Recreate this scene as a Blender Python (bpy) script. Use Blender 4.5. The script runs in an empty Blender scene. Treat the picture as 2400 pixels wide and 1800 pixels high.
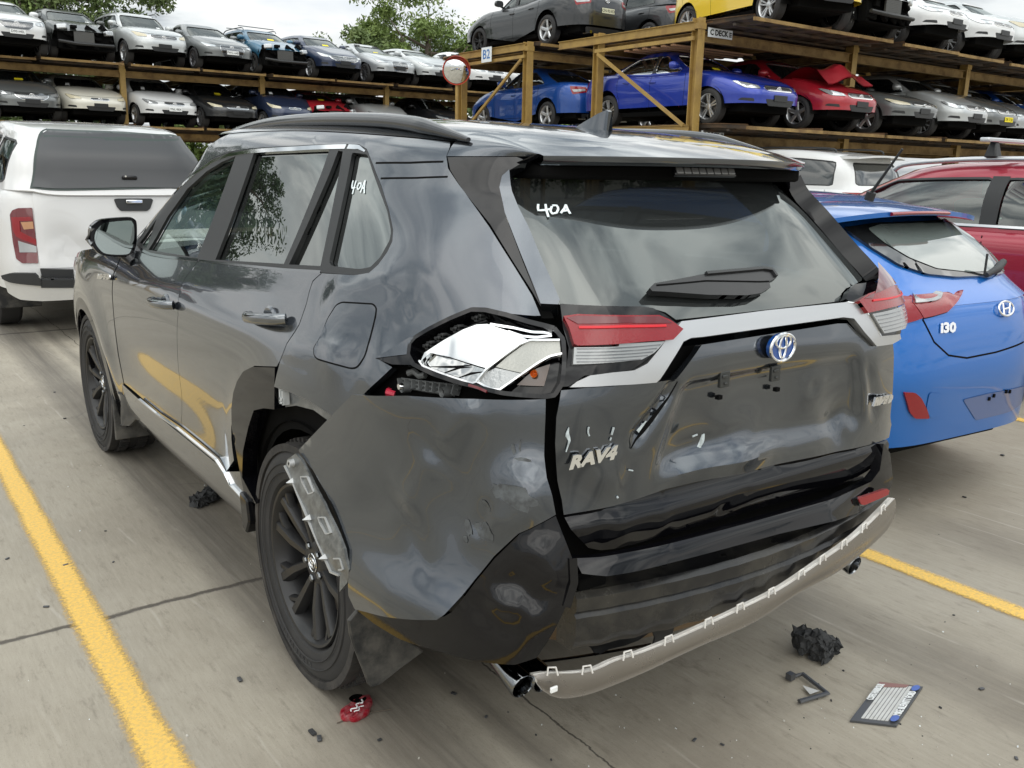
import bpy, math, random
import numpy as np
from mathutils import Vector, Matrix
from mathutils.geometry import delaunay_2d_cdt
R_ = math.radians
scene = bpy.context.scene
COL = scene.collection
random.seed(7); RNG = np.random.RandomState(7)

# ---------------------------------------------------------------- camera
CAM = [-1.8646863, -2.3399139, 1.5133413, 0.63167133, -0.23508084, 0.02065488, 2115.94914]
_c = np.array(CAM[:3]); _yaw, _pit, _rol, _F = CAM[3:]
_f = np.array([math.sin(_yaw)*math.cos(_pit), math.cos(_yaw)*math.cos(_pit), math.sin(_pit)])
_r = np.cross(_f, [0, 0, 1]); _r /= np.linalg.norm(_r); _u = np.cross(_r, _f)
_cr, _sr = math.cos(_rol), math.sin(_rol)
_R = np.array([[_cr, _sr, 0], [-_sr, _cr, 0], [0, 0, 1]]) @ np.array([_r, _u, -_f])
cd = bpy.data.cameras.new('camera'); cam = bpy.data.objects.new('camera', cd); COL.objects.link(cam)
cd.sensor_width = 36; cd.lens = _F/2400*36; cd.clip_start = .05; cd.clip_end = 900
M4 = Matrix.Identity(4)
for i in range(3):
    for j in range(3): M4[i][j] = _R[j][i]
    M4[i][3] = _c[i]
cam.matrix_world = M4
scene.camera = cam

# ---------------------------------------------------------------- light
world = bpy.data.worlds.new('World'); scene.world = world; world.use_nodes = True
SUN_EL, SUN_AZ = 48, 215          # azimuth the light comes FROM, degrees from +Y clockwise
def build_world():
    nt = world.node_tree; nt.nodes.clear(); N = nt.nodes.new; L = nt.links.new
    out = N('ShaderNodeOutputWorld'); bg = N('ShaderNodeBackground')
    sky = N('ShaderNodeTexSky'); sky.sky_type = 'NISHITA'; sky.sun_disc = False
    sky.sun_elevation = R_(SUN_EL); sky.sun_rotation = R_(SUN_AZ); sky.dust_density = 3
    tc = N('ShaderNodeTexCoord'); sep = N('ShaderNodeSeparateXYZ'); L(tc.outputs['Generated'], sep.inputs[0])
    # project the direction on a flat cloud layer, so clouds flatten towards the horizon
    mz = N('ShaderNodeMath'); mz.operation = 'MAXIMUM'; L(sep.outputs['Z'], mz.inputs[0]); mz.inputs[1].default_value = .0
    az = N('ShaderNodeMath'); az.operation = 'ADD'; L(mz.outputs[0], az.inputs[0]); az.inputs[1].default_value = .16
    dx = N('ShaderNodeMath'); dx.operation = 'DIVIDE'; L(sep.outputs['X'], dx.inputs[0]); L(az.outputs[0], dx.inputs[1])
    dy = N('ShaderNodeMath'); dy.operation = 'DIVIDE'; L(sep.outputs['Y'], dy.inputs[0]); L(az.outputs[0], dy.inputs[1])
    cmb = N('ShaderNodeCombineXYZ'); L(dx.outputs[0], cmb.inputs[0]); L(dy.outputs[0], cmb.inputs[1])
    n1 = N('ShaderNodeTexNoise'); n1.inputs['Scale'].default_value = 1.15; n1.inputs['Detail'].default_value = 7
    n1.inputs['Roughness'].default_value = .55; n1.inputs['Distortion'].default_value = .5; L(cmb.outputs[0], n1.inputs['Vector'])
    r1 = N('ShaderNodeValToRGB'); L(n1.outputs['Fac'], r1.inputs[0])
    e = r1.color_ramp.elements; e[0].position = .34; e[0].color = (.40, .44, .47, 1); e[1].position = .58; e[1].color = (1.0, 1.0, .985, 1)
    k = e.new(.45); k.color = (.84, .88, .89, 1)
    # a few thin blue gaps high up
    n2 = N('ShaderNodeTexNoise'); n2.inputs['Scale'].default_value = .75; n2.inputs['Detail'].default_value = 5
    mp = N('ShaderNodeMapping'); mp.inputs['Location'].default_value = (3.3, 7.1, 0); L(cmb.outputs[0], mp.inputs[0]); L(mp.outputs[0], n2.inputs['Vector'])
    r2 = N('ShaderNodeValToRGB'); L(n2.outputs['Fac'], r2.inputs[0])
    e = r2.color_ramp.elements; e[0].position = .58; e[0].color = (1, 1, 1, 1); e[1].position = .72; e[1].color = (.35, .35, .35, 1)
    s = N('ShaderNodeVectorMath'); s.operation = 'SCALE'; L(sky.outputs[0], s.inputs[0]); s.inputs['Scale'].default_value = .085
    cs = N('ShaderNodeVectorMath'); cs.operation = 'SCALE'; L(r1.outputs[0], cs.inputs[0]); cs.inputs['Scale'].default_value = .98
    n3 = N('ShaderNodeTexNoise'); n3.inputs['Scale'].default_value = 2.3; n3.inputs['Detail'].default_value = 6; n3.inputs['Distortion'].default_value = .8; L(cmb.outputs[0], n3.inputs['Vector'])
    r3 = N('ShaderNodeValToRGB'); L(n3.outputs['Fac'], r3.inputs[0]); e = r3.color_ramp.elements; e[0].position = .40; e[0].color = (.42, .45, .48, 1); e[1].position = .60; e[1].color = (1.12, 1.12, 1.10, 1)
    hi = N('ShaderNodeMapRange'); hi.inputs[1].default_value = .14; hi.inputs[2].default_value = .32; L(sep.outputs['Z'], hi.inputs[0])
    m3 = N('ShaderNodeMix'); m3.data_type = 'RGBA'; L(hi.outputs[0], m3.inputs[0]); m3.inputs[6].default_value = (1, 1, 1, 1); L(r3.outputs[0], m3.inputs[7])
    m4 = N('ShaderNodeVectorMath'); m4.operation = 'MULTIPLY'; L(cs.outputs[0], m4.inputs[0]); L(m3.outputs[2], m4.inputs[1]); cs = m4
    ov = N('ShaderNodeMath'); ov.operation = 'MULTIPLY_ADD'; L(mz.outputs[0], ov.inputs[0]); ov.inputs[1].default_value = 1.02; ov.inputs[2].default_value = .48   # an overcast sky is brightest overhead
    m5 = N('ShaderNodeVectorMath'); m5.operation = 'SCALE'; L(cs.outputs[0], m5.inputs[0]); L(ov.outputs[0], m5.inputs['Scale']); cs = m5
    mx = N('ShaderNodeMix'); mx.data_type = 'RGBA'; L(r2.outputs[0], mx.inputs[0]); L(s.outputs[0], mx.inputs[6]); L(cs.outputs[0], mx.inputs[7])
    L(mx.outputs[2], bg.inputs[0]); bg.inputs[1].default_value = 1.0
    L(bg.outputs[0], out.inputs[0])
build_world()
sd = bpy.data.lights.new('sun', 'SUN'); sd.energy = 0.7; sd.angle = R_(85); sd.color = (1, .96, .9)
sun = bpy.data.objects.new('sun', sd); COL.objects.link(sun)
_sd = Vector((math.sin(R_(SUN_AZ))*math.cos(R_(SUN_EL)), math.cos(R_(SUN_AZ))*math.cos(R_(SUN_EL)), math.sin(R_(SUN_EL))))
sun.rotation_euler = _sd.to_track_quat('Z', 'Y').to_euler()
scene.view_settings.view_transform = 'Standard'; scene.view_settings.look = 'None'
scene.view_settings.exposure = 0.84; scene.view_settings.gamma = 1
scene.cycles.max_bounces = 8; scene.cycles.transparent_max_bounces = 12

# ---------------------------------------------------------------- pixels -> places
def ray(x, y): return np.array([(x-1200)/_F, -(y-900)/_F, -1]) @ _R
def at(px, ax, v):
    d = ray(*px); return _c + d*(v-_c[ax])/d[ax]
def proj(X):
    Y = (np.asarray(X, float)-_c) @ _R.T
    return np.stack([1200+_F*Y[..., 0]/-Y[..., 2], 900-_F*Y[..., 1]/-Y[..., 2]], -1)
ZM = dict(A=(100, 250, 2.212), B=(1000, 250, 2.011), C=(500, 850, 1.952), E=(1200, 950, 2.212), D=(0, 0, 1/1.085),
          G=(0, 250, 2.764), W=(1900, 300, 2.074), L=(850, 700, 4.424), P=(1700, 1300, 3.16), T=(560, 1000, 2.591))
def zp(k, pts):
    a = ZM[k]; return [(a[0]+p[0]/a[2], a[1]+p[1]/a[2]) for p in pts]

# ---------------------------------------------------------------- objects
def props(o, label=None, cat=None, group=None, kind=None):
    if label: o['label'] = label
    if cat: o['category'] = cat
    if group: o['group'] = group
    if kind: o['kind'] = kind
    return o
def thing(name, label, cat, loc=(0, 0, 0), rz=0, group=None):
    o = bpy.data.objects.new(name, None); COL.objects.link(o); o.empty_display_size = .2
    o.location = loc; o.rotation_euler = (0, 0, rz)
    return props(o, label, cat, group)

class MB:
    """collects polygons, then becomes one mesh"""
    def __init__(s): s.v = []; s.f = []; s.fm = []; s.n = 0; s.sm = []
    def add(s, V, F, m=0, smooth=None):
        V = np.asarray(V, float).reshape(-1, 3); s.v.append(V)
        for f in F: s.f.append([int(i)+s.n for i in f]); s.fm.append(m)
        s.n += len(V); return s
    def box(s, c, d, rot=None, m=0, taper=1.0):
        h = np.array(d)/2; V = np.array([[x, y, z] for x in (-1, 1) for y in (-1, 1) for z in (-1, 1)], float)
        if taper != 1: V[V[:, 2] > 0, :2] *= taper
        V = V*h
        if rot is not None: V = V @ np.array(rot).T
        V = V+np.array(c)
        return s.add(V, [(0, 1, 3, 2), (4, 6, 7, 5), (0, 4, 5, 1), (2, 3, 7, 6), (0, 2, 6, 4), (1, 5, 7, 3)], m)
    def bar(s, a, b, w, h, up=(0, 0, 1), m=0):
        a = np.array(a, float); b = np.array(b, float); d = b-a; L = np.linalg.norm(d); d /= L
        x = np.cross(d, up); 
        if np.linalg.norm(x) < 1e-6: x = np.cross(d, (1, 0, 0))
        x /= np.linalg.norm(x); z = np.cross(x, d)
        return s.box((a+b)/2, (w, L, h), np.array([x, d, z]).T, m)
    def ibeam(s, a, b, w, h, t=.012, up=(0, 0, 1), m=0):
        a = np.array(a, float); b = np.array(b, float); d = (b-a)/np.linalg.norm(b-a)
        x = np.cross(d, up); x /= np.linalg.norm(x); z = np.cross(x, d)
        s.bar(a+z*(h/2-t/2), b+z*(h/2-t/2), w, t, up, m); s.bar(a-z*(h/2-t/2), b-z*(h/2-t/2), w, t, up, m)
        return s.bar(a, b, t, h-2*t-.001, up, m)
    def tube(s, pts, r, n=10, caps=True, m=0, flat=1.0, up=(0, 0, 1)):
        P = np.array(pts, float); k = len(P); r = np.broadcast_to(r, (k,))
        T = np.gradient(P, axis=0); T /= np.linalg.norm(T, axis=1)[:, None]+1e-12
        V = []; 
        for i in range(k):
            x = np.cross(T[i], up)
            if np.linalg.norm(x) < 1e-4: x = np.cross(T[i], (1, .1, 0))
            x /= np.linalg.norm(x); z = np.cross(x, T[i])
            for j in range(n):
                a = 2*math.pi*j/n; V.append(P[i]+r[i]*(math.cos(a)*x+flat*math.sin(a)*z))
        F = [(i*n+j, (i+1)*n+j, (i+1)*n+(j+1) % n, i*n+(j+1) % n) for i in range(k-1) for j in range(n)]
        if caps: F += [tuple(range(n)), tuple(reversed(range((k-1)*n, k*n)))]
        return s.add(V, F, m)
    def lathe(s, prof, n=48, o=(0, 0, 0), ax=(1, 0, 0), m=0, closed=False):
        """prof: (along axis, radius)"""
        ax = np.array(ax, float); ax /= np.linalg.norm(ax)
        e1 = np.cross(ax, (0, 0, 1)); 
        if np.linalg.norm(e1) < 1e-4: e1 = np.cross(ax, (0, 1, 0))
        e1 /= np.linalg.norm(e1); e2 = np.cross(ax, e1); o = np.array(o, float)
        V = []; k = len(prof)
        for (h, r) in prof:
            for j in range(n):
                a = 2*math.pi*j/n; V.append(o+ax*h+r*(math.cos(a)*e1+math.sin(a)*e2))
        F = [(i*n+j, i*n+(j+1) % n, ((i+1) % k)*n+(j+1) % n, ((i+1) % k)*n+j) for i in range(k if closed else k-1) for j in range(n)]
        return s.add(V, F, m)
    def prism(s, poly, o, ex, ey, dep, m=0, bev=0):
        """2D polygon extruded along ex x ey by dep (front face at 0, towards -normal)"""
        o = np.array(o, float); ex = np.array(ex, float); ey = np.array(ey, float); nz = np.cross(ex, ey); nz /= np.linalg.norm(nz)
        P = np.array(poly, float); k = len(P)
        if area2(P) < 0: P = P[::-1]
        Q = inset(P, bev) if bev else P
        f = o+Q[:, :1]*ex+Q[:, 1:2]*ey; b = o+P[:, :1]*ex+P[:, 1:2]*ey-nz*dep
        V = [f]; F = [tuple(range(k))]
        if bev:
            mid = o+P[:, :1]*ex+P[:, 1:2]*ey-nz*bev; V += [mid, b]
            F += [(i, i+k, (i+1) % k+k, (i+1) % k) for i in range(k)]
            F += [(i+k, i+2*k, (i+1) % k+2*k, (i+1) % k+k) for i in range(k)]
            F += [tuple(reversed(range(2*k, 3*k)))]
        else:
            V += [b]; F += [(i, i+k, (i+1) % k+k, (i+1) % k) for i in range(k)]; F += [tuple(reversed(range(k, 2*k)))]
        return s.add(np.concatenate(V), F, m)
    def build(s, name, mat, parent=None, smooth=30, bevel=0, loc=None, segs=2):
        me = bpy.data.meshes.new(name)
        V = np.concatenate(s.v) if s.v else np.zeros((0, 3))
        me.from_pydata(V.tolist(), [], s.f)
        mats = mat if isinstance(mat, (list, tuple)) else [mat]
        for q in mats: me.materials.append(q)
        if len(mats) > 1: me.polygons.foreach_set('material_index', s.fm)
        me.validate(); me.update()
        if smooth:
            me.polygons.foreach_set('use_smooth', [True]*len(me.polygons)); me.set_sharp_from_angle(angle=R_(smooth))
        o = bpy.data.objects.new(name, me); COL.objects.link(o)
        if loc is not None: o.location = loc
        if parent is not None: o.parent = parent
        if bevel:
            b = o.modifiers.new('bevel', 'BEVEL'); b.width = bevel; b.segments = segs; b.limit_method = 'ANGLE'; b.angle_limit = R_(40)
            b.harden_normals = False
        return o

# ---------------------------------------------------------------- 2D helpers
def area2(P): P = np.asarray(P); x, y = P[:, 0], P[:, 1]; return .5*np.sum(x*np.roll(y, -1)-y*np.roll(x, -1))
def inset(P, d):
    P = np.asarray(P, float); ccw = area2(P) > 0
    a = P-np.roll(P, 1, 0); b = np.roll(P, -1, 0)-P
    a /= np.linalg.norm(a, axis=1)[:, None]+1e-12; b /= np.linalg.norm(b, axis=1)[:, None]+1e-12
    na = np.stack([-a[:, 1], a[:, 0]], 1); nb = np.stack([-b[:, 1], b[:, 0]], 1); n = na+nb
    L = np.linalg.norm(n, axis=1)[:, None]; n /= L+1e-9; k = np.clip(2/np.maximum(L, .5), 1, 2)
    return P+n*d*k*(1 if ccw else -1)
def rnd(P, r, k=5, only=None):
    """round the corners of a polygon"""
    P = [np.array(p, float) for p in P]; out = []; n = len(P)
    for i in range(n):
        p = P[i]; a = P[i-1]; b = P[(i+1) % n]; ri = r[i] if hasattr(r, '__len__') else r
        la, lb = np.linalg.norm(a-p), np.linalg.norm(b-p); q = min(ri, .45*la, .45*lb)
        if q < 1e-6: out.append(p); continue
        A = p+(a-p)/la*q; B = p+(b-p)/lb*q
        for j in range(k+1):
            t = j/k; out.append((1-t)**2*A+2*t*(1-t)*p+t*t*B)
    return np.array(out)
def spline(P, closed=False, k=6):
    P = np.array(P, float); n = len(P); out = []
    rng = range(n) if closed else range(n-1)
    for i in rng:
        p0, p1, p2, p3 = (P[(i-1) % n], P[i], P[(i+1) % n], P[(i+2) % n]) if closed else (P[max(i-1, 0)], P[i], P[i+1], P[min(i+2, n-1)])
        for j in range(k):
            t = j/k; out.append(.5*((2*p1)+(-p0+p2)*t+(2*p0-5*p1+4*p2-p3)*t*t+(-p0+3*p1-3*p2+p3)*t**3))
    if not closed: out.append(P[-1])
    return np.array(out)
def resample(P, g):
    P = np.asarray(P, float); out = []
    for i in range(len(P)):
        a, b = P[i], P[(i+1) % len(P)]; L = np.linalg.norm(b-a); k = max(1, int(math.ceil(L/g)))
        for j in range(k): out.append(a+(b-a)*j/k)
    Q = np.array(out); keep = np.linalg.norm(Q-np.roll(Q, 1, 0), axis=1) > 1e-5
    return Q[keep]
def inside(P, X):
    P = np.asarray(P); X = np.asarray(X); r = np.zeros(len(X), bool)
    a = P; b = np.roll(P, -1, 0)
    for (x1, y1), (x2, y2) in zip(a, b):
        if y1 == y2: continue
        c = ((y1 > X[:, 1]) != (y2 > X[:, 1])); r ^= c & (X[:, 0] < (x2-x1)*(X[:, 1]-y1)/(y2-y1)+x1)
    return r
def edist(P, X):
    d = np.full(len(X), 1e9); a = np.asarray(P); b = np.roll(a, -1, 0)
    for p, q in zip(a, b):
        e = q-p; L = e@e+1e-12; t = np.clip(((X-p)@e)/L, 0, 1); d = np.minimum(d, np.hypot(*(X-p-t[:, None]*e).T))
    return d
def pchip(xs, ys):
    xs = np.array(xs, float); ys = np.array(ys, float); h = np.diff(xs); dl = np.diff(ys)/h; m = np.zeros(len(xs))
    for i in range(1, len(xs)-1):
        if dl[i-1]*dl[i] > 0:
            w1 = 2*h[i]+h[i-1]; w2 = h[i]+2*h[i-1]; m[i] = (w1+w2)/(w1/dl[i-1]+w2/dl[i])
    m[0] = dl[0]; m[-1] = dl[-1]
    def f(x):
        x = np.clip(np.asarray(x, float), xs[0], xs[-1]); i = np.clip(np.searchsorted(xs, x)-1, 0, len(h)-1)
        t = (x-xs[i])/h[i]; t2 = t*t; t3 = t2*t
        return (2*t3-3*t2+1)*ys[i]+(t3-2*t2+t)*h[i]*m[i]+(-2*t3+3*t2)*ys[i+1]+(t3-t2)*h[i]*m[i+1]
    return f

# ---------------------------------------------------------------- car body charts
class Chart:
    """closed horizontal rings (superellipses) stacked along v. s = way round the ring in metres, 0 at the rear centre,
    positive towards the car's left (-x); y is forward."""
    def __init__(s, rows, yc, n=6, bend=None, B=None):
        rows = np.array(rows, float); v = rows[:, 0]; s.v0, s.v1 = v[0], v[-1]
        s.W = pchip(v, rows[:, 1]); s.yr = pchip(v, rows[:, 2]); s.yf = pchip(v, rows[:, 3]); s.Z = pchip(v, rows[:, 4])
        s.yc = yc; s.n = n if callable(n) else (lambda v: np.full(np.shape(v), float(n)))
        s.bend = bend; s.B = pchip(v, B) if B is not None else None
        i = int(np.argmax(rows[:, 1])); vr = rows[i, 0]
        ph = np.linspace(0, 2*math.pi, 2881); s._ph = ph
        P = s._ring(ph, np.full(ph.shape, vr)); L = np.concatenate([[0], np.cumsum(np.hypot(*np.diff(P[:, :2], axis=0).T))])
        s._s = L; s.per = L[-1]; s.S = np.interp(math.pi, ph, L)
    def _ring(s, ph, v):
        W = s.W(v); c = np.cos(ph); sn = np.sin(ph); yr = s.yr(v); yf = s.yf(v)
        L = np.where(c > 0, s.yc-yr, yf-s.yc); n = s.n(v)
        k = np.maximum(np.abs(sn)/W, np.abs(c)/L)
        r = 1/(k*((np.abs(sn)/W/k)**n+(np.abs(c)/L/k)**n)**(1/n))
        x = -r*sn; y = s.yc-r*c; z = s.Z(v)
        if s.bend is not None: z = z+(s.B(v)*s.bend(x, y) if s.B is not None else s.bend(x, y, v))
        return np.stack([x, y, z], -1)
    def phi(s, u): return np.interp(np.mod(u, s.per), s._s, s._ph)
    def __call__(s, uv): uv = np.asarray(uv, float).reshape(-1, 2); return s._ring(s.phi(uv[:, 0]), uv[:, 1])
    def normal(s, uv):
        e = 2e-3; uv = np.asarray(uv, float).reshape(-1, 2); v0 = np.clip(uv[:, 1]-e, s.v0, s.v1); v1 = np.clip(uv[:, 1]+e, s.v0, s.v1)
        a = s(np.stack([uv[:, 0]+e, uv[:, 1]], 1))-s(np.stack([uv[:, 0]-e, uv[:, 1]], 1))
        b = s(np.stack([uv[:, 0], v1], 1))-s(np.stack([uv[:, 0], v0], 1))
        n = np.cross(b, a); n /= np.linalg.norm(n, axis=1)[:, None]+1e-12
        return n
    def _tab(s, v):
        if not hasattr(s, '_tc'): s._tc = {}
        k = round(float(v), 5)
        if k not in s._tc:
            ss = np.concatenate([np.linspace(0, s.S, 1500)]); P = s(np.stack([ss, np.full(ss.shape, float(v))], 1)); s._tc[k] = (ss, -P[:, 0], np.maximum.accumulate(P[:, 1]))
        return s._tc[k]
    def sy(s, y, v, side=-1):
        """s of the point with that y on the left (side -1) or right side"""
        y = np.atleast_1d(np.asarray(y, float)); v = np.broadcast_to(np.asarray(v, float), y.shape); out = []
        for a, b in zip(y, v): ss, X, Y = s._tab(b); out.append(np.interp(a, Y, ss))
        out = np.array(out); return out if side < 0 else s.per-out
    def sx(s, x, v, rear=True):
        x = np.atleast_1d(np.asarray(x, float)); v = np.broadcast_to(np.asarray(v, float), x.shape); out = []
        for a, b in zip(x, v):
            ss, X, Y = s._tab(b); i = int(np.argmax(X))
            m = np.interp(abs(a), np.maximum.accumulate(X[:i+1]), ss[:i+1]) if rear else np.interp(-abs(a), np.maximum.accumulate(-X[i:]), ss[i:])
            out.append(m if a <= 0 else s.per-m)
        return np.array(out)
    def prep(s):
        if hasattr(s, '_gp'): return
        us = np.arange(0, s.per, .03); vs = np.linspace(s.v0, s.v1, 110)
        G = np.array([(a, b) for b in vs for a in us]); P = s(G); Nn = s.normal(G)
        ok = ((P-_c)*Nn).sum(1) < 0; s._gp = proj(P[ok]); s._g = G[ok]
    def trace(s, px, near=None):
        """photo pixels -> (s, v) on the surface"""
        s.prep(); out = []
        for p in px:
            p = np.array(p, float); d = ((s._gp-p)**2).sum(1); g = s._g[np.argmin(d)].copy()
            g0 = g.copy()
            for _ in range(12):
                e = 1e-3; Q = proj(s([g, g+[e, 0], g+[0, e]])); J = np.stack([(Q[1]-Q[0])/e, (Q[2]-Q[0])/e], 1)
                try: dl = np.linalg.solve(J, p-Q[0])
                except Exception: break
                dl = np.clip(dl, -.08, .08); g = g+dl; g[1] = min(max(g[1], s.v0), s.v1)
                if np.abs(dl).max() < 1e-6: break
            if np.abs(g-g0).max() > .35: g = g0
            u = g[0]
            if u > s.S: u -= s.per
            out.append((u, g[1]))
        return np.array(out)
    def tr3(s, px): return s(s.trace(px))

def panel(name, chart, poly, mat, parent=None, holes=(), g=.03, off=0.0, th=.012, gap=0.0, disp=None, build=True, mb=None, smooth=40, m=0, mirror=False, xf=None):
    """a piece of a chart cut to a polygon in (s, v), with edges turned inwards"""
    P = np.asarray(poly, float)
    if gap: P = inset(P, gap)
    P = resample(P, g); H = [resample(inset(h, -gap) if gap else np.asarray(h, float), g) for h in holes]
    lo, hi = P.min(0), P.max(0)
    nx = max(1, int((hi[0]-lo[0])/g)); ny = max(1, int((hi[1]-lo[1])/g))
    X = []
    for j in range(ny+1):
        y = lo[1]+(hi[1]-lo[1])*(j+.5)/(ny+1)
        o = .25 if j % 2 else -.25
        X += [(lo[0]+(hi[0]-lo[0])*(i+.5+o)/(nx+1), y) for i in range(nx+1)]
    X = np.array(X); k = inside(P, X) & (edist(P, X) > .45*g)
    for h in H: k &= ~inside(h, X); 
    for h in H: k &= edist(h, X) > .45*g
    X = X[k]
    V = [P]+H+[X]; A = np.concatenate(V); E = []; n = 0
    for q in [P]+H:
        E += [(n+i, n+(i+1) % len(q)) for i in range(len(q))]; n += len(q)
    r = delaunay_2d_cdt([Vector(a) for a in A], E, [], 0, 1e-6)
    C2 = np.array([tuple(q) for q in r[0]]); T = np.array([t for t in r[2] if len(t) == 3], int)
    cen = C2[T].mean(1); ok = inside(P, cen)
    for h in H: ok &= ~inside(h, cen)
    T = T[ok]
    P3 = chart(C2); N3 = chart.normal(C2)
    d = np.full(len(P3), off, float)
    P3 = P3+N3*d[:, None]
    if disp is not None: P3 = disp(P3, N3)
    fn = np.cross(P3[T[:, 1]]-P3[T[:, 0]], P3[T[:, 2]]-P3[T[:, 0]]); fl = (fn*N3[T].mean(1)).sum(1) < 0
    T[fl] = T[fl][:, ::-1]
    B = mb or MB(); 
    if xf is not None: P3 = xf(P3)
    B.add(P3, T, m)
    if th:
        # boundary edges
        cnt = {}
        for t in T:
            for a, b in ((t[0], t[1]), (t[1], t[2]), (t[2], t[0])): cnt[(a, b)] = 1
        be = [(a, b) for (a, b) in cnt if (b, a) not in cnt]
        ids = sorted({i for e in be for i in e}); mp = {i: j for j, i in enumerate(ids)}; ids = np.array(ids)
        top = P3[ids]; N_ = N3[ids]
        if xf is not None: pass
        bot = top-N_*th; k = len(ids)
        B.add(np.concatenate([top, bot]), [(mp[b], mp[a], mp[a]+k, mp[b]+k) for a, b in be], m)
    if not build: return B
    o = B.build(name, mat, parent, smooth=smooth)
    return o

def strip(chart, uv, w, off=.004, h=.006, mb=None, m=0, step=.006):
    """a raised bead of width w along a line on a chart"""
    uv = np.asarray(uv, float); L = np.concatenate([[0], np.cumsum(np.hypot(*np.diff(uv, axis=0).T))]); k = max(2, int(L[-1]/step)+1)
    t = np.linspace(0, L[-1], k); uv = np.stack([np.interp(t, L, uv[:, 0]), np.interp(t, L, uv[:, 1])], 1)
    P = chart(uv); N = chart.normal(uv); T = np.gradient(P, axis=0); T /= np.linalg.norm(T, axis=1)[:, None]+1e-12
    S = np.cross(N, T); w = np.full(k, w) if np.isscalar(w) else np.interp(t/L[-1], np.linspace(0, 1, len(w)), w); w = w[:, None]/2
    a = P+N*off; b = P+N*(off-h)
    c = .8
    V = np.concatenate([b-S*w, a-S*w*c, a+S*w*c, b+S*w]); F = []
    for i in range(k-1):
        for j in range(3): F.append((j*k+i, j*k+i+1, (j+1)*k+i+1, (j+1)*k+i))
    F += [(0, k, 2*k, 3*k), (k-1, 4*k-1, 3*k-1, 2*k-1)]
    B = mb or MB(); return B.add(V, F, m)

class XChart(Chart):
    """a chart moved and turned into the world"""
    def __init__(s, ch, x, y, z=0, yaw=0):
        s.__dict__.update({k: v for k, v in ch.__dict__.items() if not k.startswith('_g')}); s.ch = ch; s.o = np.array([x, y, z], float)
        c, sn = math.cos(yaw), math.sin(yaw); s.M = np.array([[c, -sn, 0], [sn, c, 0], [0, 0, 1]])
    def __call__(s, uv): return s.ch(uv) @ s.M.T+s.o
def rebase(root, loc):
    """root goes to the thing's base while its children keep their place"""
    root.location = loc
    for c in root.children: c.matrix_parent_inverse = Matrix.Translation(-Vector(loc))

class Dents:
    def __init__(s): s.b = []; s.r = []
    def bump(s, p, rad, amp): s.b.append((np.array(p, float), rad, amp)); return s
    def ridge(s, a, b, w, amp): s.r.append((np.array(a, float), np.array(b, float), w, amp)); return s
    def __call__(s, P, N):
        d = np.zeros(len(P))
        for p, r, a in s.b: d += a*np.exp(-((P-p)**2).sum(1)/(2*r*r))
        for p, q, w, a in s.r:
            e = q-p; t = np.clip(((P-p)@e)/(e@e), 0, 1); D = np.linalg.norm(P-p-t[:, None]*e, axis=1); end = np.clip(np.minimum(t, 1-t)*5, 0, 1)
            d += a*np.exp(-np.abs(D/w)**1.4)*end
        return P+N*d[:, None]

def text_mesh(s, size=1.0, ext=.1, bold=0.0, shear=0.0, sx=1.0, res=2):
    cu = bpy.data.curves.new('t', 'FONT'); cu.body = s; cu.size = size; cu.extrude = ext; cu.offset = bold; cu.shear = shear
    cu.align_x = 'CENTER'; cu.align_y = 'CENTER'; cu.resolution_u = res
    o = bpy.data.objects.new('t', cu); COL.objects.link(o); bpy.context.view_layer.update()
    me = o.to_mesh(); V = np.array([tuple(v.co) for v in me.vertices]); F = [tuple(p.vertices) for p in me.polygons]
    o.to_mesh_clear(); bpy.data.objects.remove(o); bpy.data.curves.remove(cu)
    if len(V): V[:, 0] *= sx
    return V, F
def put_text(mb, s, o, ex, ey, size, ext=.002, m=0, **k):
    V, F = text_mesh(s, size, ext/2, **k); ex = np.array(ex, float); ey = np.array(ey, float)
    ex /= np.linalg.norm(ex); ey /= np.linalg.norm(ey); nz = np.cross(ex, ey)
    mb.add(np.array(o)+V[:, :1]*ex+V[:, 1:2]*ey+V[:, 2:3]*nz, F, m)
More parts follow.
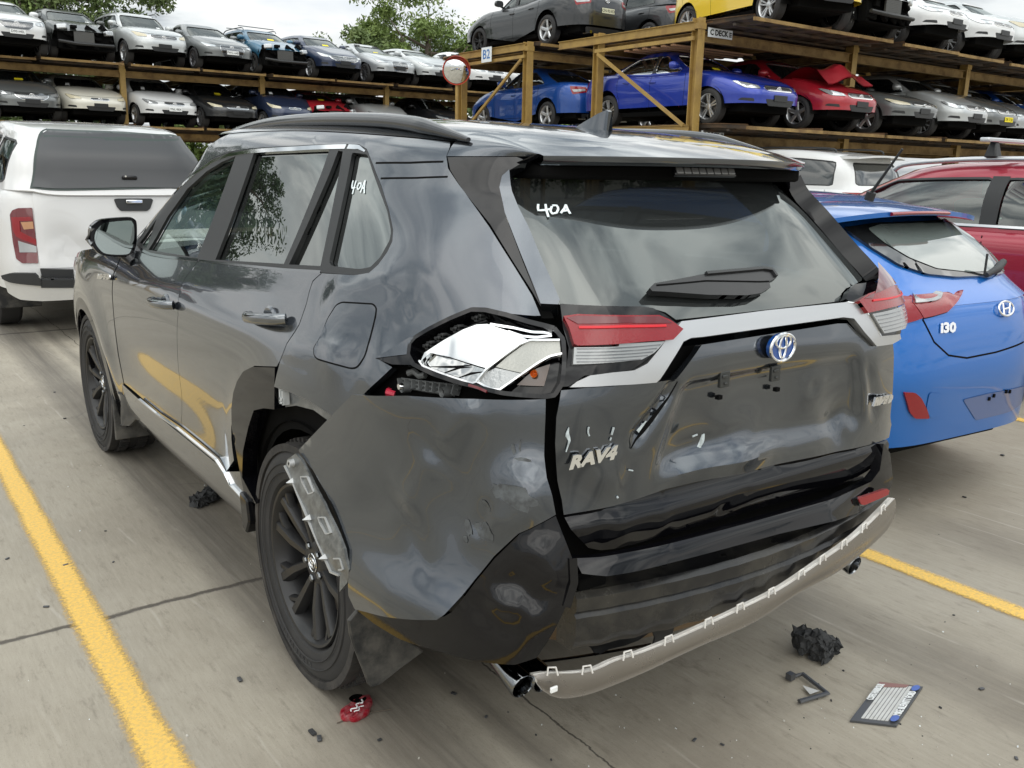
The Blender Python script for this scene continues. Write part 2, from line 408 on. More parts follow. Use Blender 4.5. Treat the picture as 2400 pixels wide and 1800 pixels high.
# ---------------------------------------------------------------- materials
MATS = {}
def mat(name, col, rough=.5, metal=0, coat=0, alpha=1, trans=0, ior=1.5, bump=0, bscale=60, spots=0, spotcol=None, spotscale=6, flake=0, spec=.5, wavy=0, coatior=1.5):
    if name in MATS: return MATS[name]
    m = bpy.data.materials.new(name); m.use_nodes = True; nt = m.node_tree; b = nt.nodes['Principled BSDF']
    N = nt.nodes.new; L = nt.links.new
    b.inputs['Base Color'].default_value = (*col, 1); b.inputs['Roughness'].default_value = rough; b.inputs['Metallic'].default_value = metal
    b.inputs['Coat Weight'].default_value = coat; b.inputs['Coat Roughness'].default_value = .02; b.inputs['Coat IOR'].default_value = coatior; b.inputs['IOR'].default_value = ior
    b.inputs['Specular IOR Level'].default_value = spec
    b.inputs['Transmission Weight'].default_value = trans; b.inputs['Alpha'].default_value = alpha
    tc = N('ShaderNodeTexCoord')
    if spots:
        n = N('ShaderNodeTexNoise'); n.inputs['Scale'].default_value = spotscale; n.inputs['Detail'].default_value = 8; n.inputs['Roughness'].default_value = .65
        L(tc.outputs['Object'], n.inputs['Vector'])
        r = N('ShaderNodeValToRGB'); r.color_ramp.elements[0].position = .42; r.color_ramp.elements[1].position = .68; L(n.outputs['Fac'], r.inputs[0])
        s = N('ShaderNodeMath'); s.operation = 'MULTIPLY'; L(r.outputs[0], s.inputs[0]); s.inputs[1].default_value = spots
        x = N('ShaderNodeMix'); x.data_type = 'RGBA'; L(s.outputs[0], x.inputs[0]); x.inputs[6].default_value = (*col, 1)
        x.inputs[7].default_value = (*(spotcol or [c*.5 for c in col]), 1); L(x.outputs[2], b.inputs['Base Color'])
        rr = N('ShaderNodeMath'); rr.operation = 'MULTIPLY_ADD'; L(s.outputs[0], rr.inputs[0]); rr.inputs[1].default_value = .35; rr.inputs[2].default_value = rough; L(rr.outputs[0], b.inputs['Roughness'])
    if bump or wavy:
        n = N('ShaderNodeTexNoise'); n.inputs['Scale'].default_value = bscale; n.inputs['Detail'].default_value = 4 if bump else 1; L(tc.outputs['Object'], n.inputs['Vector'])
        u = N('ShaderNodeBump'); u.inputs['Strength'].default_value = bump or wavy; u.inputs['Distance'].default_value = .004 if bump else .01; L(n.outputs['Fac'], u.inputs['Height']); L(u.outputs[0], b.inputs['Normal'])
        if coat: L(u.outputs[0], b.inputs['Coat Normal'])
    if flake:
        n = N('ShaderNodeTexNoise'); n.inputs['Scale'].default_value = 900; L(tc.outputs['Object'], n.inputs['Vector'])
        u = N('ShaderNodeBump'); u.inputs['Strength'].default_value = flake; u.inputs['Distance'].default_value = .0006; L(n.outputs['Fac'], u.inputs['Height']); L(u.outputs[0], b.inputs['Normal'])
    MATS[name] = m; return m
def glass(name, tint, amount=.5, rough=.0, ior=1.75):
    """thin automotive glass: mirror-like by its angle, tinted see-through otherwise"""
    if name in MATS: return MATS[name]
    m = bpy.data.materials.new(name); m.use_nodes = True; nt = m.node_tree; nt.nodes.clear(); N = nt.nodes.new; L = nt.links.new
    out = N('ShaderNodeOutputMaterial'); g = N('ShaderNodeBsdfGlossy'); g.inputs['Roughness'].default_value = rough; g.inputs['Color'].default_value = (.95, 1, .98, 1)
    t = N('ShaderNodeBsdfTransparent'); t.inputs['Color'].default_value = (*tint, 1)
    d = N('ShaderNodeBsdfDiffuse'); d.inputs['Color'].default_value = (.05, .055, .055, 1)
    f = N('ShaderNodeFresnel'); f.inputs['IOR'].default_value = ior
    mm = N('ShaderNodeMixShader'); mm.inputs[0].default_value = 1-amount; L(t.outputs[0], mm.inputs[1]); L(d.outputs[0], mm.inputs[2])
    x = N('ShaderNodeMixShader'); L(f.outputs[0], x.inputs[0]); L(mm.outputs[0], x.inputs[1]); L(g.outputs[0], x.inputs[2]); L(x.outputs[0], out.inputs[0])
    MATS[name] = m; return m
def paint(name, col, metal=.35, rough=.35, flake=.0, dust=.12, coat=1.0):
    return mat('paint_'+name, col, rough=rough, metal=metal, coat=coat, flake=flake, spots=dust, spotcol=[min(1, c*.8+.05) for c in col], spotscale=2.3)
GUN = mat('paint_gunmetal', (.076, .087, .102), rough=.20, metal=.88, coat=1, coatior=1.62)
BLACKG = mat('black_gloss', (.003, .003, .004), rough=.045, spec=.45)
TRIM = mat('black_trim', (.014, .015, .016), rough=.42)
PLAST = mat('black_plastic', (.022, .023, .024), rough=.55, bump=.15, bscale=500)
DIRTP = mat('dusty_plastic', (.02, .021, .022), rough=.5, spots=.7, spotcol=(.16, .15, .13), spotscale=9, bump=.1, bscale=200)
VOID = mat('dark_void', (.004, .004, .004), rough=.9, spec=.1)
CHROME = mat('chrome', (.86, .87, .88), rough=.06, metal=1)
CHROMED = mat('dark_chrome', (.22, .23, .24), rough=.1, metal=1)
SILVER = mat('silver_paint', (.55, .56, .57), rough=.32, metal=.75, coat=.6)
SKID = mat('champagne_paint', (.25, .23, .205), rough=.26, metal=.7, coat=.3, spots=.35, spotcol=(.2, .18, .15), spotscale=7)
WHITEP = mat('white_plastic', (.72, .70, .66), rough=.5, spots=.5, spotcol=(.45, .40, .34), spotscale=20)
REDL = mat('red_lens', (.24, .002, .006), rough=.06, coat=.6, spec=.4, bump=.12, bscale=160)
REDD = mat('dark_red_lens', (.12, .002, .005), rough=.1, coat=1)
CLEARL = mat('clear_lens', (.36, .37, .37), rough=.2, coat=1, metal=.4, bump=.12, bscale=120)
CLEARS = mat('clear_lens_smooth', (.16, .165, .17), rough=.08, coat=1, metal=.6)
YELLOWL = mat('hazed_headlamp', (.55, .50, .36), rough=.25, coat=.6, bump=.3, bscale=30)
HEADL = mat('headlamp', (.50, .52, .53), rough=.1, coat=1, metal=.55, bump=.4, bscale=26)
AMBER = mat('amber_lens', (.7, .18, .02), rough=.15, coat=.8)
TYRE = mat('tyre', (.020, .020, .021), rough=.72, spots=.5, spotcol=(.055, .052, .048), spotscale=5)
TREAD = mat('tyre_tread', (.022, .021, .020), rough=.85, spots=.7, spotcol=(.09, .08, .07), spotscale=8)
RIMB = mat('black_alloy', (.009, .009, .010), rough=.42, coat=.1, spots=.3, spotcol=(.025, .024, .022), spotscale=10)
RIMS = mat('silver_alloy', (.58, .59, .60), rough=.3, metal=.8)
RIMG = mat('grey_alloy', (.18, .18, .19), rough=.3, metal=.7)
DISC = mat('brake_disc', (.12, .11, .10), rough=.45, metal=.8)
SEAT = mat('seat_fabric', (.03, .03, .032), rough=.85)
SEATG = mat('seat_grey', (.20, .21, .20), rough=.85)
MIRR = mat('mirror_glass', (.55, .62, .60), rough=.0, metal=1)
CHALK = mat('paint_marker', (.82, .90, .92), rough=.6)
GLASSD = glass('privacy_glass', (.10, .11, .11), .85, 0, 2.9)
GLASSR = glass('rear_glass', (.05, .055, .055), .55, .03, 1.95)
GLASSC = glass('clear_glass', (.62, .75, .68), .95, 0, 2.2)
GLASSB = glass('car_glass', (.40, .46, .45), .85)
BLUEE = mat('blue_enamel', (.01, .07, .30), rough=.1, coat=1)
WPAPER = mat('white_paper', (.78, .80, .80), rough=.7)
YPAPER = mat('yellow_paper', (.85, .70, .02), rough=.6)
RUST = mat('heat_stained_metal', (.24, .17, .10), rough=.5, metal=.5, spots=.6, spotcol=(.12, .07, .04))
# ================================================================ the grey SUV (rear axle centre is the origin, it faces +y)
def _rb(x, y): 
    y = np.asarray(y); return np.where(y < .9, -.030*(y-.9)**2, -.035*(y-.9)**2)
HL = Chart([(.20, .84, -.80, 3.35, .20), (.32, .890, -.90, 3.50, .32), (.45, .908, -.93, 3.58, .45), (.60, .920, -.935, 3.62, .60), (.80, .930, -.932, 3.60, .80),
            (.92, .932, -.936, 3.56, .92), (1.00, .924, -.936, 3.48, 1.00), (1.06, .902, -.932, 3.38, 1.06), (1.12, .872, -.920, 3.30, 1.12), (1.18, .843, -.895, 3.2, 1.18), (1.25, .815, -.84, 3.1, 1.25)], 1.3, 6)
HU = Chart([(.55, .918, -.936, 3.0, .55), (.60, .920, -.935, 3.0, .60), (.80, .930, -.932, 3.0, .80), (.92, .932, -.936, 2.9, .92), (1.00, .924, -.936, 2.7, 1.00), (1.06, .902, -.932, 2.50, 1.06),
            (1.12, .872, -.920, 2.36, 1.12), (1.18, .843, -.895, 2.22, 1.18), (1.25, .815, -.845, 2.06, 1.25), (1.30, .795, -.80, 1.95, 1.30), (1.42, .750, -.715, 1.69, 1.42), (1.50, .720, -.665, 1.50, 1.50),
            (1.57, .690, -.645, 1.34, 1.575), (1.60, .672, -.635, 1.27, 1.604), (1.625, .645, -.60, 1.20, 1.624), (1.66, .595, -.56, 1.08, 1.640), (1.80, .44, -.20, .90, 1.665), (2.2, .004, 1.29, 1.31, 1.690)],
           1.3, lambda v: np.interp(v, [1.1, 1.5, 2.2], [6, 5, 4]), _rb, [0, 0, 0, 0, 0, 0, 0, 0, .05, .1, .35, .65, .9, 1, 1, 1, 1, 1])
# rear window, tucked under the spoiler
HG = Chart([(1.00, .90, -.93, 2.3, 1.00), (1.08, .87, -.925, 2.3, 1.08), (1.14, .85, -.905, 2.3, 1.14), (1.20, .825, -.865, 2.3, 1.20), (1.30, .785, -.775, 2.1, 1.30), (1.42, .740, -.665, 1.9, 1.42), (1.50, .712, -.585, 1.7, 1.50), (1.58, .68, -.50, 1.5, 1.575)],
           1.3, 5, _rb, [0, 0, 0, 0, .1, .35, .65, .9])
# bumper skins, a little outside the body
HB = Chart([(.08, .83, -.83, 3.2, .08), (.20, .91, -.925, 3.3, .20), (.32, .95, -.980, 3.4, .32), (.42, .968, -1.004, 3.5, .42), (.52, .970, -1.008, 3.5, .52), (.63, .960, -.994, 3.5, .63), (.74, .948, -.974, 3.5, .74), (.82, .940, -.957, 3.5, .82), (.90, .935, -.945, 3.5, .90), (.98, .932, -.940, 3.5, .98), (1.06, .91, -.937, 3.5, 1.06)], 1.3, 6)
# ---------------------------------------------------------------- wheels
def tyre_profile(R, rb, w):
    h = w/2
    return [(-h*.80, rb), (-h*.98, rb+.012), (-h*1.06, (R+rb)/2-.005), (-h*1.03, R-.040), (-h*.90, R-.014), (-h*.60, R-.003), (0, R), (h*.60, R-.003), (h*.90, R-.014), (h*1.03, R-.040), (h*1.06, (R+rb)/2-.005), (h*.98, rb+.012), (h*.80, rb)]
def tyre_mesh(R, rb, w, n=64, blocks=72):
    B = MB(); B.lathe(tyre_profile(R, rb, w), n)
    # sidewall rings and shoulder blocks
    for x, r in ((-w*.532, rb+.034), (-w*.53, R-.058)): B.lathe([(x, r-.002), (x-.003, r), (x, r+.002)], n)
    for i in range(blocks):
        a = 2*math.pi*i/blocks; c, s = math.cos(a), math.sin(a)
        for sd_ in (-1, 1):
            rot = np.array([[1, 0, 0], [0, c, -s], [0, s, c]]).T
            B.box((sd_*w*.43, c*(R-.012), s*(R-.012)), (w*.16, .022*R/.36, .030), np.array([[1, 0, 0], [0, c, -s], [0, s, c]]), 1)
            B.box((sd_*w*.20, c*(R-.002), s*(R-.002)), (w*.20, .024*R/.36, .012), np.array([[1, 0, 0], [0, c, -s], [0, s, c]]), 1)
    return B
def spoke_quad(B, a0, a1, r0, r1, w0, w1, x0, x1, dep=.03, m=0):
    """one tapered blade from hub angle a0 to rim angle a1 (outer face towards -x)"""
    P = []
    for a, r, w, x in ((a0, r0, w0, x0), ((a0+a1)/2, (r0+r1)/2, (w0+w1)/2, (x0+x1)/2-.004), (a1, r1, w1, x1)):
        d = np.array([0, math.cos(a), math.sin(a)]); t = np.array([0, -math.sin(a), math.cos(a)])
        P.append([d*r-t*w/2+[x+dep*.5, 0, 0], d*r-t*w*.30+[x, 0, 0], d*r+t*w*.30+[x, 0, 0], d*r+t*w/2+[x+dep*.5, 0, 0], d*r+t*w/2+[x+dep, 0, 0], d*r-t*w/2+[x+dep, 0, 0]])
    V = np.array(P).reshape(-1, 3); F = []
    for i in range(2):
        for j in range(6): F.append((i*6+j, i*6+(j+1) % 6, (i+1)*6+(j+1) % 6, (i+1)*6+j))
    F += [tuple(range(6)), tuple(reversed(range(12, 18)))]
    B.add(V, F, m)
def emblem_toyota(B, o, ex, ey, rx, ry, th=.006, m=0):
    o = np.array(o); ex = np.array(ex); ey = np.array(ey); nz = np.cross(ex, ey); nz = nz/np.linalg.norm(nz)
    def ell(cx, cy, a, b, r): 
        t = np.linspace(0, 2*math.pi, 41); return B.tube([o+ex*(cx+a*math.cos(q))+ey*(cy+b*math.sin(q))+nz*th*.6 for q in t], r, 8, False, m, up=nz)
    ell(0, 0, rx, ry, th); ell(0, ry*.42, rx*.62, ry*.46, th*.75); ell(0, ry*.06, rx*.27, ry*.82, th*.75)
_suv_tyre = None
def suv_wheel(parent, y, side, cap=True):
    w = bpy.data.objects.new('wheel', None); COL.objects.link(w); w.parent = parent; w.location = (side*.795, y, .3635)
    if side > 0: w.rotation_euler = (0, 0, math.pi)
    t = tyre_mesh(.3635, .246, .225, 72).build('tyre', [TYRE, TREAD], w, smooth=35)
    T = MB()
    for ang in (R_(118), R_(-62)):
        for i, ch in enumerate('225/60R18'):
            a = ang-i*R_(5.0)
            d = np.array([0, math.cos(a), math.sin(a)]); tt = np.array([0, math.sin(a), -math.cos(a)])
            put_text(T, ch, np.array([-.1195, 0, 0])+d*.298, tt, d, .026, .003)
    T.build('tyre_lettering', mat('tyre_letter', (.045, .045, .045), .6), w, smooth=0)
    B = MB()
    B.lathe([(-.098, .246), (-.108, .243), (-.106, .236), (-.092, .226), (-.04, .214), (.09, .21), (.10, .24)], 64)
    for k in range(5):
        a = R_(90+72*k+8)
        for sgn, da in ((-1, .10), (1, .10)):
            spoke_quad(B, a+sgn*.36, a+sgn*.26, .050, .226, .026, .040, -.070, -.098)
        # V shaped bridge near the rim
        spoke_quad(B, a-.27, a-.05, .17, .228, .018, .022, -.078, -.094, .02); spoke_quad(B, a+.27, a+.42, .16, .228, .018, .022, -.078, -.094, .02)
    B.lathe([(-.074, .0), (-.074, .036), (-.072, .062), (-.060, .078), (-.02, .085)], 40)
    B.build('rim', RIMB, w, smooth=35)
    D = MB(); D.lathe([(-.01, .0), (-.01, .165), (.01, .165), (.01, 0)], 48); D.lathe([(-.03, 0), (-.03, .07), (-.01, .075)], 32)
    D.box((.0, .10, .12), (.10, .12, .10)); D.build('brake_disc', DISC, w, smooth=35)
    C = MB(); C.lathe([(-.0755, 0), (-.0765, .028), (-.0745, .031), (-.072, .031)], 32)
    C.lathe([(-.0770, .0265), (-.0785, .028), (-.0770, .0295)], 32, m=1)
    emblem_toyota(C, (-.0768, 0, 0), (0, -1, 0), (0, 0, 1), .019, .015, .0016, 1)
    C.build('hub_cap', [RIMB, CHROME], w, smooth=35)
    for k in range(5):
        a = R_(90+72*k+44); n = MB(); n.lathe([(-.082, 0), (-.082, .009), (-.078, .0115), (-.06, .0115)], 6, (0, .052*math.cos(a), .052*math.sin(a))); n.build('lug_nut', CHROMED, w, smooth=20)
    return w

# ---------------------------------------------------------------- body
def build_suv():
    root = thing('wrecked_suv', 'large dark grey SUV filling the foreground, its rear corner and bumper crushed', 'suv')
    A = lambda ch, pts: ch.trace(zp('A', pts)); B_ = lambda ch, pts: ch.trace(zp('B', pts)); C_ = lambda ch, pts: ch.trace(zp('C', pts)); E_ = lambda ch, pts: ch.trace(zp('E', pts)); L_ = lambda ch, pts: ch.trace(zp('L', pts))
    cat = np.concatenate
    body_d = Dents()
    # creases and waves of the rear quarter and doors
    q3 = lambda k, a, ch=HU: ch.tr3(zp(k, [a]))[0]
    body_d.ridge(q3('A', (1440, 1000)), q3('A', (1900, 880)), .05, .010)
    body_d.bump(q3('A', (1990, 830)), .10, .014).bump(q3('A', (1850, 1150)), .12, -.012)
    body_d.bump(q3('A', (1620, 1400)), .07, -.010).bump(q3('A', (1500, 1330)), .035, .006).bump(q3('A', (1720, 1280)), .03, .007).bump(q3('A', (1660, 1420)), .03, .005)
    body_d.ridge(q3('A', (1250, 1240)), q3('A', (1640, 1280)), .020, .006).ridge(q3('A', (1700, 1180)), q3('A', (1980, 960)), .012, .004)
    body_d.ridge(HL(np.array([[HL.sy(2.0, .97)[0], .97]]))[0], q3('A', (1440, 970)), .020, .005)       # shoulder line along the doors
    body_d
    # haunch over both wheels and the scallop low on the doors
    def relief(P, N):
        P = body_d(P, N)
        side = P[:, 0] < -.5; y, z = P[:, 1], P[:, 2]
        d = np.zeros(len(P))
        for yc_ in (0, 2.69):
            r = np.hypot(y-yc_, z-.363); d += .020*np.exp(-((r-.50)/.10)**2)*np.clip((z-.3)*3, 0, 1)
        d += -.014*np.exp(-((z-.62)/.13)**2)*np.clip(1-np.abs((y-1.3)/.75)**4, 0, 1)
        return P+N*(d*side)[:, None]
    gap = .0016
    # window openings
    wfr = A(HU, [(478, 705), (560, 590), (640, 490), (720, 400), (800, 325), (880, 270), (960, 238), (1055, 222), (1300, 206), (1575, 196), (1640, 198), (1680, 222), (1715, 310), (1755, 410), (1795, 540), (1818, 640), (1815, 700), (1790, 755), (1745, 820), (1700, 862), (1620, 874), (1445, 860), (1250, 849), (1100, 835), (900, 812), (805, 800), (640, 786), (560, 772), (515, 748)])
    belt_rear = A(HU, [(1445, 860)])[0]
    # ---- quarter panel with roof side
    seamD = B_(HU, [(95, 235), (103, 290), (180, 400), (300, 570), (420, 760), (500, 890), (540, 985)])
    lampT = L_(HU, [(1850, 183), (1780, 185), (1500, 160), (1250, 112), (1150, 112), (940, 200), (690, 318), (520, 412), (160, 627), (330, 690)])
    roofv = 1.618
    fr = [HU.sy(y, v)[0] for y, v in ((1.15, roofv), (1.22, 1.60), (1.36, 1.55), (1.50, 1.47), (1.66, 1.38), (1.83, 1.29), (2.0, 1.20))]
    frt = np.array(list(zip(fr, (roofv, 1.60, 1.55, 1.47, 1.38, 1.29, 1.20))))
    top = np.array([(HU.sy(y, roofv)[0], roofv) for y in (.9, .6, .3, 0, -.15)])
    rear_door_seam = A(HU, [(1400, 905), (1383, 960), (1368, 1020), (1330, 1130), (1270, 1230), (1240, 1320), (1228, 1450)])
    low = A(HU, [(1300, 1475), (1400, 1520), (1500, 1592), (1560, 1655)])
    up2 = A(HU, [(1690, 1640), (1700, 1560), (1655, 1490), (1740, 1405), (1800, 1345)])
    seamtop = np.array([[HU.sy(-.30, roofv)[0], roofv]])
    Q = cat([frt[::-1][:1], frt[::-1][1:], top, seamtop, seamD, lampT[:-1], up2[::-1], low[::-1], rear_door_seam[::-1], [belt_rear]])
    Q = cat([frt[::-1], top, seamtop, seamD, lampT[:-1], up2[::-1], low[::-1], rear_door_seam[::-1], wfr[21:22]])
    Q = cat([Q, wfr[20:][::-1][:0]])
    # the ring round the glass: follow the frame's outline forward along the bottom then back over the top
    fr_bot = wfr[22:]            # from rear bottom to the front corner
    ring = cat([wfr[:22][::-1]]) # rear bottom -> over the top -> front corner
    Q = cat([frt[::-1], top, seamtop, seamD, lampT[:-1], up2[::-1], low[::-1], rear_door_seam[::-1], ring])
    panel('quarter_panel', HU, Q, GUN, root, g=.022, gap=gap, th=.018, disp=relief)
    # thin steel rim of the arch with its clip and holes
    rimp = A(HU, [(1240, 1470), (1330, 1482), (1430, 1525), (1530, 1600), (1580, 1680), (1540, 1680), (1480, 1640), (1390, 1575), (1300, 1552), (1245, 1560)])
    B = panel('arch_flange', HU, rimp, GUN, root, off=-.008, g=.02, th=.03, build=False)
    B.build('arch_flange', mat('bare_grey_metal', (.16, .17, .175), rough=.35, metal=.6, coat=.4, spots=.5, spotcol=(.4, .4, .4), spotscale=30), root)
    k = MB(); p = HU.tr3(zp('A', [(1268, 1500)]))[0]
    k.box(p+[-.005, 0, 0], (.02, .006, .05)); k.box(p+[-.005, .02, .0], (.02, .006, .05)); k.box(p+[-.012, .01, .02], (.006, .03, .008)); k.box(p+[-.012, .01, -.01], (.006, .03, .008)); k.box(p+[-.012, .01, -.02], (.006, .03, .006))
    k.build('trim_clip', mat('grey_clip', (.5, .52, .52), .5), root)
    # dark tear lines where the quarter panel buckled
    # ---- tail seam filler (rubber) between body and tailgate
    sf = cat([seamD, B_(HU, [(600, 985)]), B_(HU, [(560, 880), (480, 730), (360, 540), (170, 310), (112, 240)])])
    panel('tailgate_seal', HU, sf, VOID, root, off=-.012, g=.03, th=.01)
    # ---- doors
    doorsplit = A(HL, [(805, 800), (742, 885), (713, 960), (702, 1080), (697, 1300), (702, 1500), (706, 1659)])
    fseam = [(HL.sy(y, v)[0], v) for y, v in ((1.99, 1.135), (1.985, 1.05), (2.01, .95), (2.03, .80), (2.04, .64), (2.02, .50))]
    dbot = .475
    rd = cat([doorsplit[:-1], [[HL.sy(1.16, dbot)[0], dbot]], [[HL.sy(.62, dbot)[0], dbot]], [[HL.sy(.47, .56)[0], .56]], [[HL.sy(.46, .68)[0], .68]],
              A(HL, [(1060, 1370), (1110, 1345), (1228, 1350)]), A(HL, [(1240, 1320), (1270, 1230), (1330, 1130), (1368, 1020), (1383, 960), (1400, 905)]), A(HL, [(1445, 862), (1100, 835), (900, 812)])])
    fd = cat([doorsplit, [[HL.sy(1.16, dbot)[0], dbot]], [fseam[-1]], fseam[::-1][1:], A(HL, [(560, 772), (640, 786)])])
    fd = cat([A(HL, [(805, 800)]), doorsplit[1:-1], [[HL.sy(1.16, dbot)[0], dbot]], fseam[::-1], A(HL, [(560, 772), (640, 786)])])
    for nm, pl in (('rear_door', rd), ('front_door', fd)): 
        panel(nm, HL, pl, GUN, root, g=.022, gap=gap, th=.018, disp=relief)
    def handle(pa, pb, par):
        a, b = HL.tr3(zp('A', [pa, pb])); k = MB()
        n = np.array([-1, 0, 0.0])
        pts = [a+n*.006, a+n*.03+(b-a)*.12, a+n*.042+(b-a)*.4, a+n*.042+(b-a)*.65, a+n*.032+(b-a)*.9, b+n*.008]
        k.tube(spline(pts, k=4), [.010]*1+[.0145]*19+[.012]*1 if False else .0135, 12, flat=1.25, up=(0, 0, 1)); o = k.build('door_handle', CHROMED, root, smooth=60)
        c = MB(); m_ = (a+b)/2; P = spline([(math.cos(t)*.045, math.sin(t)*.034) for t in np.linspace(0, 2*math.pi, 13)[:-1]], True, 4)
        c.prism(P, m_+[-.004, 0, 0], (0, -1, 0), (0, 0, 1), .01, bev=.006); c.build('handle_cup', GUN, root)
    handle((1085, 1085), (1275, 1100), 1); handle((584, 1005), (690, 1028), 1)
    # ---- fender, bonnet
    def ay(y, v): return (HL.sy(y, v)[0], v)
    arc = [ay(2.69+.445*math.cos(t), .363+.445*math.sin(t)) for t in np.linspace(R_(-8), R_(190), 22)]
    fen = [ay(2.03, .50), ay(2.05, .64), ay(2.04, .80), ay(2.02, .95), ay(1.995, 1.05), ay(2.0, 1.12), ay(2.4, 1.10), ay(2.9, 1.04), ay(3.25, .98), ay(3.36, .90), ay(3.38, .6), ay(3.30, .36)]
    fend = cat([np.array(fen), np.array(arc), [ay(2.1, .42)]])
    panel('front_fender', HL, fend, GUN, root, g=.03, gap=gap, th=.018, disp=relief)
    # cladding round the front arch
    def cladding(yc_, a0, a1, r0, r1, off, ch=HL):
        o_ = [(ch.sy(yc_+r1*math.cos(t), max(.23, .363+r1*math.sin(t)))[0], max(.23, .363+r1*math.sin(t))) for t in np.linspace(R_(a0), R_(a1), 26)]
        i_ = [(ch.sy(yc_+r0*math.cos(t), max(.23, .363+r0*math.sin(t)))[0], max(.23, .363+r0*math.sin(t))) for t in np.linspace(R_(a1), R_(a0), 26)]
        return panel('arch_cladding', ch, np.array(o_+i_), BLACKG, root, g=.03, off=off, th=.05)
    cladding(2.69, -14, 196, .395, .47, .016)
    rc = cat([A(HL, [(1228, 1352), (1110, 1346), (1062, 1370), (1030, 1420), (1010, 1480), (1000, 1560), (1002, 1659)]), C_(HL, [(165, 620), (215, 640)]), C_(HL, [(150, 520), (155, 400), (180, 290), (205, 215), (250, 205), (300, 210)])])
    panel('arch_cladding', HL, rc, BLACKG, root, g=.02, off=.014, th=.05)
    sl = [ay(2.12, .40), ay(2.06, .49), ay(1.6, .475), ay(1.0, .475), ay(.62, .475), ay(.47, .52), ay(.41, .46), ay(.38, .36), ay(.42, .28), ay(.9, .27), ay(1.6, .27), ay(2.13, .28)]
    panel('sill_cladding', HL, np.array(sl), GUN, root, g=.03, off=.002, th=.05, disp=lambda P, N: P-N*(.03*np.clip((.40-P[:, 2])/.13, 0, 1)**2)[:, None])
    cl = cat([A(HL, [(510, 1515), (600, 1590), (705, 1662)]), C_(HL, [(20, 440), (60, 500), (90, 560), (155, 630)])])
    strip(HL, cl, .007, off=.012, h=.010).build('sill_trim', CHROME, root)
    e = MB(); p = HL.tr3(zp('C', [(178, 660)]))[0]; e.prism(rnd([(-.035, .05), (.03, .04), (.045, -.03), (.01, -.085), (-.02, -.07)], .01), p+[-.03, 0, 0], (0, -1, 0), (0, 0, 1), .10, bev=.006); e.build('sill_end_cap', BLACKG, root)
    # bonnet (seen only from other places)
    hb = MB(); nx, ny = 14, 16; V = []
    for j in range(ny+1):
        y = 2.0+(3.42-2.0)*j/ny; wv = .80 if y < 2.6 else .80-.14*((y-2.6)/.82)**2
        for i in range(nx+1):
            x = -wv+2*wv*i/nx; V.append((x, y, 1.105-.06*((y-2.0)/1.4)-.14*max(0, (y-3.0)/.42)**2+.05*(1-(x/wv)**2)+.0))
    hb.add(V, [(j*(nx+1)+i, j*(nx+1)+i+1, (j+1)*(nx+1)+i+1, (j+1)*(nx+1)+i) for j in range(ny) for i in range(nx)])
    hb.build('bonnet', GUN, root)
    fb = panel('front_bumper', HL, np.array([(HL.S-1.35, .26), (HL.S+1.35, .26), (HL.S+1.35, .98), (HL.S-1.35, .98)]), BLACKG, root, g=.08, off=.004, th=.02)
    # right side, plain mirror of the left
    rgt = lambda pts: np.array([(-u, v) for u, v in pts])
    arcr = [(ay(.445*math.cos(t), .363+.445*math.sin(t))) for t in np.linspace(R_(-12), R_(192), 22)]
    side = [ay(2.03, .28)]+[ay(y, .28) for y in (1.2, .47)]+arcr+[ay(-.55, .55), ay(-.70, .70), ay(-.74, .95), ay(-.72, 1.16), ay(0, 1.20), ay(1.0, 1.16), ay(2.0, 1.12)]
    panel('right_side', HL, rgt(side), GUN, root, g=.05, th=.018)
    panel('right_fender', HL, rgt(fend), GUN, root, g=.05, th=.018)
    panel('right_roof_side', HU, rgt(cat([frt[::-1], top, seamtop, seamD, [[HU.sy(-.70, 1.17)[0], 1.17]], ring])), GUN, root, g=.04, th=.018)
    # ---- roof, rails, fin
    rr = np.array([(u, roofv) for u in np.linspace(-HU.S, HU.S, 160)]+[(u, 2.19) for u in np.linspace(HU.S, -HU.S, 40)])
    panel('roof', HU, rr, GUN, root, g=.05, th=0, off=.002)
    for sgn in (-1, 1):
        k = MB(); pts = []
        for y, h in ((1.50, -.035), (1.36, -.010), (1.2, .000), (.9, .010), (.5, .016), (.1, .018), (-.10, .014), (-.24, .002), (-.37, -.012)):
            x = sgn*(.592-.02*abs(y-.5)); v = 1.655
            pts.append((x, y, 1.640+float(_rb(0, y))+h-.02*max(0, y-1.1)*2))
        pts = spline(pts, k=5); n = len(pts)
        for i in range(n-1): pass
        k.tube(pts, np.interp(np.linspace(0, 1, n), [0, .1, .8, 1], [.012, .025, .026, .007]), 14, flat=.85)
        k.build('roof_rail', mat('satin_black', (.03, .032, .035), rough=.22, coat=.6, metal=.3), root, smooth=50)
    fn = MB(); fy = -.17; base = 1.655+float(_rb(0, fy))
    prof = [(.13, 0, .003), (.10, .006, .012), (.02, .034, .020), (-.04, .055, .021), (-.075, .064, .018), (-.085, .060, .014), (-.075, .0, .030)]
    V = []
    for (dy, h, wd) in prof: V += [(-wd, fy+dy, base-.012), (-wd*.45, fy+dy, base+h), (wd*.45, fy+dy, base+h), (wd, fy+dy, base-.012)]
    fn.add(V, [(i*4+j, (i+1)*4+j, (i+1)*4+j+1, i*4+j+1) for i in range(6) for j in range(3)]+[(0, 1, 2, 3), (27, 26, 25, 24)])
    fn.build('shark_fin_aerial', GUN, root, smooth=40)
    for a_ in ([(1728, 292), (1900, 291), (2076, 285)], [(1754, 372), (1930, 370), (2100, 364)]): strip(HU, A(HU, a_), .006, off=.0012, h=.003, step=.02).build('roof_joint', VOID, root)
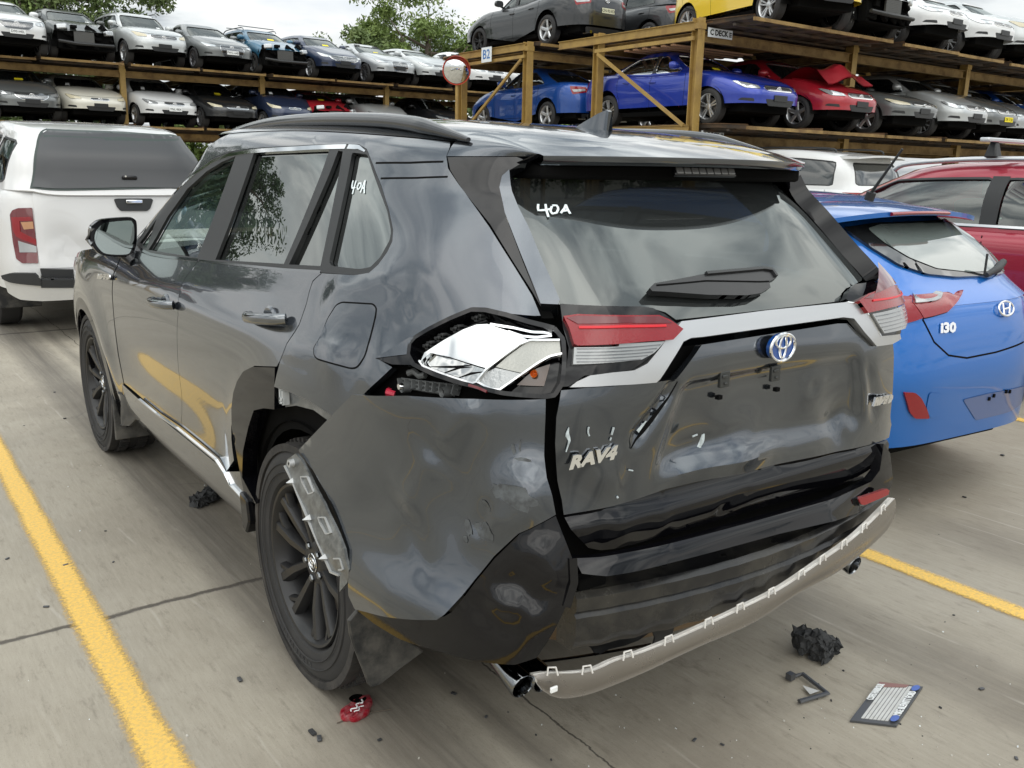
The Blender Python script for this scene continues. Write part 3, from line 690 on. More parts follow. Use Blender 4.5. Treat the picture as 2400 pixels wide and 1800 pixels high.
    # ---- glass of the side
    def pn(nm, pts, m_, off, th=.006, key='A', ch=HU, g=.03, r=.0): 
        P = ch.trace(zp(key, pts)); P = rnd(P, r) if r else P
        return panel(nm, ch, P, m_, root, g=g, off=off, th=th)
    panel('window_frame', HU, wfr, TRIM, root, g=.03, off=.0, th=.012, holes=[
        A(HU, [(548, 742), (650, 565), (750, 425), (850, 335), (930, 285), (1000, 256), (800, 783)]),
        A(HU, [(505, 705), (592, 580), (536, 738)]),
        A(HU, [(1095, 238), (1488, 222), (1250, 815), (895, 793)]),
        A(HU, [(1532, 228), (1556, 232), (1440, 826), (1277, 818)]),
        rnd(A(HU, [(1604, 238), (1682, 246), (1730, 390), (1786, 540), (1806, 645), (1800, 690), (1750, 780), (1698, 832), (1640, 842), (1500, 826), (1484, 805)]), .01)])
    pn('front_door_window', [(540, 748), (650, 560), (750, 418), (850, 328), (930, 278), (1010, 250), (805, 790)], GLASSC, -.016)
    pn('front_quarter_light', [(498, 708), (596, 570), (538, 745)], GLASSC, -.016)
    pn('rear_door_window', [(1090, 232), (1495, 216), (1252, 822), (888, 800)], GLASSD, -.016)
    pn('fixed_door_window', [(1526, 222), (1562, 226), (1444, 832), (1270, 824)], GLASSD, -.015)
    P = rnd(A(HU, [(1598, 232), (1686, 240), (1736, 388), (1792, 540), (1811, 645), (1806, 693), (1754, 787), (1702, 838), (1640, 848), (1496, 832), (1478, 808)]), .015)
    panel('quarter_window', HU, P, GLASSD, root, off=-.014, th=.006)
    # sashes of the pillars
    pn('door_pillar_trim', [(1003, 250), (1042, 236), (865, 700), (828, 797), (803, 795)], TRIM, -.003, .02)
    pn('door_pillar_trim', [(1047, 234), (1092, 232), (905, 700), (890, 800), (832, 797), (868, 700)], TRIM, -.003, .02)
    pn('window_divider', [(1494, 220), (1526, 220), (1275, 826), (1250, 824)], TRIM, -.002, .02)
    pn('door_pillar_trim', [(1558, 222), (1600, 228), (1480, 800), (1484, 845), (1440, 850)], TRIM, -.004, .02)
    S1 = A(HU, [(488, 700), (560, 600), (640, 500), (720, 411), (800, 338), (880, 283), (960, 252), (1056, 235)])
    S2 = A(HU, [(1056, 235), (1300, 219), (1572, 208)]); S3 = A(HU, [(1584, 208), (1640, 211), (1672, 232)])
    S4 = A(HU, [(498, 728), (530, 752), (560, 765), (640, 780), (805, 796)]); S5 = A(HU, [(812, 798), (1100, 830), (1250, 845), (1440, 856)])
    k = MB(); strip(HU, S1, .016, .002, .012, k); strip(HU, S2, .018, .002, .012, k); strip(HU, S3, [.018, .018, .006], .002, .012, k); k.build('window_trim_strip', CHROME, root)
    k = MB(); strip(HU, S4, .014, .002, .012, k); strip(HU, S5, .010, .001, .012, k); k.build('window_trim_strip', CHROMED, root)
    # ---- cabin seen through the glass
    def cushion(nm, c, d, m_=SEAT, rx=0):
        b = MB(); ca, sa = math.cos(rx), math.sin(rx); b.box((0, 0, 0), d, np.array([[1, 0, 0], [0, ca, -sa], [0, sa, ca]])); o = b.build(nm, m_, root, bevel=.04, segs=4); o.location = c; return o
    for x in (-.38, .38):
        cushion('front_seat', (x, 1.25, .62), (.50, .50, .16)); cushion('seat_back', (x, .98, .93), (.48, .14, .58), SEAT, R_(14)); cushion('headrest', (x, .88, 1.31), (.27, .10, .18), SEAT, R_(10))
    cushion('rear_seat', (0, .40, .62), (1.30, .48, .16)); cushion('seat_back', (0, .10, .90), (1.30, .14, .60), SEAT, R_(18))
    for x in (-.45, 0, .45): cushion('headrest', (x, -.03, 1.26), (.26, .09, .15), SEAT, R_(14))
    cushion('dashboard', (0, 2.05, .95), (1.44, .40, .24), SEATG)
    k = MB(); k.tube([(-.38+.18*math.cos(t), 1.72+.05*math.sin(t), 1.02+.17*math.sin(t)) for t in np.linspace(0, 2*math.pi, 33)], .015, 8, False); k.bar((-.38, 1.80, .98), (-.38, 1.95, .9), .1, .1); k.build('steering_wheel', TRIM, root)
    k = MB(); k.box((0, .9, .40), (1.40, 2.6, .10)); k.box((0, 2.25, .60), (1.5, .04, .6)); k.box((0, -.5, .62), (1.35, .55, .4)); k.build('floor_pan', VOID, root)
    # head lining
    panel('headlining', HU, np.array([(u, 1.625) for u in np.linspace(-HU.S, HU.S, 60)]+[(u, 2.1) for u in np.linspace(HU.S, -HU.S, 20)]), SEATG, root, g=.12, off=-.03, th=0)
    # ---- dark structure behind the panels (left and tail)
    inn = MB()
    arch2 = [ay(.40*math.cos(t), .363+.40*math.sin(t)) for t in np.linspace(R_(-5), R_(200), 22)]
    fpoly = [ay(-.55, .22), ay(-.78, .24), (0, .30)] 
    panel('x', HL, np.array([ay(2.1, .30), ay(2.1, 1.08), ay(1.0, 1.12), ay(0, 1.16), ay(-.6, 1.14), (.55, 1.12), (.0, 1.12), (-.62, 1.12), (-.62, .60), (0, .60), (.66, .60), ay(-.62, .55), ay(-.46, .45)]+[a for a in arch2[::-1]]+[ay(.45, .30)]), VOID, None, g=.06, off=-.05, th=0, build=False, mb=inn)
    inn.build('inner_body', VOID, root)
    for yy, sg in ((0, -1), (0, 1), (2.69, -1), (2.69, 1)):
        k = MB(); k.lathe([(-.19, .425), (.22, .42), (.23, .30), (.23, .0)], 40, (sg*.70, yy, .40), (-sg, 0, 0) if False else (1, 0, 0)) if False else None
        pts = []; n = 28; V = []
        for i in range(n+1):
            t = R_(-2)+R_(184)*i/n
            for x in (.885, .55): V.append((sg*x, yy+.415*math.cos(t), .375+.415*math.sin(t)))
        k.add(V, [(2*i, 2*i+1, 2*i+3, 2*i+2) for i in range(n)])
        cx = [(sg*.55, yy+.415*math.cos(R_(-2)+R_(184)*i/n), .375+.415*math.sin(R_(-2)+R_(184)*i/n)) for i in range(n+1)]
        k.add(cx, [tuple(range(n+1))]); k.build('wheel_arch_liner', VOID, root, smooth=50)
    # ---- tailgate
    tg = Dents()
    T = lambda k_, a: HL.tr3(zp(k_, [a]))[0]
    tg.ridge(T('B', (1190, 1290)), T('B', (960, 1610)), .014, -.022)
    tg.bump(T('B', (1620, 1350)), .16, -.018).bump(T('B', (1860, 1330)), .035, .010).bump(T('B', (1860, 1330)), .014, -.008).bump(T('B', (1960, 1500)), .045, -.020).bump(T('B', (1990, 1490)), .018, .012)
    tg.bump(T('B', (1500, 1620)), .06, .014).bump(T('E', (950, 250)), .09, -.012).bump(T('E', (1150, 220)), .05, .006).bump(T('E', (330, 430)), .05, -.014).bump(T('E', (480, 380)), .03, .010)
    tg.ridge(T('E', (740, 390)), T('E', (1450, 200)), .025, .014).ridge(T('E', (800, 300)), T('E', (1300, 120)), .03, -.010).ridge(T('E', (540, 200)), T('E', (540, 480)), .012, .006)
    tg.bump(T('B', (2080, 1250)), .06, .010).ridge(T('B', (2060, 1180)), T('B', (2120, 1480)), .02, -.010).ridge(T('B', (1240, 1180)), T('B', (2060, 1100)), .03, .006)
    def tgd(P, N):
        P = tg(P, N)
        # pressed recess for the plate under the trim bar
        x, z = P[:, 0], P[:, 2]; w = np.clip((.36+(1.03-z)*.35-np.abs(x))/.05, 0, 1)*np.clip((1.045-z)/.03, 0, 1)*np.clip((z-.80)/.06, 0, 1); w = w*w*(3-2*w)
        return P-N*(.020*w)[:, None]
    body = cat([B_(HL, [(632, 1335), (760, 1322), (1075, 1297), (1180, 1284), (1300, 1120), (1940, 1020), (1985, 1020), (2092, 1128), (2195, 1092)]), E_(HL, [(1962, 60), (1968, 100), (1955, 168), (1350, 318), (800, 440), (270, 575), (262, 500), (238, 400), (228, 300), (222, 200), (228, 60)])])
    panel('tailgate', HL, body, GUN, root, g=.014, gap=.001, th=.02, disp=tgd)
    lowb = cat([E_(HL, [(272, 580), (800, 446), (1350, 324), (1950, 176), (1945, 240), (1925, 300), (1870, 375), (1500, 490), (1100, 600), (800, 690), (600, 745), (470, 762), (400, 745), (345, 690), (300, 640)])])
    lb = Dents().bump(T('E', (560, 640)), .03, .006).ridge(T('E', (1050, 560)), T('E', (1250, 430)), .012, -.004).bump(T('E', (480, 680)), .02, -.006).bump(T('E', (780, 620)), .02, .004)
    panel('tailgate_lower_trim', HL, lowb, BLACKG, root, g=.014, gap=.001, th=.02, off=.004, disp=lambda P, N: lb(P, N)-N*(.05*np.clip((.72-P[:, 2])/.14, 0, 1)**1.5+.022*np.clip((P[:, 2]-.735)/.025, 0, 1))[:, None])
    # side fins and pillar of the tailgate
    dp = B_(HU, [(98, 238), (300, 238), (535, 236), (440, 275), (390, 305), (362, 345), (352, 400), (376, 520), (455, 730), (540, 948), (500, 880), (300, 558), (112, 300)])
    panel('tailgate_pillar', HU, dp, BLACKG, root, g=.025, gap=.001, off=.002, th=.03)
    fin = B_(HU, [(365, 342), (398, 312), (408, 420), (436, 495), (480, 580), (552, 760), (625, 930), (618, 952), (540, 948), (455, 730), (376, 520), (352, 400)])
    panel('tailgate_fin', HU, fin, GUN, root, g=.025, off=.018, th=.05)
    dpr = dp.copy(); dpr[:, 0] *= -1; panel('tailgate_pillar', HU, dpr, BLACKG, root, g=.025, gap=.001, off=.002, th=.03)
    fr_ = fin.copy(); fr_[:, 0] *= -1; panel('tailgate_fin', HU, fr_, BLACKG, root, g=.025, off=.018, th=.05)
    gl = cat([B_(HG, [(1180, 1000), (1130, 965), (1060, 945), (900, 935), (625, 928), (540, 760), (470, 590), (430, 480), (402, 400), (400, 340)])])
    u0 = gl[-1][0]
    gr = np.array([(-u, v) for u, v in gl[::-1]]); gp = cat([gl, [[u0-.03, 1.54], [u0-.08, 1.575], [0, 1.58], [-u0+.08, 1.575], [-u0+.03, 1.54]], gr])
    panel('rear_window', HG, gp, GLASSR, root, g=.04, th=.006, off=-.004)
    # black ceramic band along the glass's edge
    # spoiler: a thick blade that carries the roof past the glass, with rounded flanks down to the pillars
    _g = np.array([(u, v) for v in np.linspace(1.6, 2.15, 40) for u in np.arange(0, HU.per, .03)]); _P = HU(_g)
    def roofz(x, y):
        d = (_P[:, 0]-x)**2+(_P[:, 1]-y)**2; i = np.argsort(d)[:4]; w = 1/(d[i]+1e-6); return float((w*_P[i, 2]).sum()/w.sum())
    nu = 60; half = .50; V = []; ys0 = -.30; nj = 13
    for i in range(nu+1):
        x = -half+2*half*i/nu; a = abs(x)/half; yend = -.688+.105*a**2.6; z0 = roofz(x, ys0)+.002; z1 = 1.547-.004*a**2
        for j in range(nj):
            t = j/(nj-1); y = ys0+(yend-ys0)*t; V.append((x, y, z0+(z1-z0)*(t*.55+.45*t*t)))
    Vt = np.array(V); Vb = Vt.copy(); tt = np.tile(np.linspace(0, 1, nj), nu+1); Vb[:, 2] -= .012+.05*(1-tt)+.010*tt; Vb[:, 1] += .012*tt
    F = [(i*nj+j, i*nj+j+1, (i+1)*nj+j+1, (i+1)*nj+j) for i in range(nu) for j in range(nj-1)]
    sp = MB(); sp.add(Vt, F); sp.add(Vb, [tuple(reversed(f)) for f in F], 1)
    ed = [i*nj+nj-1 for i in range(nu+1)]; k_ = nu+1; mid = (Vt[ed]+Vb[ed])/2; mid[:, 1] -= .006
    sp.add(np.concatenate([Vt[ed], mid, Vb[ed]]), [(i, i+k_, i+k_+1, i+1) for i in range(nu)]+[(i+k_, i+2*k_, i+2*k_+1, i+k_+1) for i in range(nu)])
    botp = HU.tr3(zp('B', [(95, 233), (170, 233), (250, 233), (330, 233), (400, 233), (450, 232)]))
    botp[-1] = [-.508, -.560, 1.541]
    botp = resample_open(botp, nj); topp = Vt[:nj]
    for sg in (1, -1):
        W_ = []
        for j in range(nj):
            for q in range(9):
                t = q/8; P_ = topp[j]*(1-t)+botp[j]*t; n_ = np.array([-.75, -.2*j/nj, .55]); P_ = P_+n_*(.020*math.sin(math.pi*t)*(1-.6*(j/nj)**2)); W_.append(P_*[sg, 1, 1])
        f_ = [(j*9+q, j*9+q+1, (j+1)*9+q+1, (j+1)*9+q) for j in range(nj-1) for q in range(8)]
        sp.add(W_, f_ if sg < 0 else [tuple(reversed(f)) for f in f_])
        e_ = [W_[(nj-1)*9+q] for q in range(9)]; e2 = [np.array(p)+[-.02*sg, .05, -.02] for p in e_]
        sp.add(np.array(e_+e2), [(q, q+1, q+10, q+9) for q in range(8)], 1)
    sp.build('roof_spoiler', [GUN, BLACKG], root, smooth=50)
    # brake light set in the spoiler's underside
    k = MB(); p0 = np.array([.02, -.672, 1.552+float(_rb(0, -.67))+.02])
    ctr = HG.tr3(zp('B', [(1245, 288)]))[0]
    k.box((0, 0, 0), (.235, .012, .026)); o = k.build('high_brake_light', BLACKG, root, bevel=.003); o.location = (.0, -.640, 1.512); o.rotation_euler = (R_(-28), 0, 0)
    k = MB(); 
    for i in range(8): k.box((-.10+.0285*i, -.0062, 0), (.024, .006, .018), np.array([[1, 0, 0], [0, 1, 0], [.0, 0, 1]]))
    q = k.build('lens', mat('smoked_lens', (.16, .16, .16), .2, coat=1), o, bevel=.002)
    k = MB(); k.box((0, -.475, 1.508), (.99, .20, .040)); k.build('spoiler_underside', VOID, root, bevel=.01)
    wsb = [(HU.sx(x, 1.20, False)[0], 1.20) for x in np.linspace(-.70, .70, 13)]+[(HU.sx(x, 1.575, False)[0], 1.575) for x in np.linspace(.55, -.55, 13)]
    panel('windscreen', HU, wsb, GLASSC, root, g=.08, off=-.006, th=0)
    # trim bar across the tailgate
    gb = B_(HL, [(668, 1322), (700, 1296), (760, 1268), (860, 1254), (960, 1243), (1020, 1212), (1100, 1115), (1180, 1022), (1580, 970), (1960, 930), (2000, 935), (2035, 955), (2075, 1010), (2116, 1082), (2205, 1073), (2210, 1095), (2170, 1118), (2097, 1128), (2040, 1065), (1990, 1003), (1940, 998), (1600, 1045), (1280, 1090), (1225, 1095), (1188, 1112), (1130, 1205), (1078, 1282), (1062, 1297), (860, 1312)])
    def gbd(P, N): return P
    panel('trim_bar', HL, gb, SILVER, root, g=.02, off=.016, th=.022)
    strip(HL, gb[9:14], .004, off=.0175, h=.004).build('trim_bar_highlight', CHROME, root)
    # emblem and badges
    c_, N_ = HL(B_(HL, [(1657, 1130)]))[0], np.array([0, -1, 0.])
    B = MB(); t = np.linspace(0, 2*math.pi, 41)[:-1]
    B.prism([(.047*math.cos(q), .034*math.sin(q)) for q in t], c_+[0, -.012, 0], (1, 0, 0), (0, 0, 1), .012, m=0)
    emblem_toyota(B, c_+[0, -.012, 0], (1, 0, 0), (0, 0, 1), .047, .0345, .0042, 1)
    B.build('badge', [BLUEE, CHROME], root)
    def badge(txt, key, a, b, h, ch=HL, shear=.25, bold=.004, off=.004, sx=1.0, ext=.006, dist=None):
        P = ch.trace(zp(key, [a, b])); p0, p1 = ch(P); n = ch.normal(P).mean(0); ex = (p1-p0); w = np.linalg.norm(ex); ex /= w; ez = np.cross(n, ex); ez = -np.cross(ex, n)
        V, F = text_mesh(txt, h, ext/2, bold=bold, shear=shear); ww = V[:, 0].max()-V[:, 0].min(); V[:, 0] *= w/ww
        k = MB(); o_ = (p0+p1)/2+n*off; k.add(o_+V[:, :1]*ex+V[:, 1:2]*ez+V[:, 2:3]*n, F); return k.build('badge', CHROME, root, smooth=0)
    badge('RAV4', 'E', (272, 300), (532, 238), .040, shear=.35, bold=.0022, off=.008)
    badge('HYBRID', 'B', (2092, 1390), (2180, 1372), .026, shear=.2, off=.008)
    badge('HYBRID', 'A', (300, 882), (366, 886), .026, shear=.2, off=.014)
    # number plate brackets
    for a in ((1425, 1290), (1665, 1262)):
        p = T('B', a); k = MB(); k.box(p+[0, .016, 0], (.034, .010, .040)); k.box(p+[-.004, .010, .008], (.018, .006, .008)); k.box(p+[0, .010, -.010], (.010, .006, .006)); k.build('plate_bracket', mat('dull_grey', (.06, .063, .062), .45, metal=.5), root, bevel=.002)
    for a in ((1408, 1378), (1680, 1340)):
        p = T('B', a); k = MB(); k.box(p+[0, .021, 0], (.014, .012, .010)); k.build('plate_hole', VOID, root)
    # scrapes down to primer
    k = MB(); strip(HL, HL.trace(zp('B', [(1182, 1296), (1140, 1370), (1080, 1450), (1020, 1530), (985, 1570), (962, 1612)])), [.002, .004, .010, .013, .008, .002], off=.001, h=.002, mb=k); k.build('tailgate_gash', VOID, root)
    k = MB(); sc = [('B', [(668, 1510), (660, 1545), (672, 1570), (655, 1625)], [.002, .010, .004, .002]), ('B', [(762, 1508), (756, 1530), (764, 1550)], .004), ('B', [(878, 1510), (868, 1545)], .005), ('B', [(1302, 1540), (1296, 1575), (1280, 1605)], [.004, .012, .003]),
        ('B', [(1030, 1480), (990, 1530)], [.002, .009]), ('E', [(600, 332), (622, 336)], .003), ('E', [(505, 180), (510, 165)], .003), ('E', [(955, 150), (930, 160)], .004), ('E', [(540, 470), (545, 478)], .005), ('E', [(985, 150), (965, 215)], [.006, .014])]
    for key, pts, w in sc: strip(HL, HL.trace(zp(key, pts)), w, off=.0045, h=.002, mb=k)
    k.build('paint_scrape', mat('bare_primer', (.55, .62, .64), .5, spots=.6, spotcol=(.1, .1, .1), spotscale=60), root)
    # wiper
    wp = HG.trace(zp('B', [(1028, 884), (1050, 862), (1150, 844), (1290, 816), (1420, 806), (1560, 789), (1602, 796), (1622, 832), (1585, 850), (1592, 876), (1545, 902), (1480, 912), (1300, 912), (1100, 900), (1040, 898)]))
    panel('rear_wiper', HG, wp, mat('wiper_black', (.008, .008, .009), .3), root, g=.02, off=.024, th=.018)
    wl = MB(); strip(HG, HG.trace(zp('B', [(1060, 872), (1290, 850), (1540, 852), (1585, 850)])), .004, off=.0255, h=.003, mb=wl); wl.build('wiper_groove', VOID, root)
    wl = MB(); strip(HG, HG.trace(zp('B', [(1290, 818), (1560, 793), (1600, 800), (1618, 828)])), .010, off=.030, h=.008, mb=wl); wl.build('wiper_arm', TRIM, root)
    # 40A in paint marker, on two panes
    k = MB()
    for key, ch, off, W_, strokes in (('B', HG, .001, .0062, [[(526, 460), (524, 474), (526, 489), (550, 488), (588, 482)], [(560, 460), (564, 488), (574, 520)], [(590, 470), (582, 490), (592, 505), (612, 500), (622, 480), (612, 465), (592, 466)], [(632, 502), (650, 478), (656, 462)], [(656, 462), (665, 485), (677, 505)], [(640, 492), (668, 488)]]),
                            ('A', HU, -.011, .0048, [[(1592, 374), (1586, 398), (1586, 414), (1604, 410)], [(1608, 374), (1598, 405), (1588, 444)], [(1622, 388), (1612, 408), (1618, 422), (1632, 404), (1634, 386), (1622, 388)], [(1630, 436), (1642, 400), (1655, 372)], [(1655, 372), (1650, 405), (1650, 440)], [(1638, 412), (1653, 412)]])):
        for s_ in strokes: strip(ch, ch.trace(zp(key, s_)), W_, off=off, h=.0012, mb=k)
    k.build('marker_writing', CHALK, root)
    # ---- lamps on the tailgate
    def lamp(px_red, px_clear, px_house, px_line, px_top):
        hs = HL.trace(zp('B', px_house)); panel('lamp_housing', HL, hs, BLACKG, root, g=.025, off=.006, th=.02)
        panel('tail_lamp', HL, HL.trace(zp('B', px_red)), REDL, root, g=.02, off=.028, th=.03)
        panel('reversing_lamp', HL, HL.trace(zp('B', px_clear)), CLEARL, root, g=.02, off=.024, th=.025)
        k = MB(); ln_ = HL.trace(zp('B', px_line)); strip(HL, ln_, .007, off=.031, h=.006, mb=k); k.build('lamp_strip', mat('bright_red', (.62, .01, .02), .3), root)
        P_ = HL.trace(zp('B', px_top)); panel('lamp_top', HL, P_, REDD, root, g=.03, off=.0295, th=0)
        rb = HL.trace(zp('B', px_clear)); u0_, u1_ = rb[:, 0].min(), rb[:, 0].max(); k = MB()
        for q_ in range(5):
            v_ = rb[:, 1].max()-.004-(rb[:, 1].max()-rb[:, 1].min())*(q_+.6)/6
            us_ = [u for u in np.linspace(u0_, u1_, 60) if inside(rb, np.array([[u, v_]]))[0]]
            if len(us_) > 3: strip(HL, [(us_[1], v_), (us_[-2], v_)], .003, off=.0255, h=.003, mb=k, step=.02)
        k.build('lamp_ribs', CLEARS, root)
    lamp([(640, 1012), (700, 1004), (1062, 1004), (1110, 1022), (1172, 1062), (1124, 1108), (1000, 1118), (700, 1140), (684, 1132), (664, 1062)],
         [(686, 1146), (880, 1140), (885, 1128), (1092, 1114), (1040, 1165), (985, 1195), (680, 1222)],
         [(628, 935), (700, 940), (1000, 948), (1060, 955), (1118, 985), (1178, 1030), (1150, 1080), (1010, 1208), (960, 1240), (740, 1268), (665, 1318), (640, 1320), (668, 1140), (640, 1040)],
         [(705, 1062), (900, 1056), (1090, 1050)], [(652, 1020), (700, 1012), (1058, 1010), (1100, 1026), (1120, 1038), (900, 1040), (700, 1046)])
    lamp([(1998, 930), (2040, 900), (2140, 862), (2212, 852), (2268, 858), (2262, 900), (2225, 935), (2130, 962), (2040, 982)],
         [(2065, 985), (2235, 945), (2228, 1010), (2216, 1050), (2120, 1070), (2100, 1040)],
         [(1968, 910), (1985, 865), (2010, 842), (2180, 820), (2240, 835), (2274, 850), (2262, 950), (2225, 1070), (2205, 1078), (2118, 1082), (2078, 1012), (2035, 955)],
         [(2060, 930), (2190, 890)], [(2020, 922), (2045, 906), (2142, 870), (2200, 860), (2245, 864), (2190, 878), (2060, 918)])
    # ---- broken corner lamp
    HLm = HL
    def lp(nm, pts, m_, off, th=.01, g=.02, r=0, ch=HU):
        P = ch.trace(zp('L', pts)); P = rnd(P, r) if r else P
        return panel(nm, ch, P, m_, root, g=g, off=off, th=th)
    lp('broken_lamp_housing', [(495, 590), (510, 470), (560, 410), (690, 330), (940, 210), (1150, 120), (1290, 125), (1500, 175), (1700, 225), (1900, 300), (1990, 330), (2075, 440), (2085, 640), (2055, 880), (2000, 1020), (1900, 1015), (1500, 985), (1200, 925), (760, 790), (540, 690)], BLACKG, -.030, .02, r=.01)
    hr = HU.trace(zp('L', [(555, 690), (500, 600), (515, 480), (570, 415), (700, 335), (940, 215), (1150, 130), (1290, 135), (1500, 185), (1720, 255), (1900, 300), (1985, 325)]))
    strip(HU, hr, .014, off=.010, h=.045).build('lamp_rim', BLACKG, root)
    hr = HU.trace(zp('L', [(555, 690), (760, 790), (1000, 870), (1200, 920), (1480, 985), (1900, 1015), (1985, 1000), (2060, 880), (2085, 640), (2075, 440), (1985, 325)]))
    strip(HU, hr, .012, off=.012, h=.04).build('lamp_rim', BLACKG, root)
    ty = mat('mirror_reflector', (.66, .68, .69), rough=.10, metal=1, wavy=.25, bscale=9)
    dn = Dents()
    lp('lamp_reflector', [(600, 650), (640, 560), (840, 430), (1040, 320), (1180, 268), (1290, 262), (1560, 350), (1740, 440), (1640, 490), (1500, 600), (1290, 722), (900, 600), (700, 560)], ty, .000, .01)
    lp('lamp_reflector', [(600, 655), (640, 566), (700, 566), (900, 606), (1288, 728), (1190, 860), (1150, 868), (860, 770), (660, 715)], mat('wavy_reflector', (.55, .56, .56), rough=.07, metal=1, wavy=1.0, bscale=14), -.014, .01)
    k = MB()
    for a_, w_ in (([(660, 690), (900, 690), (1110, 670)], .006), ([(800, 760), (960, 700), (1100, 690)], .004), ([(960, 810), (1100, 760), (1250, 740)], .006)): strip(HU, HU.trace(zp('L', a_)), [.001, w_, .001], off=-.012, h=.002, mb=k)
    k.build('reflected_streaks', VOID, root)  # dark stripes of reflection, laid on the lower reflector as thin black strips
    lp('lamp_lens', [(1385, 712), (1500, 610), (1650, 500), (1750, 450), (2040, 450), (2055, 600), (1960, 610), (1800, 690), (1660, 775), (1500, 740)], mat('ribbed_clear', (.34, .34, .31), .18, metal=.55, coat=1, bump=.2, bscale=180), .004, .012)
    lp('lamp_lens', [(1200, 862), (1300, 760), (1380, 720), (1500, 745), (1650, 780), (1440, 945), (1330, 930)], mat('faceted_clear', (.40, .41, .41), .14, metal=.6, coat=1, bump=.35, bscale=90), .002, .012)
    lp('indicator_lens', [(1590, 890), (1700, 790), (1800, 715), (1945, 665), (1880, 905)], mat('smoked_amber', (.07, .035, .02), .12, coat=1), -.010, .01)
    k = MB(); p = HU.tr3(zp('L', [(1780, 770)]))[0]; k.lathe([(0, .0), (-.004, .006), (.0, .008), (.01, .008)], 14, p+[.0, .0, 0], (-.7, -.7, 0)) ; k.build('indicator_bulb', AMBER, root)
    k = MB()
    strip(HU, HU.trace(zp('L', [(1200, 860), (1300, 742), (1500, 590), (1640, 488), (1750, 445), (2040, 445)])), .005, off=.012, h=.014, mb=k)
    strip(HU, HU.trace(zp('L', [(1440, 945), (1600, 830), (1800, 690), (1940, 610), (2065, 580)])), .005, off=.012, h=.014, mb=k)
    strip(HU, HU.trace(zp('L', [(605, 650), (640, 700), (800, 765), (1150, 880), (1200, 865), (1330, 935), (1440, 950)])), .005, off=.008, h=.014, mb=k)
    strip(HU, HU.trace(zp('L', [(1320, 262), (1560, 300), (1760, 345), (1960, 350)])), .007, off=.0, h=.014, mb=k)
    strip(HU, HU.trace(zp('L', [(1500, 330), (1650, 380), (1800, 392), (1960, 372)])), .007, off=-.004, h=.014, mb=k)
    k.build('lamp_bezel', CHROME, root)
    k = MB()
    for a in ((640, 520), (680, 490), (760, 440), (800, 410), (930, 345), (970, 322), (1150, 230), (1190, 210)):
        p = HU.tr3(zp('L', [a]))[0]; k.box(p+[.012, 0, .004], (.016, .010, .014)); k.box(p+[.016, .006, .004], (.024, .022, .007))
    strip(HU, HU.trace(zp('L', [(600, 560), (700, 480), (900, 360), (1100, 255), (1260, 200)])), .005, off=-.012, h=.014, mb=k)
    k.build('lamp_clips', PLAST, root, bevel=.0015)
    lp('lamp_fairing', [(160, 627), (520, 415), (560, 412), (505, 490), (492, 590)], GUN, .010, .02)
    lp('lamp_fairing', [(160, 630), (492, 593), (520, 655), (560, 695), (330, 690)], BLACKG, .008, .02)
    strip(HU, HU.trace(zp('L', [(1130, 905), (1230, 935), (1310, 970)])), .007, off=.016, h=.01).build('lamp_gasket', REDD, root)
    # cavity with the ribbed bracket
    k = MB(); br = np.array([HU.tr3(zp('L', [p]))[0] for p in [(270, 840), (330, 790), (560, 830), (900, 870), (900, 940), (830, 1000), (540, 930), (300, 890)]])
    cx = br.mean(0)
    def at_l(a, d=0.0): q = HU.trace(zp('L', [a])); return HU(q)[0]+HU.normal(q)[0]*d
    dd = -.035
    rows_ = [[(290, 800), (560, 835), (905, 875)], [(285, 850), (560, 885), (905, 925)], [(300, 900), (560, 945), (860, 985)]]
    for r_ in rows_:
        k.tube([at_l(a, dd) for a in r_], .0035, 4)
    for t in np.linspace(0, 1, 9):
        a0 = (290+t*600, 795+t*78); a1 = (300+t*560, 895+t*88); k.bar(at_l(a0, dd), at_l(a1, dd), .004, .022, (1, 0, 0))
    for a in ((345, 905), (775, 945)): k.lathe([(-.004, .006), (-.012, .012), (.01, .014)], 16, at_l(a, dd+.004), (1, 0, 0))
    k.tube([at_l(a, dd+.005) for a in [(380, 740), (440, 720), (500, 770), (560, 760)]], .008, 8)
    k.build('lamp_bracket', mat('grey_plastic', (.10, .105, .105), .5), root, smooth=30)
    k = MB(); k.lathe([(-.01, 0), (-.01, .007), (.0, .009)], 12, at_l((345, 900), -.02), (1, 0, 0)); k.build('screw', CHROME, root)
    k = MB(); k.tube([at_l((170, 960), -.03), at_l((195, 975), -.02), at_l((230, 1000), -.03)], .009, 8); k.build('red_plug', mat('red_plug', (.5, .02, .05), .4), root)
    # ---- rear bumper skin
    bd = Dents(); b3 = lambda key, a: HB.tr3(zp(key, [a]))[0]
    bd.ridge(b3('C', (1210, 170)), b3('C', (1030, 410)), .03, .012).ridge(b3('C', (1030, 410)), b3('C', (870, 700)), .05, .014).ridge(b3('C', (870, 700)), b3('C', (1000, 990)), .03, -.004)
    bd.bump(b3('C', (1100, 620)), .10, -.018).bump(b3('C', (1400, 640)), .065, .028).ridge(b3('C', (1200, 800)), b3('C', (1270, 640)), .012, -.010).ridge(b3('C', (1300, 560)), b3('C', (1470, 590)), .012, -.008).ridge(b3('C', (1240, 700)), b3('C', (1380, 720)), .010, .008).ridge(b3('C', (1130, 830)), b3('C', (1500, 660)), .016, .008)
    bd.bump(b3('C', (700, 700)), .12, -.014).bump(b3('C', (620, 480)), .07, .006).bump(b3('C', (1430, 560)), .03, .010)
    bd.bump(b3('C', (780, 230)), .12, .010)
    def bumd(P, N):
        P = bd(P, N); z = P[:, 2]
        return P+N*(.030*np.exp(-((z-.50)/.08)**2)*np.clip((-.25-P[:, 1])*3, 0, 1))[:, None]
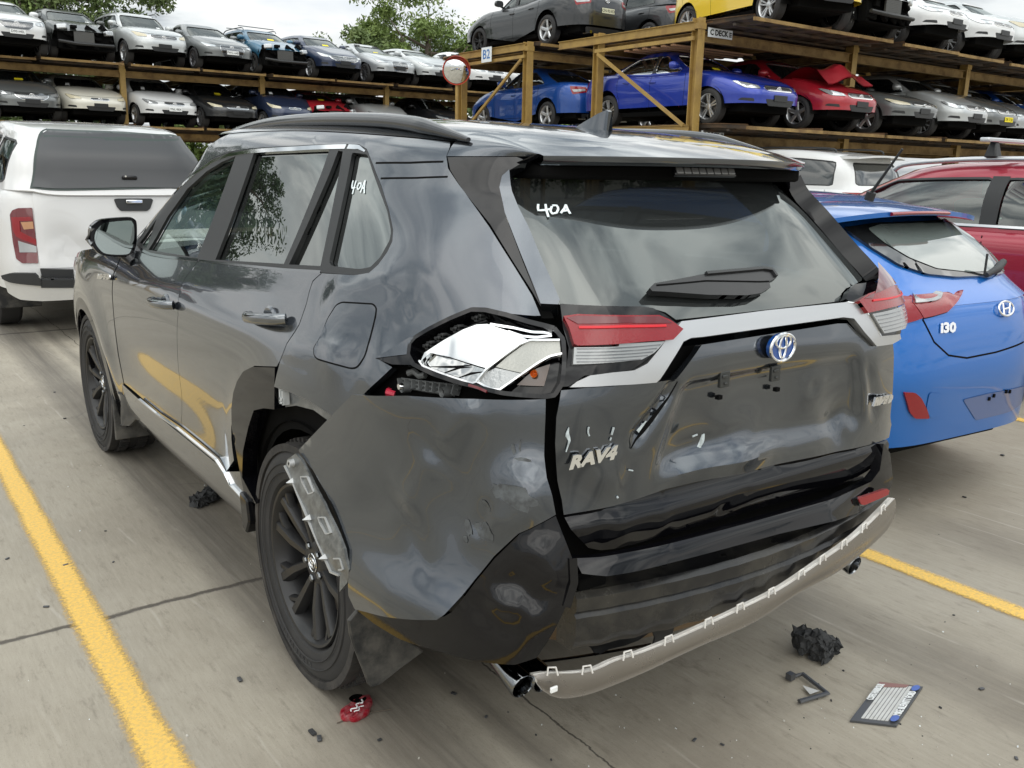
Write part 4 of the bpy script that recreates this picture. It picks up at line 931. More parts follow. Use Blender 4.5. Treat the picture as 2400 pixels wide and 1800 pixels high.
    bq = C_(HB, [(395, 400), (510, 280), (650, 145), (900, 152), (1200, 166), (1520, 166), (1516, 300), (1512, 420), (1522, 520), (1545, 600), (1562, 690), (1400, 775), (1285, 885), (1200, 990), (1150, 1060), (1090, 1132), (1060, 1152), (900, 1148), (760, 1138), (660, 1123), (636, 1060), (640, 960), (610, 840), (560, 700), (520, 600), (460, 490)])
    panel('rear_bumper_corner', HB, bq, GUN, root, g=.016, off=.004, th=.012, disp=bumd)
    k = MB()
    for pts, w in (([(1376, 378), (1362, 396), (1372, 420)], .006), ([(1408, 360), (1404, 400)], .003), ([(1408, 436), (1436, 430), (1464, 440)], [.003, .012, .004]), ([(1430, 455), (1448, 462)], .006), ([(1290, 560), (1310, 545)], .003), ([(1205, 770), (1225, 800), (1260, 800)], .003), ([(1010, 206), (1026, 207)], .003), ([(1345, 880), (1290, 930)], .005), ([(1545, 966), (1590, 956)], .0025), ([(1082, 960), (1100, 962)], .003), ([(1512, 240), (1512, 390)], .002)):
        Pp = HB.trace(zp('C', pts)); kk = MB(); strip(HB, Pp, w, off=.020, h=.014, mb=k)
    k = MB()
    # scuffed patches that follow the crushed corner
    for (a, w, h_, rot) in (((1395, 610), .085, .05, .3), ((1310, 580), .03, .03, .9), ((1240, 770), .05, .035, .5), ((1160, 755), .022, .035, -.3), ((1255, 650), .03, .012, .8), ((1150, 810), .015, .015, .2), ((1420, 438), .035, .008, .1), ((1375, 392), .010, .022, -.2), ((1405, 378), .005, .025, .05)):
        k = MB(); u, v = HB.trace(zp('C', [a]))[0]; rs = np.random.RandomState(int(a[0])); t = np.linspace(0, 2*math.pi, 15)[:-1]
        Rr = 1+.35*(rs.rand(14)-.5)*2*.7; X = np.cos(t)*w/2*Rr; Y = np.sin(t)*h_/2*Rr; c, s_ = math.cos(rot), math.sin(rot)
        panel('x', HB, np.stack([u+X*c-Y*s_, v+X*s_+Y*c], 1), None, None, g=.012, off=.0052, th=0, disp=bumd, build=False, mb=k)
        k.build('bumper_scuff', mat('scuffed_paint', (.10, .108, .112), .42, metal=.5, spots=.9, spotcol=(.05, .05, .05), spotscale=45), root)
    # gloss black lower corner
    bk = C_(HB, [(1565, 700), (1640, 895), (1640, 1000), (1612, 1110), (1560, 1220), (1480, 1345), (1380, 1378), (1200, 1360), (1050, 1322), (860, 1262), (740, 1190), (664, 1130), (900, 1156), (1062, 1158), (1095, 1138), (1158, 1062), (1210, 992), (1292, 892), (1405, 780)])
    bkd = Dents().ridge(b3('C', (1250, 1060)), b3('C', (1460, 1150)), .022, .016).ridge(b3('C', (1330, 960)), b3('C', (1500, 1130)), .03, -.016).ridge(b3('C', (1480, 800)), b3('C', (1560, 1050)), .03, .012).ridge(b3('C', (1160, 1090)), b3('C', (1400, 1250)), .03, -.010).ridge(b3('C', (1300, 1130)), b3('C', (1440, 1060)), .012, .010)
    panel('rear_bumper_lower', HB, bk, BLACKG, root, g=.018, off=.004, th=.03, disp=bkd)
    strip(HB, C_(HB, [(1640, 890), (1645, 1000), (1612, 1112)]), .022, off=.012, h=.04).build('bumper_torn_edge', BLACKG, root)
    # torn flange strip of the arch
    fl = C_(HB, [(350, 470), (358, 440), (400, 414), (425, 445), (470, 540), (530, 640), (580, 760), (620, 850), (642, 940), (632, 1000), (602, 1040), (598, 965), (560, 950), (530, 880), (455, 710), (385, 540)])
    scr = mat('scraped_plastic', (.085, .09, .09), rough=.28, metal=.3, coat=.5, spots=.8, spotcol=(.26, .27, .265), spotscale=26)
    panel('arch_flange_strip', HB, fl, scr, root, g=.015, off=.014, th=.008, disp=lambda P, N: P+N*(.002*np.sin(P[:, 2]*60))[:, None])
    k = MB(); edge = C_(HB, [(350, 470), (385, 540), (455, 710), (530, 880), (560, 950), (598, 965)]); strip(HB, edge, .005, off=.018, h=.014, mb=k)
    for pts in ([(425, 520), (455, 520), (485, 590), (460, 598), (430, 540), (425, 520)], [(505, 705), (535, 705), (562, 775), (540, 780), (512, 730), (505, 705)], [(575, 890), (605, 890), (618, 940), (598, 940)]): strip(HB, C_(HB, pts), .004, off=.018, h=.006, mb=k)
    for a in ((385, 540), (460, 708), (535, 885)): 
        p = HB.tr3(zp('C', [a]))[0]; k.lathe([(-.034, 0), (-.014, .011), (-.010, .011)], 4, p, (1, 0, 0))
    p = HB.tr3(zp('C', [(385, 455)]))[0]; k.lathe([(-.026, .005), (-.026, .011), (-.012, .012)], 14, p, (1, 0, 0))
    k.build('flange_clips', mat('scraped_edge', (.45, .46, .46), .35, metal=.4), root, smooth=30)
    # mud flaps
    def flap(key, pts, xo, name='mud_flap', th=.012, curl=.04):
        q = np.array([at(p, 0, xo) for p in zp(key, pts)]); k = MB()
        poly = q[:, 1:]; 
        P = resample(np.array(poly), .03); hi = P[:, 1].max()
        k.prism(P, (xo, 0, 0), (0, 1, 0), (0, 0, 1), -th) if False else None
        V = [(xo-curl*((hi-z_)*1.2)**1.5+.02*math.sin(y_*20), y_, z_) for y_, z_ in P]
        n = len(V); V2 = [(x+.014, y_, z_) for x, y_, z_ in V]
        k.add(V+V2, [tuple(range(n)), tuple(reversed(range(n, 2*n)))]+[(i, i+n, (i+1) % n+n, (i+1) % n) for i in range(n)])
        return k.build(name, DIRTP, root, smooth=30)
    fp = [at(p, 1, -.37) for p in zp('C', [(655, 1130), (615, 1178), (622, 1240), (640, 1300), (690, 1425), (705, 1470), (722, 1484), (760, 1472), (870, 1385), (960, 1320), (880, 1262), (700, 1150)])]
    k = MB(); k.prism([(p[0], p[2]) for p in fp], (0, -.376, 0), (1, 0, 0), (0, 0, 1), .010, bev=.004); k.build('mud_flap', DIRTP, root)
    flap('A', [(385, 1455), (368, 1480), (372, 1560), (395, 1640), (450, 1655), (470, 1600), (430, 1500)], -.90)
    k = MB(); k.box((-.80, 2.27, .29), (.24, .014, .26)); k.build('mud_flap', DIRTP, root, bevel=.01)
    # ---- what the missing bumper uncovers
    uj = E_(HB, [(330, 800), (470, 790), (600, 765), (800, 720), (1100, 640), (1400, 555), (1700, 470), (1900, 400), (1945, 340), (1965, 200), (2000, 250), (2015, 400), (1990, 455), (1960, 470), (1800, 560), (1600, 600), (1350, 660), (1100, 730), (800, 810), (600, 860), (480, 880), (360, 870)])
    ujd = Dents().ridge(b3('E', (330, 830)), b3('E', (1900, 430)), .03, .015)
    panel('rear_bumper_upper', HB, uj, BLACKG, root, g=.014, off=-.022, th=.03, disp=lambda P, N: ujd(P, N)+N*(.045*np.clip((.685-P[:, 2])/.085, 0, 1)**.8*np.clip((.42-P[:, 0])/.25, 0, 1))[:, None])
    panel('reflector', HB, E_(HB, [(1785, 485), (1800, 475), (1930, 430), (1944, 440), (1938, 462), (1815, 515), (1798, 512)]), REDL, root, g=.02, off=.008, th=.012)
    strip(HB, E_(HB, [(1785, 480), (1800, 520), (1950, 462)]), .005, off=.004, h=.01).build('reflector_surround', CHROMED, root)
    k = MB(); p = b3('E', (1650, 558)); k.lathe([(-.012, 0), (-.012, .010), (0, .012)], 16, p, (0, 1, 0)); k.build('parking_sensor', BLACKG, root)
    # steps behind: ledge under the tailgate
    k = MB(); k.box((-.02, -.80, .60), (1.30, .10, .10)); k.box((-.02, -.84, .52), (1.20, .06, .12)); k.build('rear_panel', VOID, root, bevel=.01)
    # crash beam: a curved box girder with grooves
    k = MB(); sec = [(-.00, .055), (-.055, .055), (-.068, .045), (-.068, .020), (-.060, .013), (-.068, .006), (-.068, -.03), (-.062, -.05), (-.050, -.062), (0, -.062)]
    V = []; nb = 36
    for i in range(nb+1):
        x = -.635+1.20*i/nb; t = x/.64; yb = -.855-.075*(1-t*t); zb = .520-.015*(1-t*t)+.012*(x)
        jig = .004*math.sin(i*2.1)
        for (dy, dz) in sec: V.append((x, yb+dy+jig*(.3 if dz > 0 else 1), zb+dz*1.25))
    ns = len(sec); k.add(V, [(i*ns+j, i*ns+(j+1) % ns, (i+1)*ns+(j+1) % ns, (i+1)*ns+j) for i in range(nb) for j in range(ns)]+[tuple(range(ns)), tuple(reversed(range(nb*ns, (nb+1)*ns)))])
    k.build('crash_beam', mat('dusty_beam', (.010, .010, .011), rough=.16, spots=.5, spotcol=(.10, .092, .072), spotscale=4), root, smooth=28)
    k = MB()
    for i, a in enumerate(((1390, 730), (1130, 800), (820, 850), (1610, 640))): p = at(zp('E', [a])[0], 2, .582); k.lathe([(0, 0), (.004, .006), (0, .008)], 10, p+[0, .02, 0.004], (0, 0, 1))
    p = at(zp('E', [(450, 965)])[0], 1, -.935); k.box(p+[0, .035, 0], (.085, .03, .06)); k.build('beam_slot', VOID, root, bevel=.008)
    # undertray and torn plastic
    k = MB(); V = []
    for i in range(13):
        e_ = at(zp('E', [(430+75*i, 1290-14*i-(i**1.35)*11)])[0], 2, .30+.016*i); x = e_[0]
        for j in range(7):
            y = e_[1]+(.05+.30*max(0, (i-5)/7))*j/6; z = e_[2]+.03*j/6+.006*math.sin(i*1.7+j)
            V.append((x, y, z))
    k.add(V, [(i*7+j, i*7+j+1, (i+1)*7+j+1, (i+1)*7+j) for i in range(12) for j in range(6)]); k.add(np.array(V)-[0, 0, .006], [(i*7+j+1, i*7+j, (i+1)*7+j, (i+1)*7+j+1) for i in range(12) for j in range(6)])
    k.build('torn_undertray', PLAST, root, smooth=50)
    k = MB(); k.tube(spline([at(p, 2, .30) for p in zp('E', [(-60, 1330), (120, 1330), (300, 1310), (520, 1275), (720, 1240)])], k=5), .006, 6, flat=.5); k.build('bumper_lip', BLACKG, root, smooth=50)
    k = MB(); k.prism(spline([(0, 0), (.03, .05), (.01, .10), (.07, .12), (.10, .06), (.05, .02)], True, 3), (-.40, -.93, .34), (1, 0, .0), (0, .2, 1), .006); k.build('torn_plastic', PLAST, root)
    k = MB(); k.tube(spline([(-.50, -.55, .33), (-.40, -.70, .35), (-.25, -.78, .36), (0, -.80, .36), (.3, -.78, .37)], k=5), .075, 18, flat=.7); k.build('silencer', RUST, root, smooth=60)
    for (a, s_) in (((-.672, -.725), 1), ((-.615, -.735), 1), ((.63, -.765), 1.0)):
        k = MB(); o_ = (a[0], a[1], .300 if s_ == 1 else .272); ax = (0, -1, -.22)
        k.lathe([(-.09, .020), (.0, .030*s_), (.055, .034*s_), (.058, .031*s_), (.05, .028*s_), (-.12, .022)], 24, o_, ax); k.build('exhaust_tip', CHROMED, root, smooth=50)
        k = MB(); k.lathe([(.03, .028*s_), (-.02, 0)], 20, o_, ax); k.build('exhaust_bore', VOID, root)
    # hanging champagne-coloured skid panel with its clips, traced on a bowed upright surface
    def skd(p):
        d = ray(*p); y = -1.0; P = None
        for _ in range(12):
            P = _c+d*(y-_c[1])/d[1]; x = P[0]; y = -1.035+.10*abs((x-.05)/.68)**2.4
        return P
    topE = [(120, 1402), (180, 1392), (260, 1392), (340, 1388), (430, 1375), (540, 1325), (650, 1292), (820, 1226), (1020, 1137), (1200, 1052), (1400, 950), (1620, 800), (1760, 700), (1860, 610), (1985, 482)]
    botE = [(128, 1440), (165, 1485), (240, 1515), (320, 1510), (400, 1492), (540, 1440), (700, 1372), (850, 1300), (1000, 1232), (1160, 1165), (1300, 1092), (1490, 965), (1700, 850), (1920, 665), (1982, 560)]
    Tt = resample_open(spline(topE, k=6), 48); Bb = resample_open(spline(botE, k=6), 48)
    Tp = np.array([skd(p) for p in zp('E', Tt)]); Bp = np.array([skd(p) for p in zp('E', Bb)])
    k = MB(); ns = 8; V = []
    for a_, b_ in zip(Tp, Bp):
        for j in range(ns+1):
            t = j/ns; P = a_*(1-t)+b_*t; P = P+np.array([0, -.005*math.sin(math.pi*t)-.004*(t > .95), 0]); V.append(P)
    V = np.array(V); F = [(i*(ns+1)+j, i*(ns+1)+j+1, (i+1)*(ns+1)+j+1, (i+1)*(ns+1)+j) for i in range(47) for j in range(ns)]
    k.add(V, F); k.add(V+[0, .008, 0], [tuple(reversed(f)) for f in F], 1)
    fl_ = np.concatenate([Tp, Tp+[0, .022, -.004]]); k.add(fl_, [(i, i+1, i+49, i+48) for i in range(47)], 1); k.add(fl_-[0, 0, .003], [(i+1, i, i+48, i+49) for i in range(47)], 1)
    k.build('skid_panel', [SKID, WHITEP], root, smooth=50)
    for a in ((205, 1400), (385, 1392), (595, 1305), (822, 1212), (1018, 1120), (1192, 1035), (1352, 940), (1480, 845), (1615, 765), (1735, 680), (1840, 598), (1930, 515)):
        p = skd(zp('E', [a])[0]); j = int(np.argmin(((Tp-p)**2).sum(1))); q = Tp[j]; d = Tp[min(j+1, 47)]-Tp[max(j-1, 0)]; d /= np.linalg.norm(d)
        k = MB(); u_ = np.array([0, .15, 1.]); k.tube([q-d*.013-u_*.004, q-d*.009+u_*.015, q+d*.009+u_*.015, q+d*.013-u_*.004], .0026, 6); k.build('skid_clip', WHITEP, root)
    k = MB(); p = skd(zp('E', [(180, 1445)])[0]); k.box(p+[0, -.026, 0], (.020, .006, .014)); k.build('skid_reflector', mat('white_patch', (.85, .86, .85), .3), root, bevel=.002)
    # ---- fuel flap, mirror
    ff = rnd(A(HU, [(1560, 1018), (1712, 1023), (1728, 1042), (1720, 1080), (1652, 1290), (1610, 1348), (1582, 1354), (1430, 1310), (1412, 1290), (1416, 1250), (1480, 1100), (1530, 1032)]), .012)
    panel('fuel_flap', HU, ff, GUN, root, g=.02, gap=.002, off=.0015, th=.001, disp=relief)
    k = MB(); ln = np.concatenate([ff, ff[:1]]); P_ = ln
    Bm = MB(); strip(HU, P_, .0045, off=0, h=0, mb=Bm)
    V = Bm.v[0]; nrm = np.tile(HU.normal(resample_open(P_, len(V)//4)), (4, 1)); V = relief(V, nrm)+nrm*.0006; k.add(V, Bm.f); k.build('fuel_flap_gap', VOID, root)
    # door mirror
    G_ = lambda pts: np.array([at(p, 1, 1.80) for p in zp('A', pts)])
    gl_ = G_([(300, 615), (330, 600), (440, 590), (462, 598), (472, 625), (470, 700), (455, 745), (430, 765), (330, 762), (290, 735), (268, 695), (272, 650)])
    ou_ = G_([(270, 605), (310, 585), (440, 575), (475, 583), (487, 610), (486, 700), (472, 750), (440, 776), (330, 773), (280, 750), (248, 700), (246, 660), (252, 625)])
    k = MB(); po = spline(ou_[:, [0, 2]], True, 4); c2 = po.mean(0); n = len(po); V = []
    for (dy, sc_) in ((0, .97), (-.004, 1.0), (.03, 1.02), (.07, .96), (.10, .80), (.115, .45), (.12, .0)):
        for p in po: q = c2+(p-c2)*sc_; V.append((q[0], 1.80+dy, q[1]))
    k.add(V, [(i*n+j, i*n+(j+1) % n, (i+1)*n+(j+1) % n, (i+1)*n+j) for i in range(6) for j in range(n)]+[tuple(range(n))])
    k.build('mirror_housing', BLACKG, root, smooth=50)
    k = MB(); k.prism(spline(gl_[:, [0, 2]], True, 4), (0, 1.792, 0), (1, 0, 0), (0, 0, 1), .003); k.build('mirror_glass', MIRR, root)
    k = MB(); a = G_([(455, 775)])[0]; b = HL.tr3(zp('A', [(470, 840)]))[0]; k.tube([a+[-.03, .05, .05], a+[.0, .04, 0], b+[.03, 0.06, .02]], [.05, .04, .035], 12, flat=.7); k.build('mirror_arm', BLACKG, root, smooth=60)
    k = MB(); a = G_([(245, 690)])[0]; k.tube([a+[.01, .00, .05], a+[-.004, .02, 0], a+[.01, .0, -.02]], .012, 8); k.build('mirror_indicator', CLEARS, root, smooth=60)
    for y in (0, 2.69):
        for s_ in (-1, 1): suv_wheel(root, y, s_)
    # marks of the removed rain: small loose seam lines on door edge
    return root
def resample_open(P, n):
    P = np.array(P, float); L = np.concatenate([[0], np.cumsum(np.linalg.norm(np.diff(P, axis=0), axis=1))]); t = np.linspace(0, L[-1], n)
    return np.stack([np.interp(t, L, P[:, i]) for i in range(P.shape[1])], 1)
build_suv()
# ================================================================ ground and markings
def ground_mat():
    m = bpy.data.materials.new('concrete'); m.use_nodes = True; nt = m.node_tree; b = nt.nodes['Principled BSDF']; N = nt.nodes.new; L = nt.links.new
    tc = N('ShaderNodeTexCoord')
    def noise(sc, det=6, ro=.6, vec=None, loc=None, scale3=None, dist=0):
        n = N('ShaderNodeTexNoise'); n.inputs['Scale'].default_value = sc; n.inputs['Detail'].default_value = det; n.inputs['Roughness'].default_value = ro; n.inputs['Distortion'].default_value = dist
        mp = N('ShaderNodeMapping'); mp.inputs['Scale'].default_value = scale3 or (1, 1, 1); mp.inputs['Location'].default_value = loc or (0, 0, 0); L(tc.outputs['Object'], mp.inputs[0]); L(mp.outputs[0], n.inputs['Vector']); return n.outputs['Fac']
    def ramp(x, stops):
        r = N('ShaderNodeValToRGB'); e = r.color_ramp.elements; e[0].position, e[0].color = stops[0][0], (*stops[0][1], 1); e[1].position, e[1].color = stops[-1][0], (*stops[-1][1], 1)
        for p, c in stops[1:-1]: q = e.new(p); q.color = (*c, 1)
        L(x, r.inputs[0]); return r.outputs[0]
    def mixc(f, a, c, mode='MIX'):
        x = N('ShaderNodeMix'); x.data_type = 'RGBA'; x.blend_type = mode
        if isinstance(f, float): x.inputs[0].default_value = f
        else: L(f, x.inputs[0])
        for i, q in ((6, a), (7, c)):
            if isinstance(q, tuple): x.inputs[i].default_value = (*q, 1)
            else: L(q, x.inputs[i])
        return x.outputs[2]
    def math_(op, a, c=None, d=None):
        x = N('ShaderNodeMath'); x.operation = op
        for i, q in enumerate((a, c, d)):
            if q is None: continue
            if isinstance(q, (int, float)): x.inputs[i].default_value = q
            else: L(q, x.inputs[i])
        return x.outputs[0]
    sep = N('ShaderNodeSeparateXYZ'); L(tc.outputs['Object'], sep.inputs[0]); X, Y = sep.outputs[0], sep.outputs[1]
    base = ramp(noise(1.1, 8, .6), [(.30, (.285, .262, .218)), (.5, (.35, .325, .272)), (.70, (.40, .375, .32))])
    base = mixc(math_('MULTIPLY', ramp(noise(.45, 5, .6, loc=(5, 2, 0)), [(.42, (0, 0, 0)), (.62, (1, 1, 1))]), .45), base, (.185, .165, .135))
    # brushed texture and tyre tracks run along the bays
    br = noise(14, 5, .7, scale3=(6, .55, 1)); base = mixc(.15, base, ramp(br, [(.35, (.13, .12, .10)), (.65, (.42, .40, .36))]))
    tw = noise(5, 4, .7, scale3=(5, .12, 1), loc=(3, 0, 0))
    for xc, w, amt in ((-.80, .17, .85), (-.55, .06, .5), (.80, .2, .5), (1.9, .2, .3), (-2.6, .25, .25)):
        d = math_('DIVIDE', math_('ABSOLUTE', math_('SUBTRACT', X, xc)), w); k = math_('MULTIPLY', math_('MAXIMUM', math_('SUBTRACT', 1.0, math_('MULTIPLY', d, d)), 0.0), math_('MULTIPLY', tw, amt*1.5))
        base = mixc(k, base, (.075, .068, .060))
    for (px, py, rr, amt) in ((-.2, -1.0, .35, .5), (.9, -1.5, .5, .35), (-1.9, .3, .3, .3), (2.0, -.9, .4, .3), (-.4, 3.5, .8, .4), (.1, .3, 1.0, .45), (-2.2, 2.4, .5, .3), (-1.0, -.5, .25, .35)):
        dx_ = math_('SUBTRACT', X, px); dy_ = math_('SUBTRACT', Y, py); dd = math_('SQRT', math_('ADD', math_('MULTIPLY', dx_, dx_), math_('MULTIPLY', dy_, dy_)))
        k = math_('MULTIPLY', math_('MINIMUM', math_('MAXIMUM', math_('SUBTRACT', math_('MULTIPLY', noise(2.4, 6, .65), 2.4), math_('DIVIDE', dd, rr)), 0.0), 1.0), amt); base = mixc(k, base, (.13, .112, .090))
    # darker rubbed streaks, bottom right, and fine speckle
    st = ramp(noise(9, 7, .75, scale3=(3.2, .8, 1), loc=(1, 4, 0)), [(.54, (0, 0, 0)), (.66, (1, 1, 1))]); base = mixc(math_('MULTIPLY', st, .38), base, (.13, .112, .09))
    sp = ramp(noise(150, 3, .8), [(.60, (0, 0, 0)), (.70, (1, 1, 1))]); base = mixc(math_('MULTIPLY', sp, .5), base, (.10, .09, .075))
    sp = ramp(noise(95, 3, .8, loc=(7, 1, 0)), [(.70, (0, 0, 0)), (.76, (1, 1, 1))]); base = mixc(math_('MULTIPLY', sp, .55), base, (.50, .48, .43))
    # pale drag scratches
    sc = N('ShaderNodeTexWave'); sc.wave_type = 'BANDS'; sc.bands_direction = 'X'; sc.inputs['Scale'].default_value = 1.6; sc.inputs['Distortion'].default_value = 9; sc.inputs['Detail'].default_value = 4; sc.inputs['Detail Scale'].default_value = .7
    mp = N('ShaderNodeMapping'); mp.inputs['Rotation'].default_value = (0, 0, R_(-16)); mp.inputs['Scale'].default_value = (1, .25, 1); L(tc.outputs['Object'], mp.inputs[0]); L(mp.outputs[0], sc.inputs['Vector'])
    w_ = ramp(sc.outputs['Fac'], [(.985, (0, 0, 0)), (1.0, (1, 1, 1))]); mk = ramp(noise(2.2, 4, .6, loc=(9, 9, 0)), [(.5, (0, 0, 0)), (.64, (1, 1, 1))])
    base = mixc(math_('MULTIPLY', math_('MULTIPLY', w_, mk), .32), base, (.50, .48, .44))
    vo = N('ShaderNodeTexVoronoi'); vo.feature = 'DISTANCE_TO_EDGE'; vo.inputs['Scale'].default_value = .42
    wv = N('ShaderNodeTexNoise'); wv.inputs['Scale'].default_value = 1.8; wv.inputs['Detail'].default_value = 8; L(tc.outputs['Object'], wv.inputs['Vector'])
    ad = N('ShaderNodeMix'); ad.data_type = 'RGBA'; ad.blend_type = 'ADD'; ad.inputs[0].default_value = .9; L(tc.outputs['Object'], ad.inputs[6]); L(wv.outputs['Color'], ad.inputs[7]); L(ad.outputs[2], vo.inputs['Vector'])
    ck = ramp(vo.outputs['Distance'], [(.0, (1, 1, 1)), (.006, (0, 0, 0))]); cm = ramp(noise(.9, 3, .6, loc=(2, 8, 0)), [(.50, (0, 0, 0)), (.60, (1, 1, 1))]); base = mixc(math_('MULTIPLY', math_('MULTIPLY', ck, cm), .45), base, (.08, .07, .058))
    # slab joints: ragged dark grooves
    wob = math_('MULTIPLY', math_('SUBTRACT', noise(3.2, 8, .72), .5), .07); wob2 = noise(25, 5, .7)
    jn = None
    for ax_, pos, half in ((Y, .72, .011), (X, -.42, .003), (Y, 6.6, .02), (Y, -5.2, .011), (X, 5.4, .01), (Y, 12.5, .02), (X, -4.4, .01)):
        d = math_('ABSOLUTE', math_('SUBTRACT', math_('ADD', ax_, wob), pos)); wd = math_('MULTIPLY', math_('ADD', wob2, .45), half)
        k = math_('MINIMUM', math_('MAXIMUM', math_('SUBTRACT', 1.6, math_('DIVIDE', d, wd)), 0.0), 1.0); jn = k if jn is None else math_('MAXIMUM', jn, k)
    base = mixc(math_('MULTIPLY', jn, .85), base, (.045, .038, .032))
    base = mixc(1.0, base, (1.0, .97, .925), 'MULTIPLY')
    L(base, b.inputs['Base Color'])
    rg = ramp(noise(3, 5, .6), [(.3, (.62, .62, .62)), (.7, (.85, .85, .85))]); L(rg, b.inputs['Roughness'])
    hgt = math_('ADD', math_('MULTIPLY', noise(60, 6, .7), .5), math_('MULTIPLY', jn, -2.0)); hgt = math_('ADD', hgt, math_('MULTIPLY', br, .35))
    u = N('ShaderNodeBump'); u.inputs['Strength'].default_value = .45; u.inputs['Distance'].default_value = .006; L(hgt, u.inputs['Height']); L(u.outputs[0], b.inputs['Normal'])
    return m
GM = ground_mat()
g_ = MB(); g_.add([(-160, -160, 0), (160, -160, 0), (160, 160, 0), (-160, 160, 0)], [(0, 1, 2, 3)]); props(g_.build('ground', GM, smooth=0), kind='structure')
def line_mat():
    m = bpy.data.materials.new('yellow_line_paint'); m.use_nodes = True; nt = m.node_tree; b = nt.nodes['Principled BSDF']; N = nt.nodes.new; L = nt.links.new
    tc = N('ShaderNodeTexCoord'); sep = N('ShaderNodeSeparateXYZ'); L(tc.outputs['Object'], sep.inputs[0])
    n = N('ShaderNodeTexNoise'); n.inputs['Scale'].default_value = 75; n.inputs['Detail'].default_value = 7; n.inputs['Roughness'].default_value = .8; L(tc.outputs['Object'], n.inputs['Vector'])
    n2 = N('ShaderNodeTexNoise'); n2.inputs['Scale'].default_value = 2.2; n2.inputs['Detail'].default_value = 5; L(tc.outputs['Object'], n2.inputs['Vector'])
    a = N('ShaderNodeMath'); a.operation = 'ABSOLUTE'; L(sep.outputs[0], a.inputs[0])
    d = N('ShaderNodeMath'); d.operation = 'MULTIPLY_ADD'; L(a.outputs[0], d.inputs[0]); d.inputs[1].default_value = -34; d.inputs[2].default_value = 1.75   # fades across the last centimetres
    e = N('ShaderNodeMath'); e.operation = 'MULTIPLY_ADD'; L(n.outputs['Fac'], e.inputs[0]); e.inputs[1].default_value = 2.3; L(d.outputs[0], e.inputs[2])
    f = N('ShaderNodeMath'); f.operation = 'MULTIPLY_ADD'; L(n2.outputs['Fac'], f.inputs[0]); f.inputs[1].default_value = .9; L(e.outputs[0], f.inputs[2])
    g = N('ShaderNodeMath'); g.operation = 'SUBTRACT'; g.use_clamp = True; L(f.outputs[0], g.inputs[0]); g.inputs[1].default_value = 1.32
    L(g.outputs[0], b.inputs['Alpha'])
    r = N('ShaderNodeValToRGB'); r.color_ramp.elements[0].position = .35; r.color_ramp.elements[0].color = (.50, .36, .14, 1); r.color_ramp.elements[1].position = .6; r.color_ramp.elements[1].color = (.84, .52, .10, 1)
    L(n.outputs['Fac'], r.inputs[0]); L(r.outputs[0], b.inputs['Base Color']); b.inputs['Roughness'].default_value = .7
    return m
LM = line_mat()
for i, (x, y0, y1, w) in enumerate(((-1.37, -2.5, 4.6, .105), (1.36, -2.5, 4.6, .10), (4.09, -2.5, 4.6, .13), (-4.1, -2.5, 4.6, .13), (6.82, -2.5, 4.6, .13), (9.5, -2.5, 4.6, .13))):
    k = MB(); ny = 2
    k.add([(-w/2-.03, y0, 0), (w/2+.03, y0, 0), (w/2+.03, y1, 0), (-w/2-.03, y1, 0)], [(0, 1, 2, 3)])
    o = k.build('parking_line', LM, smooth=0); o.location = (x, 0, .004); props(o, kind='structure')
# ================================================================ ordinary cars for the racks
WHEEL_CACHE = {}
def wheel_parts(R, style):
    key = (round(R, 3), style)
    if key in WHEEL_CACHE: return WHEEL_CACHE[key]
    rb = R*.70; w = .205
    B = MB(); B.lathe([(-w*.40, rb), (-w*.52, rb+.012), (-w*.53, (R+rb)/2), (-w*.50, R-.03), (-w*.36, R-.004), (w*.36, R-.004), (w*.5, R-.03), (w*.5, rb)], 32)
    t = B.build('tyre', [TYRE], None, smooth=35)
    K = MB(); K.lathe([(-w*.40, rb+.004), (-w*.50, rb-.002), (-w*.42, rb-.014), (-w*.1, rb-.03), (w*.3, rb-.03)], 32)
    n = {'five': 5, 'ten': 10, 'seven': 7, 'twin': 5, 'black': 5, 'dark': 10}[style]
    for i in range(n):
        a = 2*math.pi*i/n+.3
        if style in ('twin', 'black'):
            for s_ in (-1, 1): spoke_quad(K, a+s_*.22, a+s_*.14, .03, rb-.006, .030, .034, -w*.30, -w*.44, .025)
        else:
            wd = {'five': .075, 'ten': .026, 'seven': .045, 'dark': .026}[style]
            spoke_quad(K, a, a, .03, rb-.006, wd*.9, wd, -w*.30, -w*.44, .025)
    K.lathe([(-w*.36, 0), (-w*.36, .03), (-w*.32, .06), (-w*.1, .07)], 20)
    r = K.build('rim', {'black': RIMB, 'dark': RIMG}.get(style, RIMS), None, smooth=35)
    D = MB(); D.lathe([(-w*.05, 0), (-w*.05, rb*.68), (w*.05, rb*.68)], 24); D.lathe([(w*.2, 0), (w*.2, rb*.98)], 24, m=1)
    d = D.build('brake_disc', [DISC, VOID], None, smooth=35)
    for o in (t, r, d): COL.objects.unlink(o)
    WHEEL_CACHE[key] = (t.data, r.data, d.data); 
    for o in (t, r, d): bpy.data.objects.remove(o)
    return WHEEL_CACHE[key]
def add_wheel(root, R, style, x, y, side, steer=0, z=None):
    w = bpy.data.objects.new('wheel', None); COL.objects.link(w); w.parent = root; w.location = (x, y, R if z is None else z); w.rotation_euler = (0, 0, (math.pi if side > 0 else 0)+steer)
    for nm, me in zip(('tyre', 'rim', 'brake_disc'), wheel_parts(R, style)):
        o = bpy.data.objects.new(nm, me); COL.objects.link(o); o.parent = w
    return w
